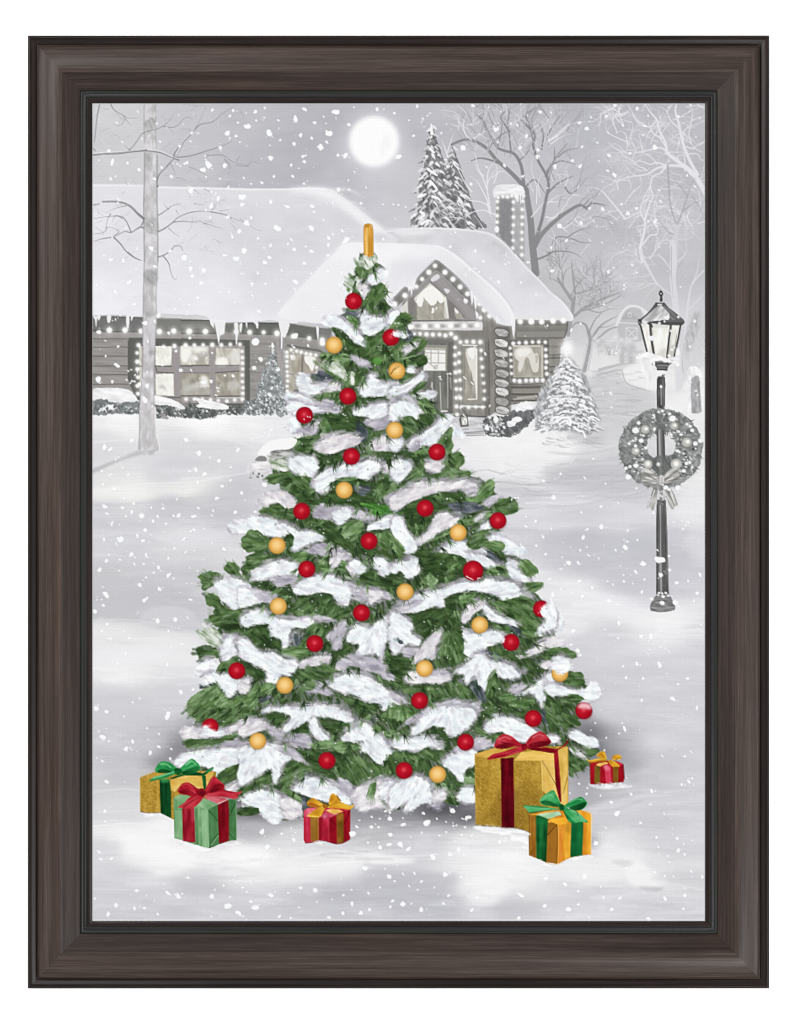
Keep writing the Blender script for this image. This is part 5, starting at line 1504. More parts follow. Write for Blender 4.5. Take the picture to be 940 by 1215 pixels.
paint('''
M -35 598,42 580,-5 800,0 945,0 945,62 820,102 760,112 640,72
W -10 533,152 560,108 640,113 720,130 800,130 880,80 945,58 945,102 840,152 760,182 660,182 560,182
M -8 568,212 580,182 700,182 820,162 880,140 894,172 800,202 700,232 620,244
L -10 640,242 800,202 900,170 945,200 945,262 860,242 700,252
S -5 508,322 560,270 700,250 820,240 945,250 945,332 860,352 780,392 720,402 740,362 640,342 540,344
M -30 750,422 800,360 900,328 945,340 932,382 860,452 810,452
W -30 800,472 860,442 945,390 945,422 860,492 820,502
M -30 870,500 945,440 945,500 900,512
W -10 895,562 945,530 945,572 910,582
M -20 870,622 910,585 945,580 945,632''', e9)
paint('''
M 0 -5,12 100,12 80,52 -5,62
M -10 160,42 280,32 262,82 200,102
L 15 100,92 200,112 400,152 422,222 360,242 260,202 180,172 160,122
D 0 300,142 350,92 400,90 412,142 340,152
D 10 450,62 580,82 642,102 600,172 540,192 460,112
G 10 570,82 662,83 642,102 600,97
S 440,-20 108,42 160,0 300,-5 560,-5 664,80 620,82 560,62 460,52 400,72 280,142 250,132 300,42 180,22
S 50 400,82 440,62 462,122 528,190 480,197 430,152
W -25 -5,102 60,70 120,73 162,110 70,152 -5,172
D 20 160,182 280,222 400,262 462,282 420,312 300,252
M -30 -5,482 60,432 170,372 192,432 120,472 -5,502
M -30 210,432 300,312 380,332 434,360 360,422 280,452
K -20 380,402 432,380 402,422
S 130,200 -5,242 60,225 160,213 260,235 302,302 250,322 220,422 190,432 180,352 100,392 -5,454 -5,332
L 30 200,232 310,240 400,320 434,352 380,322 300,292
N 0 430,212 520,190 532,232 440,242
N -10 540,222 600,190 762,178 702,242 600,262
D 20 400,272 470,260 560,260 602,282 582,382 480,382 420,332
S 45 595,192 640,140 710,98 770,110 840,180 894,240 882,302 820,334 760,272 700,232 760,192
N 30 780,122 822,108 822,142
N 10 830,142 900,128 945,150 890,172
L 10 860,182 945,190 945,232 890,232
D 60 880,282 945,242 945,402 880,382 840,342
M 50 560,382 640,272 760,322 860,352 884,392 720,452 680,464
S 15 308,482 370,430 440,413 540,450 590,490 654,540 642,572 560,562 460,542 380,512
L 40 540,432 620,418 662,460 652,532 590,492
S 20 18,552 60,502 140,488 220,500 262,560 252,652 200,684 140,642 100,602
W 20 240,542 320,540 368,590 352,642 270,652 250,602
N 25 250,482 330,502 382,570 330,542
K 70 370,522 402,560 372,622
D 0 -5,602 90,582 102,622 -5,632
W -30 660,522 700,462 800,430 850,408 900,440 945,460 945,562 880,592 780,582 720,602 680,572
S -30 820,452 900,428 945,480 900,562 840,542
N -80 740,512 770,442 800,440 792,512''', e10)
paint('''
N 60,-30 -5,52 20,-5 110,0 142,42 60,72
L -40 60,102 120,52 180,18 162,82
M -10 150,162 220,112 300,112 312,152 250,182
D 10 170,172 300,122 342,192 322,252 250,212
D -5 480,72 520,22 640,20 784,30 762,62 640,42 560,82 500,102
S 340,-30 110,152 160,72 240,8 330,-5 470,8 484,72 420,132 360,172 320,152 300,102 220,112 140,162
N 20 480,112 560,142 662,130 600,182 520,152
S 20 548,112 600,60 660,48 760,90 830,120 864,162 800,202 700,182 640,132 580,152
K 40 880,20 945,30 945,122 890,82
M 40 20,272 150,242 240,212 314,272 302,322 200,302 150,352 60,322
S -5 -5,192 60,170 140,180 220,168 294,242 200,222 150,252 80,242 20,232
L 30 200,170 260,188 312,252
D 40 100,362 160,302 222,342 200,392
L -15 340,262 400,220 500,170 600,200 622,232 480,252 380,272
M 60 320,362 400,390 412,452 350,482 308,442
S 30 298,332 340,280 430,253 494,250 494,332 430,362 422,442 380,402 330,352
N 10 440,402 494,390 494,462 420,482
N 20 210,452 310,440 322,490 250,492
M 60 300,482 380,530 402,572 330,562
S -55 -5,482 60,430 130,398 200,430 242,502 224,572 190,552 100,614 70,592 110,542 -5,594
W -30 240,502 290,478 314,532 250,562
S 0 380,522 430,470 494,480 494,552 430,552
L 0 230,562 290,540 302,592 250,602''', e11)
paint('''
M 45 -5,-5 60,10 130,40 194,90 150,122 80,112 -5,62
D 60 -5,62 60,112 102,190 40,192
S 20 -5,172 50,158 72,190 20,212
S 20 118,162 170,133 220,155 294,190 292,232 240,237 180,202
M 60 120,262 180,260 252,320 160,392 130,402 120,322
M 20 200,252 280,233 304,260 260,292 230,282
W 35 130,240 160,238 244,310 180,280''', e12)
# sprays of fine needles pushing out between and over the snow
INSIDE[0] = False
TI = LABELS.index('christmas_tree'); done = 0
while done < 560:
    y = 312 + 640 * rng.random() ** .7
    x = 438 + (y - 300) * .035 + rng.uniform(-1, 1) * (12 + (y - 300) * .37)
    j, i = int(y - Y0), int(x - X0)
    if lab[j, i] != TI: continue
    p_ = img[j, i]
    if p_[1] < p_[0] + 8: 
        continue
    done += 1
    base = 90 - max(-1, min(1, (x - 440) / (20 + (y - 300) * .4))) * 62 + rng.uniform(-28, 28)
    shade = rng.choice([(38, 55, 33), (48, 68, 40), (64, 90, 52), (98, 127, 82), (120, 148, 104), (84, 112, 68), (44, 62, 37)])
    n_ = rng.randint(4, 7); sp_ = rng.uniform(24, 60)
    for k in range(n_):
        g_ = math.radians(base + (k / (n_ - 1) - .5) * sp_ + rng.uniform(-5, 5)); L = rng.uniform(6, 13)
        c_ = np.clip(np.array(shade) + rng.randint(-12, 16), 0, 255)
        stroke([(x + rng.uniform(-1, 1), y + rng.uniform(-1, 1)), (x + math.cos(g_) * L * .55, y + math.sin(g_) * L * .5), (x + math.cos(g_) * L, y + math.sin(g_) * L)], rng.uniform(1.1, 1.9), .5, c_, rng.uniform(.55, .9), 2)
# grey speckled bough at left
with nolabel():
    poly(P(e3, '85,328 120,298 152,310 152,332'), (126, 126, 124), .9, 2)
    sparkle(P(e3, '40,400 145,400 130,432 50,432'), 22, [(140, 140, 138), (110, 110, 108), (240, 240, 240)], .5, 1.5)
    poly(P(e3, '100,290 150,230 220,203 320,198 332,222 290,262 200,265 150,300'), (247, 247, 248), .95, 3)
    # loose flecks of snow on the boughs
    for k in range(520):
        t = rng.random() ** .7
        y = 330 + 620 * t; x = 438 + 22 * t + rng.uniform(-1, 1) * (14 + 235 * t)
        j, i = int(y - Y0), int(x - X0)
        if lab[j, i] == LABELS.index('christmas_tree'):
            ell(x, y, rng.uniform(.5, 1.3), rng.uniform(.5, 1.1), rng.choice([(250, 252, 252), (236, 238, 240), (206, 200, 206), (96, 116, 82)]), rng.uniform(.4, .8), 0, .5)

motif('christmas_tree|topper')
clump(P(e1, '725,-180 735,-195 755,-200 775,-190 780,-170 783,20 770,28 745,20 728,22').copy() if False else [(431.6, 302), (431.6, 272), (432.4, 268), (434.5, 265.8), (437.2, 265.4), (440, 266.2), (442, 268.6), (442.8, 273), (443.2, 303), (438, 305)],
      [(196, 138, 48), (216, 158, 62), (232, 178, 84), (240, 194, 106)], 90, 30, 3, .2, sm=0)
with nolabel():
    stroke([(435.4, 271), (435.2, 301)], 2.4, 2.4, (246, 206, 124), .85, 0, 1.2)
    stroke([(440.6, 271), (441, 302)], 2.2, 2.2, (190, 132, 44), .8, 0, 1.2)
    stroke([(432, 302), (431.8, 271), (434.5, 266), (439.6, 266), (442.4, 271), (443, 302)], .9, .9, (176, 120, 40), .8, 3)
    glow(437, 268, 3.5, 1.6, (178, 122, 44), .7)
motif('christmas_tree')
clump(P(e1, '715,40 735,10 745,28 762,40 790,20 805,15 800,50 765,75 720,70'), PAL['P'], 60, 6, 2, .8)

def bauble(key, x, y, red, r=9.9, cut=None):
    motif(key)
    pal = ((120, 12, 26), (176, 16, 34), (196, 26, 44), (224, 86, 96)) if red else ((176, 128, 52), (222, 170, 84), (236, 186, 104), (250, 220, 160))
    with nolabel():
        glow(x + .5, y + 1.4, r * .98, r * .98, (44, 44, 40), .35, 0, 3)
    c = CUR[0]
    ell(x, y, r, r, pal[0], 1, 0, .7)
    with nolabel():
        ell(x, y, r * .93, r * .93, pal[1], .9, 0, 1.6)
        glow(x - .4, y - .6, r * .62, r * .62, pal[2], .8, 0, 1.4)
        glow(x - .3, y - 1, r * .26, r * .26, pal[3], .85)
        if not red:
            glow(x - .5, y - .8, r * .66, r * .66, (243, 198, 120), .8, 0, 2.2); glow(x - .5, y - .8, r * .42, r * .42, (251, 216, 150), .8, 0, 1.2)
            ix0, iy0, ix1, iy1 = clipbox(x - r, y - r, x + r, y + r)
        else:
            glow(x + r * .45, y + r * .5, r * .4, r * .3, (150, 10, 28), .5)
RED = '419.5,357.3 464,400.2 412.8,470 361.3,492.6 417,541.6 518.6,536.4 504.5,603 591,617.8 358,606.5 438,642 364,675.4 561.5,677.2,12 429,727.3 373.6,763.6 606.5,762.3 281,796 498,831.3 632.8,852.6 693,843.5 552.6,880.8 249.5,862.5 388,902.6 479.6,914.3 642.7,722.5'
GOLD = '396.4,409.4 471,440 468.4,510.4 408.5,581.5 543.8,632 328.8,647.3 480.8,702.4 330.3,719.3 569.4,741.6 503.8,793.2 338,813.2 305.8,879.4 519.4,919 664.5,799'
nb = 0
for red, S_ in ((True, RED), (False, GOLD)):
    for q_ in S_.split():
        v = [float(a_) for a_ in q_.split(',')]
        bauble('christmas_tree|%s_bauble#%d' % ('red' if red else 'gold', nb), v[0], v[1], red, v[2] if len(v) > 2 else 9.9)
        nb += 1
# snow lying over some of them
motif('christmas_tree')
paint('''
S 30 850,740 900,690 960,700 920,760''' if False else '''
S 0 20,640 45,598 90,590 135,620 140,662 112,680 90,694 62,682 30,662''', e8)
paint('''
S 60 870,330 890,295 905,285 915,255 960,290 960,420 880,440 915,365 880,345''', e7)
paint('''
S -10 655,122 700,108 720,132 760,134 800,128 790,160 700,168 660,160''', e9)
paint('''
S 20 115,95 130,60 0,0''' if False else '''
S 20 890,470 905,458 925,462 940,470 960,480 940,492 905,486''', e1)
with nolabel():
    for s, f in (('175,890 200,860 250,870 255,900 220,895', e8),):
        poly(P(f, s), (246, 214, 216), .85, 2, 1)
    stroke(P(e1, '885,710 900,690 935,665'), 1.6, .8, (120, 96, 40), .8); stroke(P(e1, '895,690 925,655'), 1.2, .8, (150, 116, 50), .7)
    for s in ('395,70 400,75', '375,85 378,90', '410,72 412,76'):
        stroke(P(e3, s), 1.2, .8, (246, 240, 240), .9)
    stroke(P(e7, '655,500 660,480'), 1.6, 1, (240, 236, 240), .8); poly(P(e7, '640,480 665,482 660,505 650,510'), (236, 232, 238), .9)
    for s, a_ in (('440,118 455,128', .9), ('460,130 480,140', .8), ('505,132 520,128', .9)):
        stroke(P(e7, s), 1.4, .8, (250, 246, 246), a_)
# ================================================================ street lamp and wreath
l1 = T(740, 340, 90 / 940); l2 = T(725, 425, 115 / 940); l3 = T(725, 510, 115 / 608)
IRON = [(70, 70, 70), (88, 88, 88), (108, 108, 108), (132, 132, 132)]
motif('street_lamp|pole')
clump(P(l2, '455,170 520,170 530,250 520,460 520,940 450,940 448,460 445,260'), IRON, 90, 24, 1.6, .2, sm=0)
clump(P(l3, '290,440 345,440 352,600 365,1040 285,1040 285,700 286,560'), IRON, 90, 26, 2, .2, sm=0)
with nolabel():
    stroke(P(l2, '455,200 450,330 452,460'), 1.6, 1.4, (66, 66, 66), .9); stroke(P(l2, '520,190 522,460'), 1.4, 1.2, (84, 84, 84), .8); stroke(P(l2, '487,290 490,450'), 2, 1.6, (158, 158, 158), .8)
    stroke(P(l2, '470,720 474,940'), 1.6, 1.6, (172, 172, 172), .8); stroke(P(l2, '505,720 508,940'), 3, 3, (84, 84, 84), .7); stroke(P(l2, '448,720 452,940'), 1.4, 1.4, (84, 84, 84), .8)
    stroke(P(l3, '291,470 290,600 292,760 290,1030'), 1.6, 1.6, (70, 70, 70), .9); stroke(P(l3, '312,480 313,700 314,1020'), 2.4, 2, (176, 176, 176), .7); stroke(P(l3, '325,480 328,700 336,1020'), 4, 5, (92, 92, 92), .7); stroke(P(l3, '343,470 350,640 360,1030'), 1.2, 1.2, (120, 120, 120), .8)
    for k in range(26):
        ell(*l3([(rng.uniform(305, 345), rng.uniform(370, 455))])[0], .9, .9, rng.choice([(70, 70, 70), (150, 150, 150), (210, 210, 210)]), .9)
    poly(P(l2, '430,120 530,125 525,160 470,175 440,170'), (240, 240, 241), .95, 2)
    ell(*l2([(487, 275)])[0], 1.6, 1.8, (244, 244, 244)); stroke(P(l2, '500,165 520,160'), 1.6, 1, (60, 60, 60), .9)
motif('street_lamp|base')
clump(P(l3, '285,1040 365,1040 385,1070 405,1115 395,1130 330,1142 260,1135 242,1110 260,1075'), [(108, 108, 108), (132, 132, 132), (158, 158, 158)], 10, 10, 2, .4)
with nolabel():
    stroke(P(l3, '262,1078 320,1070 385,1072'), 1.2, 1, (88, 88, 88), .8, 3); stroke(P(l3, '245,1112 320,1120 400,1112'), 1.6, 1.2, (176, 176, 176), .6, 3); stroke(P(l3, '250,1132 320,1142 395,1130'), 1.4, 1, (110, 110, 110), .8, 3)
    for x, y, r in ((303, 1024, 1.6), (322, 1026, 1.4), (345, 1024, 1.7), (328, 1046, 2), (322, 1086, 3), (360, 1040, 1.5), (255, 1060, 2), (405, 1085, 3.4), (295, 1035, 1.3)):
        ell(*l3([(x, y)])[0], r, r * .8, (248, 248, 249), 1, 20, .6)
motif('street_lamp|lantern')
poly(P(l1, '460,40 495,90 478,120 485,180 450,185 455,120 435,90'), (62, 62, 62), 1, 2)
ell(*l1([(463, 88)])[0], 1, .9, (170, 170, 170), .7); ell(*l1([(466, 118)])[0], 1.2, .6, (40, 40, 40), .9)
poly(P(l1, '405,200 510,200 560,260 640,320 745,410 740,470 720,480 550,478 320,450 220,440 185,440 190,405 220,400 290,340 350,280'), (96, 96, 96))
clump(P(l1, '420,250 480,245 540,300 570,350 560,405 470,415 340,430 250,440 230,410 300,350 360,290'), [(170, 170, 170), (206, 206, 207), (240, 240, 240)], 130, 16, 4, .3)
clump(P(l1, '500,230 560,265 640,325 720,400 640,415 560,400 570,340 530,290'), [(92, 92, 92), (112, 112, 112), (138, 138, 138)], 50, 14, 2, .3)
poly(P(l1, '330,440 420,430 560,420 745,410 735,475 560,478 440,462'), (82, 82, 82), .95, 2)
stroke(P(l1, '545,425 650,425 740,425'), 1.2, 1, (140, 140, 140), .7); stroke(P(l1, '405,205 350,280 290,345 215,405'), 1.8, 1.6, (72, 72, 72), .9, 3); stroke(P(l1, '400,215 430,205 470,220 500,205'), 1.6, 1.6, (70, 70, 70), .9); poly(P(l1, '420,215 480,215 475,240 425,238'), (214, 214, 214), .9)
poly(P(l1, '230,420 300,430 320,470 290,470 240,450'), (236, 236, 236), .9, 2); poly(P(l1, '180,405 215,405 225,450 215,500 195,480 180,450'), (70, 70, 70), .95, 2); stroke(P(l1, '190,440 210,455'), 1, 1, (170, 170, 170), .8)
for x, y, r in ((445, 455, 1.6), (545, 385, 2.4), (680, 375, 1.4), (510, 430, 1.2), (465, 85, .6)):
    ell(*l1([(x, y)])[0], r, r * 1.1, (246, 246, 247), .95, 30, .5)
motif('street_lamp|glass')
clump(P(l1, '215,470 320,460 440,475 560,480 715,480 690,640 635,860 560,885 500,880 400,840 300,800'), [(214, 212, 204), (234, 232, 225), (247, 246, 242)], 92, 16, 4, .2, sm=0)
with nolabel():
    clump(P(l1, '370,490 560,490 545,850 400,830'), [(232, 230, 222), (243, 242, 237), (250, 250, 247)], 92, 14, 4, .2, sm=0, edge=1)
    for s, g, a in (('380,480 540,480 530,510 400,510', 196, .5), ('470,780 560,760 550,850 440,840', 200, .6), ('580,740 650,730 630,860 570,850', 170, .5), ('570,600 620,560 600,700 575,720', 206, .5)):
        poly(P(l1, s), (g, g - 1, g - 7), a, 3, 1)
motif('street_lamp|lantern')
for s, w in (('215,490 250,640 290,800', 2.4), ('330,460 345,640 375,830', 3), ('588,480 565,640 540,880', 2.6), ('708,470 680,640 630,860', 2.4), ('305,455 345,470 355,500', 2.2)):
    stroke(P(l1, s), w, w * .9, (74, 74, 73), .95)
stroke(P(l1, '660,600 645,720'), .8, .8, (120, 120, 118), .8)
ell(*l1([(350, 640)])[0], 3.2, 3, (246, 246, 248), .95); ell(*l1([(585, 548)])[0], 1.2, 1.4, (240, 240, 238)); ell(*l1([(565, 855)])[0], 2, 1.6, (250, 250, 250), .9); ell(*l1([(600, 780)])[0], 1.8, 1.8, (250, 250, 247), .8)
poly(P(l2, '385,20 450,28 630,15 560,75 545,120 450,118 440,80 400,70 385,50'), (88, 88, 88))
stroke(P(l2, '430,35 540,35 600,25'), 1.6, 1.2, (150, 150, 150), .7); stroke(P(l2, '455,70 550,72'), 1.4, 1.2, (176, 176, 176), .7); stroke(P(l2, '450,112 545,116'), 1.2, 1.2, (62, 62, 62), .9); stroke(P(l2, '460,95 530,95'), 1.4, 1, (140, 140, 140), .7)
with nolabel():
    clump(P(T(650, 300), '540,590 600,585 640,605 690,620 750,630 765,580 770,660 700,640 620,635 600,700 590,780 560,700 545,650'), SNW, 80, 9, 3, .7, edge=1)
    clump(P(l1, '200,860 260,830 330,830 400,850 500,885 560,890 640,860 660,760 690,740 690,900 640,915 520,905 330,905 240,930 190,900'), SNW, 5, 10, 3, .5, edge=1)
    clump(P(l2, '300,20 390,30 400,90 430,120 380,300 340,280 310,150'), [(228, 228, 230), (240, 240, 241), (250, 250, 250)], 85, 12, 3, .8, edge=2, a=.8)
    poly(P(l2, '398,30 425,28 428,70 420,110 410,70'), (248, 248, 249), .95, 2)

motif('street_lamp|wreath')
cx, cy = l2([(487, 790)])[0]; cy = 532.5; cx = 784.3
ring = []
for k in range(90):
    a_ = 2 * math.pi * k / 90
    ring.append((cx + 49.5 * math.cos(a_) * (1 + rng.uniform(-.03, .03)), cy + 48 * math.sin(a_) * (1 + rng.uniform(-.03, .03))))
hole = [(cx + .6 + 17.2 * math.cos(2 * math.pi * k / 40) * (1 + rng.uniform(-.06, .06)), cy - 4 + 17.2 * math.sin(2 * math.pi * k / 40) * (1 + rng.uniform(-.06, .06))) for k in range(40)]
def annulus(col, a=1):
    r_ = cover(ring); ix, iy, c = r_
    h_ = cover(hole); jx, jy, d = h_
    c[jy - iy:jy - iy + d.shape[0], jx - ix:jx - ix + d.shape[1]] *= 1 - d
    X = XX[iy:iy + c.shape[0], ix:ix + c.shape[1]]; Y = YY[iy:iy + c.shape[0], ix:ix + c.shape[1]]
    t = 0.6 * vnoise(X / 3.4, Y / 3.0, 91) + .4 * vnoise(X / 8, Y / 8, 92)
    blend(ix, iy, c, ramp(t, [(100, 103, 101), (124, 127, 125), (150, 153, 151), (176, 178, 176)]), a)
annulus(None)
for k in range(560):
    a_ = rng.uniform(0, 2 * math.pi); r_ = rng.uniform(19, 49)
    x, y = cx + r_ * math.cos(a_), cy + r_ * .97 * math.sin(a_)
    b_ = a_ + rng.uniform(-1.0, 1.0); L = rng.uniform(3, 7)
    if r_ < 24: b_ = a_ + math.pi + rng.uniform(-1, 1); L = 3.5
    g = rng.choice([66, 84, 100, 140, 160, 188, 118, 206])
    stroke([(x, y), (x + L * math.cos(b_), y + L * math.sin(b_))], rng.uniform(.8, 1.9), .4, (g, g + 2, g + 1), rng.uniform(.4, .85))
for k in range(120):
    a_ = rng.uniform(0, 2 * math.pi); r_ = rng.uniform(20, 42)
    ell(cx + r_ * math.cos(a_), cy + r_ * math.sin(a_), rng.uniform(.6, 1.7), rng.uniform(.6, 1.4), rng.choice([(246, 246, 246), (226, 228, 226), (70, 72, 71)]), .9, 0, .5)
for x, y, r, f in ((335, 690, 6.6, l2), (615, 655, 6, l2), (738, 815, 7.4, l2), (242, 900, 6.2, l2), (232, 215, 5.2, l3), (400, 215, 6.8, l3), (165, 140, 5.6, l3)):
    x, y = f([(x, y)])[0]
    if f is l3 and r == 5.6: continue
    ell(x, y, r, r * .96, (112, 114, 112), .9); ell(x, y, r * .84, r * .82, (170, 170, 165), .95, 0, 1); ell(x - .3, y - .5, r * .55, r * .5, (210, 209, 203), .85, 20, 1.4); ell(x + r * .15, y - r * .1, r * .3, r * .27, (250, 250, 247), 1, 0, .9); stroke([(x - r * .7, y + r * .3), (x, y + r * .6), (x + r * .6, y + r * .4)], 1, .5, (226, 225, 221), .6, 3)
for x, y, r in ((270, 630, 2.2), (600, 585, 4), (428, 690, 2.6), (240, 700, 4), (500, 512, 1.8), (465, 522, 1.5), (570, 540, 2), (515, 625, 2.2), (790, 700, 2.4), (295, 800, 2.8), (178, 828, 1.8), (660, 712, 1.6), (680, 740, 1.8), (240, 850, 2), (820, 828, 2.8), (340, 870, 2), (585, 742, 1.8), (640, 900, 1.6), (215, 800, 1.4), (425, 570, 1.6), (870, 800, 3), (410, 550, 1.2), (740, 640, 1.6), (770, 660, 1.8)):
    ell(*l2([(x, y)])[0], r, r * .9, (249, 249, 248), .95, 0, .6)
for x, y, r in ((298, 217, 3), (120, 230, 2), (157, 225, 2.8), (95, 240, 2), (458, 258, 2.4), (475, 210, 2.2), (495, 205, 1.8), (510, 235, 1.6), (110, 296, 3.4), (430, 140, 1.4), (420, 365, 3)):
    ell(*l3([(x, y)])[0], r, r * .9, (249, 249, 249), .95, 0, .6)
motif('street_lamp|wreath')
clump(P(l3, '255,190 290,165 350,165 400,150 420,190 380,240 320,290 260,250'), [(94, 97, 95), (112, 115, 113), (132, 135, 133)], 70, 8, 2, .6, edge=1)
for x, y, r in ((232, 215, 5.2), (410, 215, 6.4), (298, 217, 2.6)):
    x, y = l3([(x, y)])[0]
    ell(x, y, r, r, (196, 195, 190), .9, 0, .8); ell(x, y - .5, r * .5, r * .5, (246, 246, 243), .95, 0, 1)
stroke(P(l2, '450,560 470,640 450,720'), 5, 6, (104, 106, 105), .8, 3); stroke(P(l2, '540,560 510,640 515,720'), 4, 5, (104, 106, 105), .8, 3)
motif('street_lamp|pole')
poly(P(l2, '458,715 518,715 520,940 452,940'), (118, 118, 118)); poly(P(l3, '294,0 336,0 342,180 290,180'), (118, 118, 118))
for s, w, g in (('470,715 476,940', 1.8, 176), ('508,715 510,940', 2.4, 88), ('455,715 455,940', 1, 84)): stroke(P(l2, s), w, w, (g, g, g), .8)
for s, w, g in (('305,0 308,150', 1.8, 170), ('328,0 334,180', 2.6, 88), ('294,0 292,180', 1, 84)): stroke(P(l3, s), w, w, (g, g, g), .8)
motif('street_lamp|bow')
SAT = [(134, 133, 130), (164, 163, 160), (192, 191, 188), (216, 215, 213)]
for s, an in (('290,300 250,255 200,240 188,270 200,300 190,340 230,350 280,340', 10), ('325,310 360,260 410,235 425,250 430,300 420,320 370,335 330,335', -25), ('275,345 300,350 290,400 280,460 262,510 250,480 225,490 250,420', 105), ('335,350 365,360 395,400 420,470 405,475 390,500 370,480 350,420', 65)):
    poly(P(l3, s), (110, 109, 107), .6, 2); clump(P(l3, s), SAT, an, 14, 2.2, .3, sm=3)
for s in ('210,265 260,300 285,315', '205,330 250,325 285,325', '415,255 370,290 335,315', '420,310 370,318 335,322', '285,370 262,420 240,480', '355,375 380,430 395,480'):
    stroke(P(l3, s), 1.2, .8, (108, 107, 105), .7, 3)
for s in ('222,300 260,310', '390,300 350,318', '275,380 250,450', '375,400 400,460'):
    stroke(P(l3, s), 1.8, 1, (232, 231, 229), .8, 3)
clump(P(l3, '288,290 325,285 335,310 325,345 295,345 285,320'), [(150, 149, 147), (190, 189, 187), (226, 225, 223)], 90, 10, 2, .3)
for x, y, r in ((345, 362, 3.2), (365, 375, 2), (325, 345, 1.4)):
    with nolabel(): ell(*l3([(x, y)])[0], r, r * .8, (248, 248, 248), .95)

# ================================================================ wrapped gifts
g1 = T(160, 895, 130 / 940); g2 = T(345, 930, 90 / 940); g3 = T(555, 860, 130 / 940); g4 = T(610, 930, 100 / 940); g5 = T(690, 880, 60 / 940)
GOLD_D = [(142, 108, 34), (160, 125, 42), (174, 138, 50), (188, 152, 61), (206, 170, 80)]
GOLD_L = [(200, 158, 66), (216, 176, 82), (228, 190, 100), (238, 204, 122)]
RD = [(92, 10, 20), (120, 14, 26), (146, 20, 34), (170, 30, 44)]
RB = [(132, 16, 30), (160, 24, 38), (184, 36, 52), (206, 66, 80)]
GD = [(10, 58, 26), (16, 78, 36), (24, 98, 48), (36, 120, 62)]
GB = [(22, 110, 56), (34, 138, 70), (60, 164, 92), (106, 190, 128)]
def fab(f, s, pal, ang=90, L=16, wd=2.2, sm=0, rough=.12, a=1, bias=0):
    pal = np.asarray(pal, np.float32); m_ = pal.mean(0)
    clump(P(f, s), m_ + (pal - m_) * .72, ang, L * 1.3, wd * 1.7, rough, None, sm, a, bias, low=.6)
def foil(f, s, n, cols):
    p_ = P(f, s)
    with nolabel():
        bristle(p_, 35, None, cols, n, (1.5, 4), (.6, 1.2), (.2, .5)); bristle(p_, -50, None, cols, n // 2, (1.5, 3.5), (.6, 1.2), (.2, .5))
FC = [(206, 168, 78), (222, 186, 98), (140, 106, 34), (162, 126, 44), (194, 154, 62)]
def hammered(f, s, pal):
    clump(P(f, s), pal, 38, 2.6, 1.3, .12, None, 0, .4)
def hem(f, s, w, col, a=.8):
    with nolabel(): stroke(P(f, s), w, w * .7, col, a, 4)

# gold box, green ribbon (left)
motif('gift_box#gold_green|paper')
fab(g1, '40,200 175,150 330,130 520,140 700,150 690,260 640,300 600,560 330,560 220,500 120,505 45,490', GOLD_D)
fab(g1, '300,230 340,200 400,180 500,185 580,150 680,150 640,280 560,300 460,240 400,250 340,330 300,300', GOLD_L, 10, 12, 3)
poly(P(g1, '50,195 175,155 300,160 210,215 60,215'), (208, 168, 78), .6, 0, 2)
hammered(g1, '45,215 210,215 215,500 120,503 50,490', GOLD_D); hammered(g1, '305,260 345,330 340,545 310,545', GOLD_D)
foil(g1, '45,215 210,215 215,490 50,490', 170, FC); foil(g1, '305,260 345,330 340,540 310,540', 40, FC)
hem(g1, '40,205 45,350 45,490', 1.2, (236, 226, 200), .6); hem(g1, '50,492 120,505 215,500', 1.4, (96, 72, 24), .6); hem(g1, '410,260 520,280 580,300', 1.6, (246, 226, 170), .6)
motif('gift_box#gold_green|ribbon')
fab(g1, '212,215 300,220 312,330 312,550 220,505', [(10, 46, 22), (14, 62, 30), (20, 80, 38)], 90, 20, 2)
poly(P(g1, '220,215 280,210 300,235 250,245 222,238'), (60, 160, 90), .8, 2, 1); fab(g1, '575,180 610,185 615,300 590,305', GD, 85); fab(g1, '300,205 400,170 600,165 600,185 420,185 320,215', GD, 5)
motif('gift_box#gold_green|bow')
fab(g1, '172,130 205,80 240,60 300,70 345,105 370,130 330,160 280,150 230,155 190,160', GB, 30, 14, 3, 3)
fab(g1, '380,130 420,90 470,45 500,40 560,100 540,150 460,170 400,160', GB, -30, 14, 3, 3)
fab(g1, '120,235 160,200 250,170 340,140 400,130 420,160 340,175 260,205 190,220', GB, -22, 16, 2, 3); fab(g1, '400,165 540,155 590,160 660,110 680,120 640,150 590,185 500,180', GD, -10, 16, 2, 3)
poly(P(g1, '590,160 640,130 668,108 665,135 620,155'), (44, 150, 80), .9)
fab(g1, '195,140 250,125 320,150 280,160 210,160', GD, 10, 12, 2, 3); fab(g1, '400,160 470,120 545,105 545,140 460,170', GD, -20, 12, 2, 3); fab(g1, '340,125 385,120 405,155 370,180 345,165', GD, 60, 8, 2, 3)
for s in ('225,85 270,85 310,115', '440,90 490,60 520,85', '160,205 250,180 330,155'): hem(g1, s, 2.4, (136, 208, 152), .6)
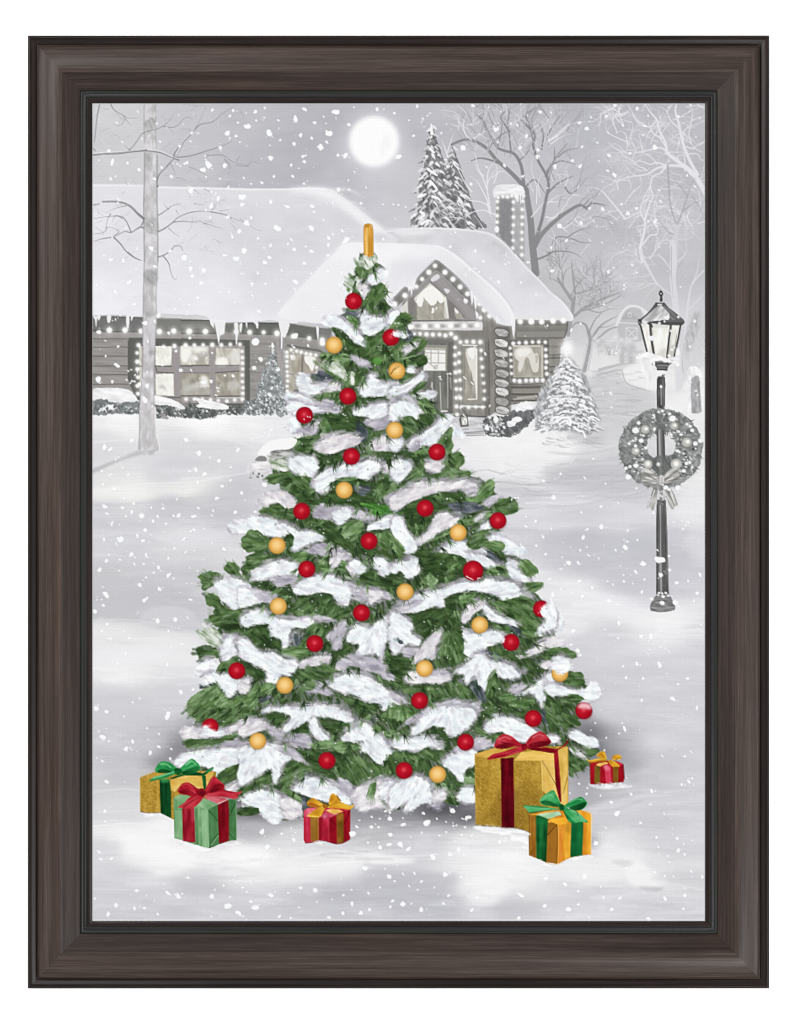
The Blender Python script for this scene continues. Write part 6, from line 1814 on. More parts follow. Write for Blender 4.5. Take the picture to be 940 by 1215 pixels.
# green box, red ribbon
motif('gift_box#green_red|paper')
GF = [(84, 134, 84), (104, 152, 102), (124, 170, 121), (148, 190, 144)]
GS = [(56, 102, 58), (68, 116, 70), (82, 132, 84)]
fab(g1, '332,385 345,360 400,345 480,350 600,380 700,430 810,385 870,385 875,735 800,745 720,770 640,808 540,785 410,740 340,720', GF, 90, 22, 3)
fab(g1, '628,470 710,435 815,385 870,388 872,735 800,748 720,775 640,808', GS, 90, 18, 3)
fab(g1, '335,385 350,360 410,345 520,360 600,385 700,432 625,475 520,440 420,410', [(118, 166, 116), (140, 184, 136), (164, 200, 158)], 20, 12, 3)
fab(g1, '515,470 540,450 545,780 520,775', [(62, 108, 66), (84, 130, 84), (104, 150, 102)], 90)
fab(g1, '570,480 620,480 625,800 580,795', [(128, 172, 126), (146, 188, 142), (160, 200, 156)], 90, a=.8); fab(g1, '345,480 400,480 400,720 345,712', [(122, 168, 120), (142, 184, 138), (160, 198, 155)], 90, a=.7)
for s, c_, w in (('632,485 670,520 712,575', (34, 70, 36), 1.4), ('640,800 680,730 715,680', (34, 74, 38), 1.4), ('870,410 840,470 815,530', (32, 66, 36), 1.4), ('812,680 840,715 868,735', (40, 80, 44), 1.2), ('655,780 690,735 716,700', (150, 196, 148), 1.2), ('625,480 628,640 632,800', (160, 200, 156), 1.1), ('870,395 872,560 870,735', (128, 172, 128), 1)):
    hem(g1, s, w, c_, .8)
poly(P(g1, '640,500 710,580 712,660 650,760 635,700'), (92, 142, 92), .4, 0, 2); poly(P(g1, '570,420 650,410 690,430 630,465'), (96, 146, 96), .5, 0, 2)
motif('gift_box#green_red|ribbon')
fab(g1, '405,460 510,460 520,760 412,745', [(120, 14, 30), (146, 22, 38), (168, 38, 54), (184, 60, 76)], 90, 20, 2.4); fab(g1, '710,430 800,385 810,480 808,745 722,772', [(100, 10, 20), (124, 14, 26), (146, 22, 36)], 90, 20, 2.4)
fab(g1, '590,370 620,355 700,360 800,385 715,425 640,395', [(180, 60, 76), (200, 88, 100), (216, 120, 128)], 10); hem(g1, '715,425 760,405 800,388', 1.3, (240, 190, 192), .9)
motif('gift_box#green_red|bow')
fab(g1, '368,310 400,260 450,240 500,265 545,300 590,320 600,350 560,370 500,350 440,350 390,340', RB, 40, 12, 3, 3)
fab(g1, '590,340 620,270 670,190 720,220 770,270 760,310 700,320 640,345', RB, -40, 12, 3, 3)
fab(g1, '600,350 700,310 780,310 880,325 925,315 890,350 865,385 780,370 680,360', RB, 5, 16, 3, 3)
fab(g1, '370,455 420,420 470,370 560,340 600,350 570,400 520,450 470,470 420,462', RB, -35, 14, 3, 3)
fab(g1, '375,320 420,300 480,330 540,340 500,365 430,345', RD, 10, 12, 2.4, 3); fab(g1, '640,330 680,270 740,250 765,280 700,320', RD, -35, 12, 2.4, 3); fab(g1, '520,310 580,290 610,330 590,365 540,350', RD, 50, 8, 2, 3)
for s in ('400,270 450,255 500,290', '670,200 640,270 615,320', '400,445 470,400 540,360', '640,345 740,330 860,345'): hem(g1, s, 1.8, (212, 74, 86), .55)
for s in ('420,455 480,410 540,370', '690,310 740,300 830,330', '650,330 690,260', '440,300 500,330'): hem(g1, s, 1.2, (78, 6, 16), .6)
# small red box, gold ribbon (middle)
motif('gift_box#red_gold_middle|paper')
PK = [(150, 22, 42), (178, 32, 56), (200, 48, 76), (216, 74, 100)]
fab(g2, '160,340 200,305 300,290 560,300 740,310 738,690 640,735 560,748 450,720 360,700 240,735 185,738 160,700', PK, 90, 20, 3)
fab(g2, '475,430 560,380 640,350 738,320 738,690 650,735 560,748 478,715', [(128, 12, 26), (150, 18, 32), (172, 26, 42)], 85, 18, 3)
fab(g2, '165,335 210,305 320,300 240,400 200,420 165,400', [(200, 60, 86), (224, 104, 124), (240, 150, 164)], 30, 10, 3); fab(g2, '350,420 430,340 520,370 600,370 480,425 400,440', [(160, 30, 54), (196, 66, 96), (226, 130, 150)], 20, 10, 3)
fab(g2, '350,420 400,420 380,690 350,700', [(128, 14, 30), (150, 24, 42)], 90); poly(P(g2, '400,390 440,385 450,410 420,430 398,415'), (240, 176, 190), .7, 2, 1)
for s, w in (('485,445 530,480 570,520', 1.3), ('735,320 700,420 665,500', 1.4), ('475,600 520,560 565,540', .8)): hem(g2, s, w, (88, 6, 16), .8)
hem(g2, '475,440 474,600 478,715', 1, (206, 70, 90), .7); hem(g2, '180,738 300,725 400,705 480,725 560,748 650,735 735,690', 1.2, (96, 10, 22), .5)
motif('gift_box#red_gold_middle|ribbon')
BRZ = [(112, 74, 20), (138, 94, 30), (160, 112, 42)]
fab(g2, '245,415 345,400 348,690 320,710 250,715', [(136, 94, 34), (160, 114, 44), (182, 138, 60)], 90, 18, 2.4); fab(g2, '570,380 655,360 658,725 575,740', [(96, 66, 18), (120, 84, 26), (152, 104, 40)], 90, 18, 2.4)
fab(g2, '435,330 500,310 600,320 650,345 540,380 480,355', [(224, 172, 76), (238, 192, 104), (246, 210, 136)], 10, 10, 3); poly(P(g2, '570,400 600,370 650,360 650,450 580,460'), (186, 122, 46), .6, 0, 1)
motif('gift_box#red_gold_middle|bow')
YB = [(176, 116, 28), (206, 146, 36), (228, 174, 48), (242, 200, 76)]
fab(g2, '200,240 240,190 280,175 340,210 420,270 380,300 300,290 215,275', YB, 35, 12, 3, 3); fab(g2, '470,255 490,150 520,120 560,140 625,210 560,240 500,265', YB, -60, 12, 3, 3)
fab(g2, '205,405 250,360 330,300 420,275 430,300 390,370 355,415', YB, -40, 12, 3, 2); fab(g2, '440,290 560,235 620,225 740,275 800,250 740,320 640,310 520,300', YB, 8, 14, 3, 2)
fab(g2, '205,250 260,235 370,285 290,290 220,275', [(160, 90, 24), (190, 116, 34)], 20, 10, 2, 3); fab(g2, '400,260 440,250 460,285 430,310 405,295', [(140, 84, 22), (176, 112, 34)], 60, 8, 2, 3); hem(g2, '575,150 600,190 622,212', 1.3, (110, 70, 20), .8)
hem(g2, '215,400 290,405 350,412', 1.3, (246, 214, 110), .8); hem(g2, '480,270 560,245 615,230', 1.1, (150, 96, 26), .7)
hem(g2, '500,300 620,305 735,318', 1.2, (226, 128, 30), .7); hem(g2, '400,270 330,300 240,380', 1, (140, 84, 26), .6)
# big gold box, red ribbon
motif('gift_box#gold_red|paper')
fab(g3, '62,250 240,195 500,180 860,185 865,300 862,690 640,930 520,915 400,880 200,870 70,860', GOLD_D, 90, 18, 3)
fab(g3, '65,255 230,200 340,190 290,290 250,290 70,275', [(196, 152, 62), (214, 172, 80), (226, 188, 96)], -10, 12, 3); fab(g3, '400,310 460,240 560,220 720,225 860,190 862,690 760,690 640,560 632,310', GOLD_L, 88, 18, 4); fab(g3, '405,300 460,235 620,225 735,240 740,310 640,320 630,308', [(222, 180, 84), (236, 198, 104), (244, 212, 128)], 0, 14, 3)
hammered(g3, '66,275 284,280 287,868 200,868 72,858', GOLD_D); hammered(g3, '402,308 632,310 642,700 640,925 520,912 404,880', GOLD_D)
foil(g3, '70,285 280,290 285,860 75,850', 520, FC); foil(g3, '405,315 630,315 640,700 520,900 405,870', 560, FC)
poly(P(g3, '400,500 640,560 640,760 520,915 400,880'), (96, 72, 20), .25, 0, 5); poly(P(g3, '70,700 285,700 285,870 75,860'), (96, 72, 20), .2, 0, 5)
for s, c_, w, a_ in (('640,310 700,410 755,510', (104, 76, 22), 1.2, .9), ('645,318 705,418 758,500', (250, 224, 150), 1, .6), ('855,450 838,520 820,590', (140, 104, 36), 1.1, .9), ('632,310 640,450 642,560', (244, 214, 132), 1.2, .7), ('862,190 864,690', (176, 136, 56), 1, .6), ('62,255 66,560 70,860', (196, 160, 80), 1, .6), ('70,862 200,872 400,884 520,918', (84, 62, 18), 1.4, .6)):
    hem(g3, s, w, c_, a_)
motif('gift_box#gold_red|ribbon')
fab(g3, '282,290 400,280 395,320 402,885 292,880 288,500', [(70, 6, 16), (92, 8, 20), (116, 12, 26), (128, 18, 32)], 90, 26, 3); poly(P(g3, '290,560 400,560 402,885 292,880'), (44, 4, 12), .45, 0, 6)
poly(P(g3, '395,320 410,270 450,240 430,240 400,270'), (240, 206, 120), .5, 0, 1); fab(g3, '740,245 775,215 800,520 805,665 790,660 755,520', RD, 88, 22, 2.4)
motif('gift_box#gold_red|bow')
fab(g3, '228,180 260,110 310,80 380,100 440,150 480,175 450,190 380,190 300,208 240,200', RB, 25, 14, 3, 3); fab(g3, '500,160 540,100 600,65 640,60 715,135 700,170 620,195 520,190', RB, -30, 14, 3, 3)
fab(g3, '165,300 210,255 290,235 400,200 490,185 500,215 420,245 330,275 240,290', RB, -15, 16, 3, 3); fab(g3, '500,190 600,195 680,195 740,205 770,205 830,170 855,130 868,140 840,180 780,215 740,245 640,230 540,215', RD, 5, 16, 2.4, 3)
fab(g3, '240,185 320,155 400,180 330,205 260,205', RD, 0, 12, 2.4, 3); fab(g3, '520,185 600,150 710,135 690,175 600,195', RD, -12, 12, 2.4, 3); fab(g3, '465,170 500,160 515,200 490,220 465,205', RD, 70, 8, 2, 3)
poly(P(g3, '260,120 320,95 390,125 320,150 270,160'), (196, 62, 74), .55, 3, 2); poly(P(g3, '540,110 610,75 680,110 610,140 550,150'), (200, 66, 78), .6, 3, 2)
for s in ('270,125 320,105 370,125', '560,110 610,85 650,95'): hem(g3, s, 2, (226, 116, 124), .6)
for s in ('290,150 380,165 450,185', '530,170 600,150 690,145', '230,280 330,255 440,215', '560,200 660,210 740,225'): hem(g3, s, 1.3, (84, 6, 18), .6)
# orange box, green ribbon
motif('gift_box#orange_green|paper')
OR_ = [(196, 118, 28), (218, 142, 34), (234, 164, 46), (244, 184, 70)]
OD = [(118, 74, 22), (142, 92, 30), (166, 110, 38)]
fab(g4, '165,340 250,335 380,290 560,300 740,290 860,335 862,790 760,800 630,825 560,860 490,895 360,880 250,830 170,800', OR_, 90, 20, 4)
fab(g4, '165,345 250,350 245,830 172,800', [(132, 86, 26), (156, 104, 34), (180, 124, 46)], 90, 18, 3); fab(g4, '370,430 490,440 495,600 488,895 365,880', OD, 90, 18, 3)
fab(g4, '380,400 460,385 580,370 600,440 500,470 440,430', [(226, 150, 36), (240, 172, 44), (248, 192, 66)], 0, 12, 3); fab(g4, '495,460 560,470 540,860 490,895', [(208, 124, 40), (222, 142, 48), (236, 164, 64)], 90, 18, 3); fab(g4, '570,470 625,460 625,825 565,850', [(214, 150, 40), (230, 168, 48), (240, 188, 76)], 90, 18, 3)
poly(P(g4, '590,420 635,440 635,560 580,540'), (160, 104, 36), .6, 0, 2); poly(P(g4, '780,300 855,335 858,430 780,420'), (240, 168, 40), .7, 0, 2)
for s, c_, w in (('370,575 420,520 480,455', (74, 48, 14), 1.3), ('385,405 430,370 530,350', (90, 60, 18), 1.2), ('185,780 210,740 240,710', (96, 62, 18), 1), ('862,345 862,560 860,790', (250, 226, 160), 1), ('170,350 168,600 172,800', (110, 72, 22), 1.2), ('495,470 500,700 490,890', (246, 190, 90), 1)): hem(g4, s, w, c_, .8)
motif('gift_box#orange_green|ribbon')
fab(g4, '245,355 300,345 380,395 372,600 362,880 248,830 245,600', GD, 90, 20, 3); fab(g4, '640,430 775,420 770,620 762,800 628,822 632,640', [(14, 84, 42), (22, 104, 54), (34, 122, 66)], 90, 20, 3)
fab(g4, '250,345 330,330 500,305 535,345 385,392', [(150, 196, 150), (178, 214, 176), (204, 230, 200)], -8, 12, 3); poly(P(g4, '255,365 360,390 370,470 250,440'), (30, 130, 70), .5, 0, 2)
motif('gift_box#orange_green|bow')
fab(g4, '290,190 320,140 430,70 470,120 520,220 510,260 400,250 310,230', GB, -30, 14, 3, 3); fab(g4, '560,250 620,200 720,150 770,155 820,215 790,270 720,300 620,270', GB, -25, 14, 3, 3)
fab(g4, '100,240 180,245 300,250 430,270 510,285 400,295 280,305 180,325 140,285', GB, 2, 18, 3, 3); fab(g4, '540,250 620,280 700,310 770,370 830,435 740,425 690,440 620,430 570,350', GB, 45, 16, 3, 3)
fab(g4, '300,195 380,190 450,220 500,255 400,245 320,225', GD, 15, 12, 2.4, 3); fab(g4, '620,270 700,230 800,200 790,260 720,300', GD, -20, 12, 2.4, 3); fab(g4, '505,230 550,230 565,280 530,305 505,280', GD, 70, 8, 2, 3)
for s in ('330,150 400,120 440,150', '620,205 700,170 760,180', '640,290 730,350 800,415', '120,255 240,270 400,278'): hem(g4, s, 2, (130, 200, 146), .55)
for s in ('180,322 300,308 420,295', '600,390 560,320 540,270', '620,280 690,300 720,360'): hem(g4, s, 1.3, (10, 54, 26), .6)
# small red box, gold ribbon (right, farther off)
motif('gift_box#red_gold_small|paper')
fab(g5, '160,390 300,370 480,350 680,370 775,410 800,660 790,750 600,775 440,790 165,795', [(140, 12, 24), (162, 18, 32), (180, 26, 42)], 90, 14, 3)
fab(g5, '430,470 470,420 540,470 560,760 460,775', [(176, 28, 52), (200, 50, 78), (214, 70, 96)], 90, 12, 3); poly(P(g5, '400,460 450,430 500,460 530,520 470,540 420,490'), (236, 140, 156), .8, 2, 1); poly(P(g5, '680,375 775,420 740,440 690,410'), (214, 70, 84), .8, 2)
hem(g5, '780,430 790,560 800,690', 1.3, (96, 8, 24), .7); hem(g5, '165,400 165,790', 1, (110, 8, 20), .7)
motif('gift_box#red_gold_small|ribbon')
fab(g5, '250,450 350,460 345,770 305,795 240,770', [(84, 62, 20), (106, 80, 28), (124, 96, 36)], 90, 12, 2.4); fab(g5, '590,470 690,465 690,765 590,770', [(96, 62, 18), (116, 78, 24), (136, 92, 32)], 90, 12, 2.4)
fab(g5, '265,430 330,400 480,380 500,410 420,430 345,465', [(214, 158, 66), (230, 178, 86), (240, 198, 118)], -8, 8, 3)
motif('gift_box#red_gold_small|bow')
fab(g5, '275,270 310,220 390,175 430,190 475,310 440,330 350,300', YB, -45, 10, 3, 3); fab(g5, '560,310 610,250 700,240 755,300 720,330 620,345', YB, -15, 10, 3, 3)
fab(g5, '90,320 160,345 300,315 400,310 490,345 420,370 280,380 170,390', YB, -5, 12, 3, 3); fab(g5, '500,350 560,340 640,380 720,460 640,470 580,470 520,400', YB, 40, 12, 3, 3)
for s in ('370,240 420,290 460,330', '640,340 700,300 745,310', '280,375 380,350 460,350', '530,370 570,430'): hem(g5, s, 1, (110, 68, 16), .8)

# snow lapping over the foot of each gift
with nolabel():
    for f, s in ((g1, '60,500 140,508 220,515 300,560 340,590 320,600 220,560 100,530'), (g1, '335,735 420,760 540,790 640,825 720,790 880,745 900,770 640,850 420,800'), (g2, '240,735 300,720 360,705 420,722 360,745'), (g3, '60,865 160,870 250,878 300,890 400,900 525,925 520,960 300,940 60,900'),
                 (g4, '165,800 250,840 360,890 430,905 520,895 600,850 700,815 860,800 870,830 640,860 520,920 360,915 240,870'), (g4, '-30,520 60,530 140,560 148,740 100,700 -20,640'), (g5, '170,800 330,790 480,780 700,770 800,760 920,800 760,850 560,850 330,840')):
        clump(P(f, s), [(228, 228, 230), (242, 242, 243), (251, 251, 251)], 5, 10, 3, .8, edge=2)
    hem(g4, '360,885 430,905 520,890 590,850', 1.2, (210, 190, 160), .5)

# ================================================================ falling snow (lies over everything painted)
def flake(x, y, r, a=.97):
    n = rng.randint(5, 9)
    r *= 1.1
    e = rng.uniform(.5, .98); o = rng.uniform(0, 6.28)
    pts = []
    for k in range(n):
        t = 6.2832 * k / n
        q_ = r * rng.uniform(.5, 1.2)
        u, v = q_ * math.cos(t), q_ * e * math.sin(t)
        pts.append((x + u * math.cos(o) - v * math.sin(o), y + u * math.sin(o) + v * math.cos(o)))
    if r > 1.6: poly([(px + .5, py + .7) for px, py in pts], (196, 197, 203), .25, 2)
    poly(pts, (250, 251, 253), a, 0 if r < 1.2 else 2)
FL = {(105, 120): '140,357,19 315,220,9 120,290,11 535,263,12 430,388,13 490,445,14 575,362,18 705,373,22 672,405,19 773,272,14 815,190,21 866,203,11 640,188,9 728,48,11 607,185,8 298,403,13 130,455,12 160,440,8 230,362,8 200,240,7 420,237,9 760,570,18 720,612,17 905,560,20 905,605,14 820,680,14 600,520,16 820,508,12 925,715,16 888,765,13 370,865,18 478,880,14 845,795,12 797,905,11 912,880,16 385,455,10 925,145,12 878,125,8 850,55,9 830,85,10 770,455,9 800,380,14 890,240,6 570,925,14 860,925,12 690,640,9 715,680,8 165,125,8 290,60,6 400,130,8 530,80,5 555,135,6 460,155,7 285,865,9 220,745,9 600,235,9 165,530,4 238,485,5 690,445,9 912,450,8 685,320,8 530,935,5 90,905,6 205,930,8 60,345,5',
      (285, 120): '172,185,21 325,105,19 520,190,22 470,268,18 510,240,10 355,200,16 315,250,13 560,65,22 380,45,15 90,62,12 50,150,16 225,113,10 95,112,8 180,333,15 235,228,10 437,125,11 420,217,11 617,318,17 575,316,9 640,135,11 805,47,12 377,355,10 300,375,9 200,440,10 310,440,11 128,478,11 375,485,9 578,520,14 840,605,7 20,450,8 65,485,7 275,620,18 180,590,13 425,615,12 433,650,9 420,745,18 220,745,24 490,698,8 520,805,17 518,845,11 600,760,9 420,882,13 300,812,11 320,870,12 178,842,9 105,803,10 25,880,18 12,610,14 15,565,20 40,715,17 65,685,9 925,325,13 905,70,8 670,35,6 740,505,6 710,600,9 640,520,9 910,688,6 840,810,10 660,795,6 620,820,22 387,853,8 170,915,12 280,835,8 175,260,5 125,335,5 370,325,9 345,395,6 395,470,6 635,465,8 685,395,4 35,70,6 40,262,5 930,610,6 385,318,8 490,90,7 505,130,8 145,40,8',
      (465, 120): '150,27,11 478,25,12 15,70,8 102,112,7 126,205,11 290,188,9 415,275,17 612,165,16 758,270,14 790,205,14 853,325,15 870,65,12 465,485,11 662,375,12 40,328,17 770,440,10 453,605,10 345,855,10 490,880,10 555,385,7 225,70,7 322,135,7 735,140,9 860,285,12 760,15,9 190,150,5 350,165,5 570,35,5 640,60,6 82,620,6 10,605,6 20,690,5 700,130,8 625,242,7 930,150,6 915,510,8',
      (650, 120): '572,145,15 628,270,17 768,90,12 345,90,12 360,320,14 390,430,17 45,385,17 190,382,16 190,125,13 230,160,13 200,268,12 325,635,14 632,705,17 470,660,13 560,198,10 590,85,9 70,735,17 195,715,16 145,348,11 865,500,11 820,435,12 355,185,9 525,45,12 395,25,10 20,65,8 255,97,8 293,243,8 350,407,10 485,305,10 110,818,10 378,715,7 655,855,7 20,860,11 520,630,11 665,590,10 655,522,9 245,628,10 435,605,8 590,705,7 442,140,8 895,95,7 300,350,5 322,470,5 320,830,6 445,860,5 480,845,6 840,20,8 710,35,6 660,95,6 870,210,6 770,245,5 715,350,5',
      (105, 300): '238,175,17 130,40,14 205,45,12 270,300,12 160,232,12 600,95,13 612,135,14 675,103,16 662,175,16 825,228,11 875,35,14 805,15,13 390,80,14 410,372,17 330,412,18 390,400,12 345,780,17 330,860,18 565,30,16 540,272,9 640,265,9 770,230,7 895,122,7 860,290,8 590,305,6 60,745,18 140,755,13 165,660,18 130,905,18 100,605,9 175,548,9 60,465,14 100,515,7 345,700,7 515,575,12 540,690,12 680,760,20 720,755,13 630,620,12 510,330,8 595,500,13 470,470,12 850,720,10 300,770,12 350,520,9 435,660,11 800,720,8 375,900,8 50,190,8 280,95,8',
      (285, 300): '145,55,16 103,118,12 325,172,15 70,185,12 378,60,11 175,30,9 243,102,8 150,180,9 520,112,11 420,120,8 110,345,13 228,285,9 320,210,7 65,230,6 20,120,6 515,15,10 597,115,10 90,520,22 320,490,22 400,545,11 118,622,15 80,675,14 222,688,14 185,795,13 170,830,11 190,545,16 305,610,11 430,320,6 280,320,6',
      (465, 300): '628,170,15 540,50,9 433,130,7 848,245,8 758,175,8 510,110,7 915,425,9 800,55,12 765,12,8 435,280,13 548,590,8 345,710,9 705,405,8 240,350,8 580,150,6 690,60,6',
      (650, 300): '355,108,12 387,87,6 427,52,5 370,825,12 140,450,13 195,415,10 330,305,8 25,105,14 400,590,7 455,595,5 780,200,6 865,400,9 835,550,9 325,825,6 600,500,10 745,555,6 690,380,8 870,810,8 845,760,6 880,835,7',
      (105, 480): '95,250,17 255,210,14 130,260,14 650,285,15 630,380,16 680,408,16 640,455,14 783,478,13 835,445,11 835,367,10 765,330,12 713,310,8 755,550,12 900,520,11 862,633,11 732,622,10 620,655,17 312,653,16 440,610,10 405,655,11 220,657,9 255,632,10 138,695,15 95,597,18 78,390,9 185,795,22 90,790,14 330,738,13 320,798,11 287,772,11 253,880,14 105,915,11 505,845,12 572,865,13 797,850,15 620,735,11 520,555,8 530,650,14 110,640,11 155,495,14 235,410,12 880,265,16 135,410,10 85,470,8 210,550,9 265,580,9 368,605,8 500,655,9 380,685,10 455,700,10 560,790,14 340,880,12 185,910,9 120,883,8 365,765,6 470,903,7 725,650,8 645,607,10 680,730,8 200,605,12 575,205,14 600,745,9 725,815,5 445,845,5 305,685,5 622,860,6 440,748,4',
      (285, 480): '145,475,15 10,518,10 88,630,9 25,55,10 185,150,9 30,560,5',
      (465, 480): '890,450,12 790,660,8 788,715,10 888,775,10 848,828,9 903,878,8 845,685,9 770,835,6 935,545,5',
      (650, 480): '35,547,18 318,717,17 458,840,19 218,430,11 340,465,8 415,578,8 312,600,9 198,632,8 470,742,9 527,795,8 658,912,26 120,928,13 180,930,11 560,930,11 268,318,7 75,405,9 192,855,7 240,885,9 210,780,13 230,835,7 230,735,11 20,730,7 620,635,11 740,690,7 645,855,11 712,890,9 400,855,8 85,895,6 375,15,8 765,490,13 695,490,11 520,490,8 475,430,11 460,375,9 300,910,5 90,810,4 135,835,4',
      (105, 660): '105,230,24 88,290,12 300,168,17 417,193,15 470,112,18 410,68,15 385,95,9 35,325,14 512,375,17 405,380,15 108,400,13 240,480,11 127,485,15 598,255,12 575,160,6 330,260,12 345,245,8 290,330,6 270,45,9 65,80,13 105,30,11 470,440,9 550,515,7 465,635,14 175,630,12 540,795,16 220,570,8 210,440,7 105,915,12 45,895,14 260,860,8 470,920,16 615,780,11 325,45,9 180,85,8 85,180,7 80,440,9 340,125,7 640,85,6 530,425,4 270,5,7 470,12,8 345,5,7 500,130,8 595,70,5 110,535,5',
      (650, 660): '122,42,14 182,42,11 185,148,11 262,185,14 207,235,13 360,262,14 420,393,16 150,440,13 550,470,13 607,470,14 525,632,15 657,637,17 443,645,10 560,717,12 735,838,17 822,717,9 553,847,10 557,45,17 517,90,15 553,210,12 760,155,13 878,218,13 715,80,11 662,112,14 570,135,8 385,165,9 350,148,8 447,148,8 12,135,11 460,713,9 765,750,9 878,885,10 180,555,15 190,580,10 75,75,8 445,110,7 300,10,5 427,57,5 500,160,6 860,265,8 545,640,8 895,110,13 290,600,5 325,622,3 700,687,5 798,627,5 770,295,9 410,285,8 335,430,6 600,548,4 685,500,5 140,215,6 825,145,7 870,340,4 412,480,8 140,520,10 30,225,15 515,285,4 670,440,9 100,50,6',
      (105, 840): '80,172,20 105,22,13 260,195,14 220,240,14 365,265,14 415,230,12 345,120,9 415,153,8 480,300,11 465,50,22 80,310,11 105,435,13 95,605,11 100,665,7 85,315,6 212,435,5 350,185,5 210,48,7 65,850,11 75,890,9 135,885,9 40,10,9 485,240,9 50,295,6 105,120,5',
      (285, 840): '130,725,20 245,740,10 315,775,11 660,740,17 688,700,12 770,700,10 815,700,10 880,743,13 873,803,11 820,820,13 878,652,14 812,790,8 160,820,13 300,705,7 325,735,6 310,750,6 230,830,7 120,865,8 820,650,6 795,682,5 750,790,8 773,640,8 700,660,6 545,870,5',
      (465, 840): '205,675,20 445,645,20 355,603,18 68,685,14 240,880,20 97,830,13 48,800,13 393,830,12 280,750,10 340,860,13 635,790,13 470,750,10 175,735,9 265,650,8 415,650,9 185,620,9 320,670,7 110,760,6 65,645,6 370,780,5 410,745,6 150,797,5 25,905,8 425,860,4 320,728,7 790,790,12 430,700,8',
      (650, 840): '408,620,17 610,488,13 283,795,15 450,120,20 830,435,16 770,838,13 228,505,12 490,505,12 805,285,9 345,175,8 605,565,10 545,675,9 760,765,9 640,760,10 372,555,10 787,450,9 750,240,5 438,90,7 540,128,5 185,445,7 235,470,8 310,515,7 420,150,8 805,860,8 655,860,5 705,870,8 850,415,7 800,800,6 735,740,4 467,412,5 130,500,8 280,90,6 255,130,5 335,248,8 875,5,6 630,490,6 850,780,6 840,540,4'}
FL2 = {(105, 1000): '45,40,8 55,75,9 105,75,9 220,220,9 360,228,17 410,245,15 560,245,12 265,240,6 635,290,15 760,295,15 680,320,12 210,297,10 255,298,10 125,285,13 90,325,11 300,265,6 830,238,14 815,20,11 870,335,11 740,268,7 700,205,7 720,225,6 645,248,6 315,325,6 30,255,8 790,55,8 870,30,6 455,160,9 575,215,5 910,228,6 235,288,4 560,335,6 345,190,5 615,195,6',
       (350, 1000): '320,115,14 430,153,11 630,65,14 480,12,12 517,28,11 430,8,11 388,22,9 685,143,12 745,32,11 710,58,9 220,238,8 260,278,10 300,318,12 155,340,10 445,265,8 492,277,13 530,278,8 575,305,12 575,177,8 830,250,10 805,307,11 675,277,8 700,240,8 335,230,7 340,305,10 435,292,9 25,205,11 95,215,12 635,203,6 545,140,7 455,175,6 520,197,6 387,205,6 410,118,5 560,215,5 100,270,6 600,302,4 20,295,6 170,257,5 220,320,9 465,100,5 770,55,5 757,155,6 258,215,5',
       (595, 1000): '87,238,17 305,305,12 503,303,10 540,253,10 835,240,11 745,255,9 380,155,16 205,165,11 200,288,11 350,282,10 290,190,10 350,220,7 745,150,6 785,155,7 570,118,7 700,135,6 805,35,9 865,132,8 670,345,11 80,345,9 455,200,6 465,250,8 830,300,7 400,340,5 765,88,5 650,230,4 835,55,6 715,20,5 915,155,8'}
with nolabel():
    for tabs, sc in ((FL, 190 / 940), (FL2, 245 / 940)):
        for (ox, oy), s in tabs.items():
            for q_ in s.split():
                x, y, r = (float(v) for v in q_.split(','))
                flake(ox + x * sc, oy + y * sc, max(.7, r * sc * 1.02))
                if r > 13 and rng.random() < .6:
                    for _ in range(rng.randint(1, 4)):
                        flake(ox + x * sc + rng.uniform(-6, 6), oy + y * sc + rng.uniform(-6, 6), rng.uniform(.5, 1.1), .85)
    for k in range(170):     # streaked flakes driven slantwise, and loose clusters
        x, y = X0 + rng.random() * W, Y0 + rng.random() * H
        j, i = int(y - Y0), int(x - X0)
        key = LABELS[max(lab[j, i], 0)]
        if key.startswith('christmas_tree') or key.startswith('gift') or 'moon' in key: continue
        if rng.random() < .5:
            L = rng.uniform(2, 4.5); g_ = math.radians(rng.choice([50, 60, 70, 110, 120]))
            stroke([(x, y), (x + L * math.cos(g_), y + L * math.sin(g_))], rng.uniform(.8, 2), .6, (249, 250, 252), .9)
        else:
            for _ in range(rng.randint(3, 6)):
                flake(x + rng.gauss(0, 3), y + rng.gauss(0, 3.5), rng.uniform(.6, 1.7), .9)
    for k in range(620):
        x, y = X0 + rng.random() * W, Y0 + rng.random() * H
        j, i = int(y - Y0), int(x - X0)
        key = LABELS[max(lab[j, i], 0)]
        if key.startswith('christmas_tree') or key.startswith('gift') or 'window' in key or 'moon' in key: continue
        flake(x, y, rng.uniform(.4, 1.0), rng.uniform(.5, .95))

# ================================================================ Blender scene
import bpy
scene = bpy.context.scene
col = scene.collection
PX = 0.001                       # one picture unit is a millimetre
CX, CY = 470.0, 607.5
CAM_D = 6.0
GAIN = 2.2                       # pigment reflectance at which the lamps give display white
H_CANVAS = 0.0095                # the print lies this far in front of the wall
def wx(x, h=H_CANVAS): return (x - CX) * PX * (CAM_D - h) / (CAM_D - H_CANVAS)
def wz(y, h=H_CANVAS): return (CY - y) * PX * (CAM_D - h) / (CAM_D - H_CANVAS)

def lin(c):
    c = np.clip(np.asarray(c, np.float32) / 255.0, 0, 1)
    return np.where(c <= 0.04045, c / 12.92, ((c + 0.055) / 1.055) ** 2.4)

# ---- materials
def node_mat(name):
    m = bpy.data.materials.new(name); m.use_nodes = True
    nt = m.node_tree; nt.nodes.clear()
    out = nt.nodes.new('ShaderNodeOutputMaterial'); p = nt.nodes.new('ShaderNodeBsdfPrincipled')
    nt.links.new(p.outputs[0], out.inputs[0])
    return m, nt, p

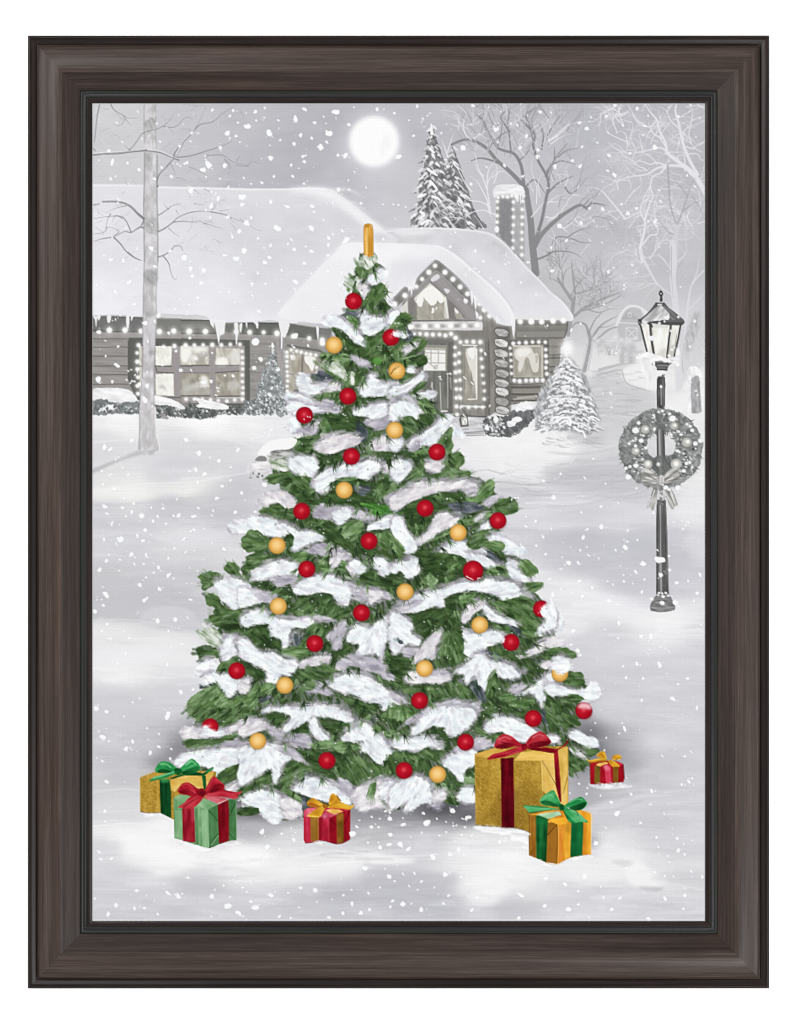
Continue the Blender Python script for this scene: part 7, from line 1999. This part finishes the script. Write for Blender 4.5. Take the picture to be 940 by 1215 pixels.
def print_material():
    m, nt, p = node_mat('printed_canvas')
    L = nt.links.new
    at = nt.nodes.new('ShaderNodeAttribute'); at.attribute_name = 'pigment'
    tc = nt.nodes.new('ShaderNodeTexCoord'); sp = nt.nodes.new('ShaderNodeSeparateXYZ'); L(tc.outputs['Object'], sp.inputs[0])
    def sine(sock, per):
        a = nt.nodes.new('ShaderNodeMath'); a.operation = 'MULTIPLY'; a.inputs[1].default_value = 2 * math.pi / per; L(sock, a.inputs[0])
        b = nt.nodes.new('ShaderNodeMath'); b.operation = 'SINE'; L(a.outputs[0], b.inputs[0]); return b.outputs[0]
    sx, sz = sine(sp.outputs['X'], 0.0036), sine(sp.outputs['Z'], 0.0036)
    ad = nt.nodes.new('ShaderNodeMath'); ad.operation = 'ADD'; L(sx, ad.inputs[0]); L(sz, ad.inputs[1])
    ns = nt.nodes.new('ShaderNodeTexNoise'); ns.inputs['Scale'].default_value = 420; ns.inputs['Detail'].default_value = 2; L(tc.outputs['Object'], ns.inputs['Vector'])
    mr = nt.nodes.new('ShaderNodeMapRange'); mr.inputs[1].default_value = -2; mr.inputs[2].default_value = 2; mr.inputs[3].default_value = 0.982; mr.inputs[4].default_value = 1.018; L(ad.outputs[0], mr.inputs[0])
    mn = nt.nodes.new('ShaderNodeMapRange'); mn.inputs[1].default_value = .3; mn.inputs[2].default_value = .7; mn.inputs[3].default_value = 0.985; mn.inputs[4].default_value = 1.015; L(ns.outputs[0], mn.inputs[0])
    mm = nt.nodes.new('ShaderNodeMath'); mm.operation = 'MULTIPLY'; L(mr.outputs[0], mm.inputs[0]); L(mn.outputs[0], mm.inputs[1])
    vm = nt.nodes.new('ShaderNodeVectorMath'); vm.operation = 'SCALE'; L(at.outputs['Color'], vm.inputs[0]); L(mm.outputs[0], vm.inputs['Scale'])
    L(vm.outputs[0], p.inputs['Base Color'])
    p.inputs['Roughness'].default_value = 0.9; p.inputs['Specular IOR Level'].default_value = 0.0
    return m

def wood_material(name, stops, rough, spec, grain=1.0):
    m, nt, p = node_mat(name)
    L = nt.links.new
    uv = nt.nodes.new('ShaderNodeUVMap'); uv.uv_map = 'grain'
    def noise(sx, sy, detail, rg=.6):
        mp = nt.nodes.new('ShaderNodeMapping'); mp.inputs['Scale'].default_value = (sx, sy, 1); L(uv.outputs[0], mp.inputs[0])
        n = nt.nodes.new('ShaderNodeTexNoise'); n.inputs['Scale'].default_value = 1; n.inputs['Detail'].default_value = detail; n.inputs['Roughness'].default_value = rg
        L(mp.outputs[0], n.inputs['Vector']); return n.outputs[0]
    broad, fine, hair = noise(2.6, 150, 3, .55), noise(7, 520, 4), noise(26, 1100, 3)
    def mix(a, b, f):
        x = nt.nodes.new('ShaderNodeMix'); x.data_type = 'FLOAT'; x.inputs[0].default_value = f; L(a, x.inputs[2]); L(b, x.inputs[3]); return x.outputs[0]
    t = mix(mix(broad, fine, .5), hair, .25)
    cr = nt.nodes.new('ShaderNodeValToRGB'); e = cr.color_ramp.elements
    pos = (.36, .5, .64)
    while len(e) < 3: e.new(.5)
    for k in range(3):
        e[k].position = pos[k]; e[k].color = tuple(lin(stops[k]) / GAIN) + (1,)
    L(t, cr.inputs[0])
    warm = noise(4.5, 14, 2)
    w = nt.nodes.new('ShaderNodeMapRange'); w.inputs[1].default_value = .56; w.inputs[2].default_value = .76; w.inputs[3].default_value = 0; w.inputs[4].default_value = .5 * grain; L(warm, w.inputs[0])
    mc = nt.nodes.new('ShaderNodeMix'); mc.data_type = 'RGBA'; mc.blend_type = 'MULTIPLY'; L(w.outputs[0], mc.inputs[0]); L(cr.outputs[0], mc.inputs[6]); mc.inputs[7].default_value = (1.18, .98, .80, 1)
    L(mc.outputs[2], p.inputs['Base Color'])
    p.inputs['Roughness'].default_value = rough; p.inputs['Specular IOR Level'].default_value = spec
    bp = nt.nodes.new('ShaderNodeBump'); bp.inputs['Strength'].default_value = .16 * grain; bp.inputs['Distance'].default_value = .0006; L(t, bp.inputs['Height']); L(bp.outputs[0], p.inputs['Normal'])
    return m

M_PRINT = print_material()
M_WOOD = wood_material('dark_stained_wood', ((47, 37, 33), (71, 59, 54), (98, 84, 77)), .33, .22)
M_SCOOP = wood_material('dark_stained_scoop', ((39, 30, 28), (57, 47, 43), (78, 66, 61)), .45, .11)
M_EDGE = wood_material('blackened_edge', ((28, 22, 20), (40, 32, 30), (56, 46, 43)), .30, .16, .8)
M_BEAD = wood_material('grey_green_bead', ((28, 28, 26), (37, 38, 36), (48, 49, 46)), .34, .24, .4)
M_WALL, nt, p = node_mat('white_backdrop')
tc = nt.nodes.new('ShaderNodeTexCoord'); ns = nt.nodes.new('ShaderNodeTexNoise'); ns.inputs['Scale'].default_value = 3
cr = nt.nodes.new('ShaderNodeValToRGB'); cr.color_ramp.elements[0].color = (.93, .93, .93, 1); cr.color_ramp.elements[1].color = (.95, .95, .95, 1)
nt.links.new(tc.outputs['Object'], ns.inputs['Vector']); nt.links.new(ns.outputs[0], cr.inputs[0]); nt.links.new(cr.outputs[0], p.inputs['Base Color'])
p.inputs['Roughness'].default_value = .95; p.inputs['Specular IOR Level'].default_value = 0
M_BACK, nt, p = node_mat('brown_backing_card')
ns = nt.nodes.new('ShaderNodeTexNoise'); ns.inputs['Scale'].default_value = 90
cr = nt.nodes.new('ShaderNodeValToRGB'); cr.color_ramp.elements[0].color = (.16, .11, .07, 1); cr.color_ramp.elements[1].color = (.22, .16, .10, 1)
nt.links.new(ns.outputs[0], cr.inputs[0]); nt.links.new(cr.outputs[0], p.inputs['Base Color'])

def link(name, me, mat, parent=None):
    o = bpy.data.objects.new(name, me)
    if me is not None and mat is not None:
        me.materials.append(mat)
    col.objects.link(o)
    if parent is not None:
        o.parent = parent
    return o

# ---- the thing: one framed picture, its origin at the foot of the frame
root = bpy.data.objects.new('framed_picture', None)
col.objects.link(root)
root.location = (0, 0, 0)
ZB = 1.0 - wz(1173, 0.02)        # the foot of the frame hangs a metre above the ground
root.location = (0, 0, 1.0)
root['label'] = 'framed Christmas print of a snowy decorated tree with gifts, in a dark brown wooden frame'
root['category'] = 'picture'
root.empty_display_size = .1
def up(z): return z - wz(1173, 0.02)       # picture plane -> local height above the frame's foot

# ---- frame: four mitred rails swept from one moulding profile (offset from outer edge, height off the wall)
PROFILE = [  # (offset, height, band)
    (0.0, 0.3, 'edge'), (0.0, 18.6, 'edge'), (0.5, 19.4, 'edge'), (1.3, 20.2, 'edge'), (2.4, 20.7, 'edge'), (3.0, 20.4, 'edge'), (3.6, 19.2, 'edge'), (5.0, 18.4, 'edge'), (8.0, 17.4, 'edge'), (10.4, 16.2, 'edge'), (11.2, 15.0, 'edge'),
    (11.9, 15.0, 'face'), (12.4, 18.4, 'face'), (13.6, 19.4, 'face'), (19.0, 20.8, 'face'), (26.0, 21.9, 'face'), (33.0, 22.2, 'face'), (38.0, 21.8, 'face'), (41.0, 21.0, 'face'),
    (43.0, 20.0, 'scoop'), (47.0, 18.0, 'scoop'), (52.0, 15.8, 'scoop'), (57.0, 14.2, 'scoop'), (61.5, 13.4, 'scoop'), (62.0, 12.6, 'scoop'),
    (62.6, 13.6, 'bead'), (63.6, 14.2, 'bead'), (64.8, 13.7, 'bead'), (66.4, 13.2, 'bead'), (67.4, 13.7, 'bead'), (68.6, 13.9, 'bead'), (69.6, 13.1, 'bead'), (70.2, 12.0, 'bead'),
    (70.6, 12.0, 'lip'), (73.0, 11.6, 'lip'), (75.6, 11.0, 'lip'), (76.4, 10.4, 'lip'), (76.4, 8.6, 'lip')]
OUT = (33.0, 42.0, 913.0, 1173.0)
INN = (109.4, 122.4, 837.0, 1093.2)
def ring_corner(i, d, h):
    t = d / 76.4
    x0 = OUT[0] + (INN[0] - OUT[0]) * t; y0 = OUT[1] + (INN[1] - OUT[1]) * t
    x1 = OUT[2] + (INN[2] - OUT[2]) * t; y1 = OUT[3] + (INN[3] - OUT[3]) * t
    x, y = ((x0, y0), (x1, y0), (x1, y1), (x0, y1))[i]
    return wx(x, h), -h, up(wz(y, h))
def rail_mesh(name, side, band_sets, mat, parent, seed):
    N = 48
    vs, fs, uvs = [], [], []
    for a, b in zip(PROFILE[:-1], PROFILE[1:]):
        if b[2] not in band_sets:
            continue
        base = len(vs)
        for (d, h, _) in (a, b):
            p0 = np.array(ring_corner(side, d, h * PX)); p1 = np.array(ring_corner((side + 1) % 4, d, h * PX))
            for k in range(N + 1):
                t = k / N
                vs.append(tuple(p0 + (p1 - p0) * t))
                q = p0 + (p1 - p0) * t
                uvs.append(((q[0] if side % 2 == 0 else q[2]) + seed * 3.7, (d + h * .6) * PX + seed * 1.3))
        for k in range(N):
            fs.append((base + k, base + N + 1 + k, base + N + 2 + k, base + k + 1))
    me = bpy.data.meshes.new(name)
    me.from_pydata(vs, [], fs)
    uvl = me.uv_layers.new(name='grain')
    buf = np.array([uvs[l.vertex_index] for l in me.loops], np.float32).ravel()
    uvl.data.foreach_set('uv', buf)
    # weld the strips so that the moulding shades as one rounded surface
    import bmesh
    bm = bmesh.new(); bm.from_mesh(me)
    bmesh.ops.remove_doubles(bm, verts=bm.verts, dist=1e-6)
    bmesh.ops.recalc_face_normals(bm, faces=bm.faces)
    if sum((f.normal.y * f.calc_area() for f in bm.faces)) > 0:
        bmesh.ops.reverse_faces(bm, faces=bm.faces)
    bm.to_mesh(me); bm.free()
    for pl in me.polygons: pl.use_smooth = True
    o = link(name, me, mat, parent)
    return o
for side in range(4):
    r_ = rail_mesh('frame_rail', side, ('face',), M_WOOD, root, side + 1)
    rail_mesh('outer_edge', side, ('edge',), M_EDGE, r_, side + 11)
    rail_mesh('scoop', side, ('scoop',), M_SCOOP, r_, side + 21)
    rail_mesh('bead', side, ('bead',), M_BEAD, r_, side + 31)
    rail_mesh('inner_lip', side, ('lip',), M_EDGE, r_, side + 41)

def box(name, x0, x1, y0, y1, z0, z1, mat, parent):
    v = [(x, y, z) for x in (x0, x1) for y in (y0, y1) for z in (z0, z1)]
    f = [(0, 1, 3, 2), (4, 6, 7, 5), (0, 4, 5, 1), (2, 3, 7, 6), (0, 2, 6, 4), (1, 5, 7, 3)]
    me = bpy.data.meshes.new(name); me.from_pydata(v, [], f)
    return link(name, me, mat, parent)
box('backing_board', wx(60), wx(886), -.0075, -.0015, up(wz(1146)), up(wz(70)), M_BACK, root)

# ---- the printed canvas: one flat sheet, cut along the painted motifs
GX = np.array([wx(X0 + i) for i in range(W)], np.float32)
GZ = np.array([up(wz(Y0 + j)) for j in range(H)], np.float32)
# a thin pale line where the sheet's white margin peeps out along the lip
for (ys, xs) in ((slice(1, 3), slice(None)), (slice(H - 5, H - 1), slice(None)), (slice(None), slice(1, 3)), (slice(None), slice(W - 4, W - 1))):
    img[ys, xs] += (np.float32(232) - img[ys, xs]) * .45
# the artwork was printed crisp: sharpen the pigment a little
for k_ in range(3):
    img[..., k_] += 0.42 * (img[..., k_] - blur(img[..., k_], 1))
img = np.clip(img, 0, 254)
pig = (lin(img) / GAIN).astype(np.float32)
fl = lab[:-1, :-1].copy()
for _ in range(2):               # drop single stray samples
    nb = [np.roll(fl, s_, ax) for s_, ax in ((1, 0), (-1, 0), (1, 1), (-1, 1))]
    lone = np.all([n != fl for n in nb], 0)
    fl = np.where(lone, nb[0], fl)

def base_key(k):
    for s_ in ('|wall', '|pole', '|trunk', '|paper'):
        if s_ in k: return k.split('|')[0]
    return k
keys = [base_key(k) for k in LABELS]
groups = {}
for idx, k in enumerate(keys):
    groups.setdefault(k, []).append(idx)

def pieces(m, least, crumbs=True):
    """connected patches of a mask, largest first; crumbs stay with the largest"""
    left = m.copy(); out = []
    while left.any():
        j, i = np.argwhere(left)[0]
        st = [(j, i)]; left[j, i] = False; got = []
        while st:
            a, b = st.pop(); got.append((a, b))
            for c, d in ((a + 1, b), (a - 1, b), (a, b + 1), (a, b - 1)):
                if 0 <= c < m.shape[0] and 0 <= d < m.shape[1] and left[c, d]:
                    left[c, d] = False; st.append((c, d))
        out.append(got)
    out.sort(key=len, reverse=True)
    big = [g for g in out if len(g) >= least] or out[:1]
    for g in out if crumbs else ():
        if len(g) < least and g is not big[0]: big[0] = big[0] + g
    res = []
    for g in big:
        q = np.zeros_like(m); a = np.array(g); q[a[:, 0], a[:, 1]] = True; res.append(q)
    return res

def sheet(name, m, parent):
    jj, ii = np.nonzero(m)
    if len(jj) == 0:
        return None
    quad = np.stack([jj * W + ii, (jj + 1) * W + ii, (jj + 1) * W + ii + 1, jj * W + ii + 1], 1)
    u, inv = np.unique(quad.ravel(), return_inverse=True)
    vj, vi = u // W, u % W
    me = bpy.data.meshes.new(name)
    me.vertices.add(len(u)); me.loops.add(len(jj) * 4); me.polygons.add(len(jj))
    co = np.stack([GX[vi], np.full(len(u), -H_CANVAS, np.float32), GZ[vj]], 1).astype(np.float32)
    me.vertices.foreach_set('co', co.ravel())
    me.loops.foreach_set('vertex_index', inv.ravel().astype(np.int32))
    me.polygons.foreach_set('loop_start', np.arange(0, len(jj) * 4, 4, dtype=np.int32))
    me.update(calc_edges=True)
    at = me.color_attributes.new('pigment', 'FLOAT_COLOR', 'POINT')
    c4 = np.ones((len(u), 4), np.float32); c4[:, :3] = pig[vj, vi]
    at.data.foreach_set('color', c4.ravel())
    return link(name, me, M_PRINT, parent)

PART_LABEL = {
 'canvas': 'printed canvas sheet with grey winter sky and drifted snow',
 'moon': 'white full moon in the grey sky', 'christmas_tree': 'snowy green Christmas tree with red and gold baubles',
 'street_lamp': 'grey street lamp with a wreath and bow', 'cottage': 'grey log cottage strung with lights under thick snow',
 'gift_box#gold_green': 'gold foil gift with green ribbon at the left', 'gift_box#green_red': 'green gift with red ribbon', 'gift_box#red_gold_middle': 'red gift with gold bow below the tree',
 'gift_box#gold_red': 'large gold foil gift with red bow', 'gift_box#orange_green': 'orange gift with green bow in front of the large gold gift', 'gift_box#red_gold_small': 'small red gift with gold bow at the right',
 'bare_tree#left': 'bare pale tree before the cottage window', 'bare_tree#tall': 'tall bare dark tree behind the chimney', 'bare_tree#arching': 'bare trees arching over the lane',
 'frosted_tree#right': 'white frosted tree at the upper right', 'frosted_tree#pale': 'pale frosted tree behind the street lamp', 'evergreen_tree#dark': 'grey evergreen beside the lamp',
 'snowy_spruce#front': 'tall snow-laden spruce behind the roof', 'snowy_spruce#rear': 'smaller snow-laden spruce behind the roof', 'lit_spruce#corner': 'small snowy spruce with a glowing star at the cottage corner', 'lit_spruce#wall': 'sparkling small spruce against the cottage wall',
 'barn': 'pale distant barn', 'snowy_bush': 'snowy bushes before the barn', 'snowy_hedge#left': 'snow-capped hedge below the picture window', 'snowy_hedge#right': 'dark shrub by the doorstep', 'hand_lantern': 'small lantern on the doorstep', 'lane_post': 'snow-capped post at the right edge',
 'christmas_tree|topper': 'gold stem at the top of the tree'}
# crumbs of split parts belong to whatever they lie on
SPLIT = ('ribbon', 'light_string', 'icicle', 'roof', 'log_end', 'wing', 'street_lamp', 'bow', 'window', 'beam', 'doorstep', 'gable')
for k in groups:
    nm = (k.split('|')[-1]).split('#')[0]
    if nm in SPLIT and '|' in k and k.split('|')[0] in groups:
        m = np.isin(fl, groups[k])
        if not m.any(): continue
        keep = np.zeros_like(m)
        for q in pieces(m, 12 if nm == 'icicle' else 20, False): keep |= q
        fl[m & ~keep] = groups[k.split('|')[0]][0]
for k in ('cottage',):
    for q in pieces(np.isin(fl, groups[k]), 1):
        if q.sum() < 12:
            for j, i in np.argwhere(q):
                fl[j, i] = fl[j - 1, i]
part = {}
order = sorted(groups, key=lambda k: k.count('|'))
for k in order:
    th = k.split('|')[0]
    nm = (k.split('|')[-1]).split('#')[0]
    parent = root if '|' not in k else part.get(th, root)
    mask = np.isin(fl, groups[k])
    if not mask.any():
        continue
    split = nm in SPLIT
    if nm == 'cottage': split = True
    ms = pieces(mask, 1 if nm == 'cottage' else 12 if nm == 'icicle' else 20) if split else [mask]
    o = sheet(nm, ms[0], parent)
    for m2 in ms[1:]:
        sheet({'street_lamp': 'pole', 'cottage': 'wall'}.get(nm, nm), m2, o if nm in ('street_lamp', 'cottage') else parent)
    if '|' not in k: part[k] = o
    if k in PART_LABEL: o['label'] = PART_LABEL[k]

# ---- the white wall it hangs on
me = bpy.data.meshes.new('backdrop')
me.from_pydata([(-6, 0.0, -3.4), (6, 0.0, -3.4), (6, 0.0, 5.6), (-6, 0.0, 5.6)], [], [(0, 1, 2, 3)])
bd = link('backdrop', me, M_WALL); bd['kind'] = 'structure'

# ---- camera square to the picture
CZ = 1.0 - wz(1173, 0.02)
cam = bpy.data.cameras.new('camera'); co = bpy.data.objects.new('camera', cam); col.objects.link(co)
co.location = (0, -CAM_D, CZ); co.rotation_euler = (math.pi / 2, 0, 0)
cam.sensor_fit = 'HORIZONTAL'; cam.sensor_width = 36
cam.lens = 36 * (CAM_D - H_CANVAS) / (940 * PX)
cam.clip_end = 100
scene.camera = co

# ---- studio light: two large softboxes from the upper left and lower right, and a soft room fill
def softbox(name, loc, target, size, power):
    l = bpy.data.lights.new(name, 'AREA'); l.shape = 'SQUARE'; l.size = size; l.energy = power; l.color = (1, 1, 1)
    o = bpy.data.objects.new(name, l); col.objects.link(o); o.location = loc
    from mathutils import Vector
    o.rotation_euler = (Vector(target) - Vector(loc)).to_track_quat('-Z', 'Y').to_euler()
    return o
P_KEY = 658
softbox('softbox', (-4.6, -4.6, CZ + 3.4), (0, 0, CZ), 3.0, P_KEY)
softbox('softbox', (4.6, -4.6, CZ - 3.4), (0, 0, CZ), 3.0, P_KEY)
softbox('corner_lamp', (-.64, -1.5, CZ + .80), (-.40, 0, CZ + .50), .30, 6.0)
softbox('corner_lamp', (.64, -1.5, CZ - .80), (.40, 0, CZ - .50), .30, 6.0)
w = bpy.data.worlds.new('World'); scene.world = w; w.use_nodes = True
w.node_tree.nodes['Background'].inputs[0].default_value = (1, 1, 1, 1); w.node_tree.nodes['Background'].inputs[1].default_value = .45
vs_ = scene.view_settings
vs_.view_transform = 'Standard'; vs_.look = 'None'; vs_.exposure = 0; vs_.gamma = 1; vs_.use_curve_mapping = False
scene.cycles.max_bounces = 4
scene.cycles.filter_width = 1.1
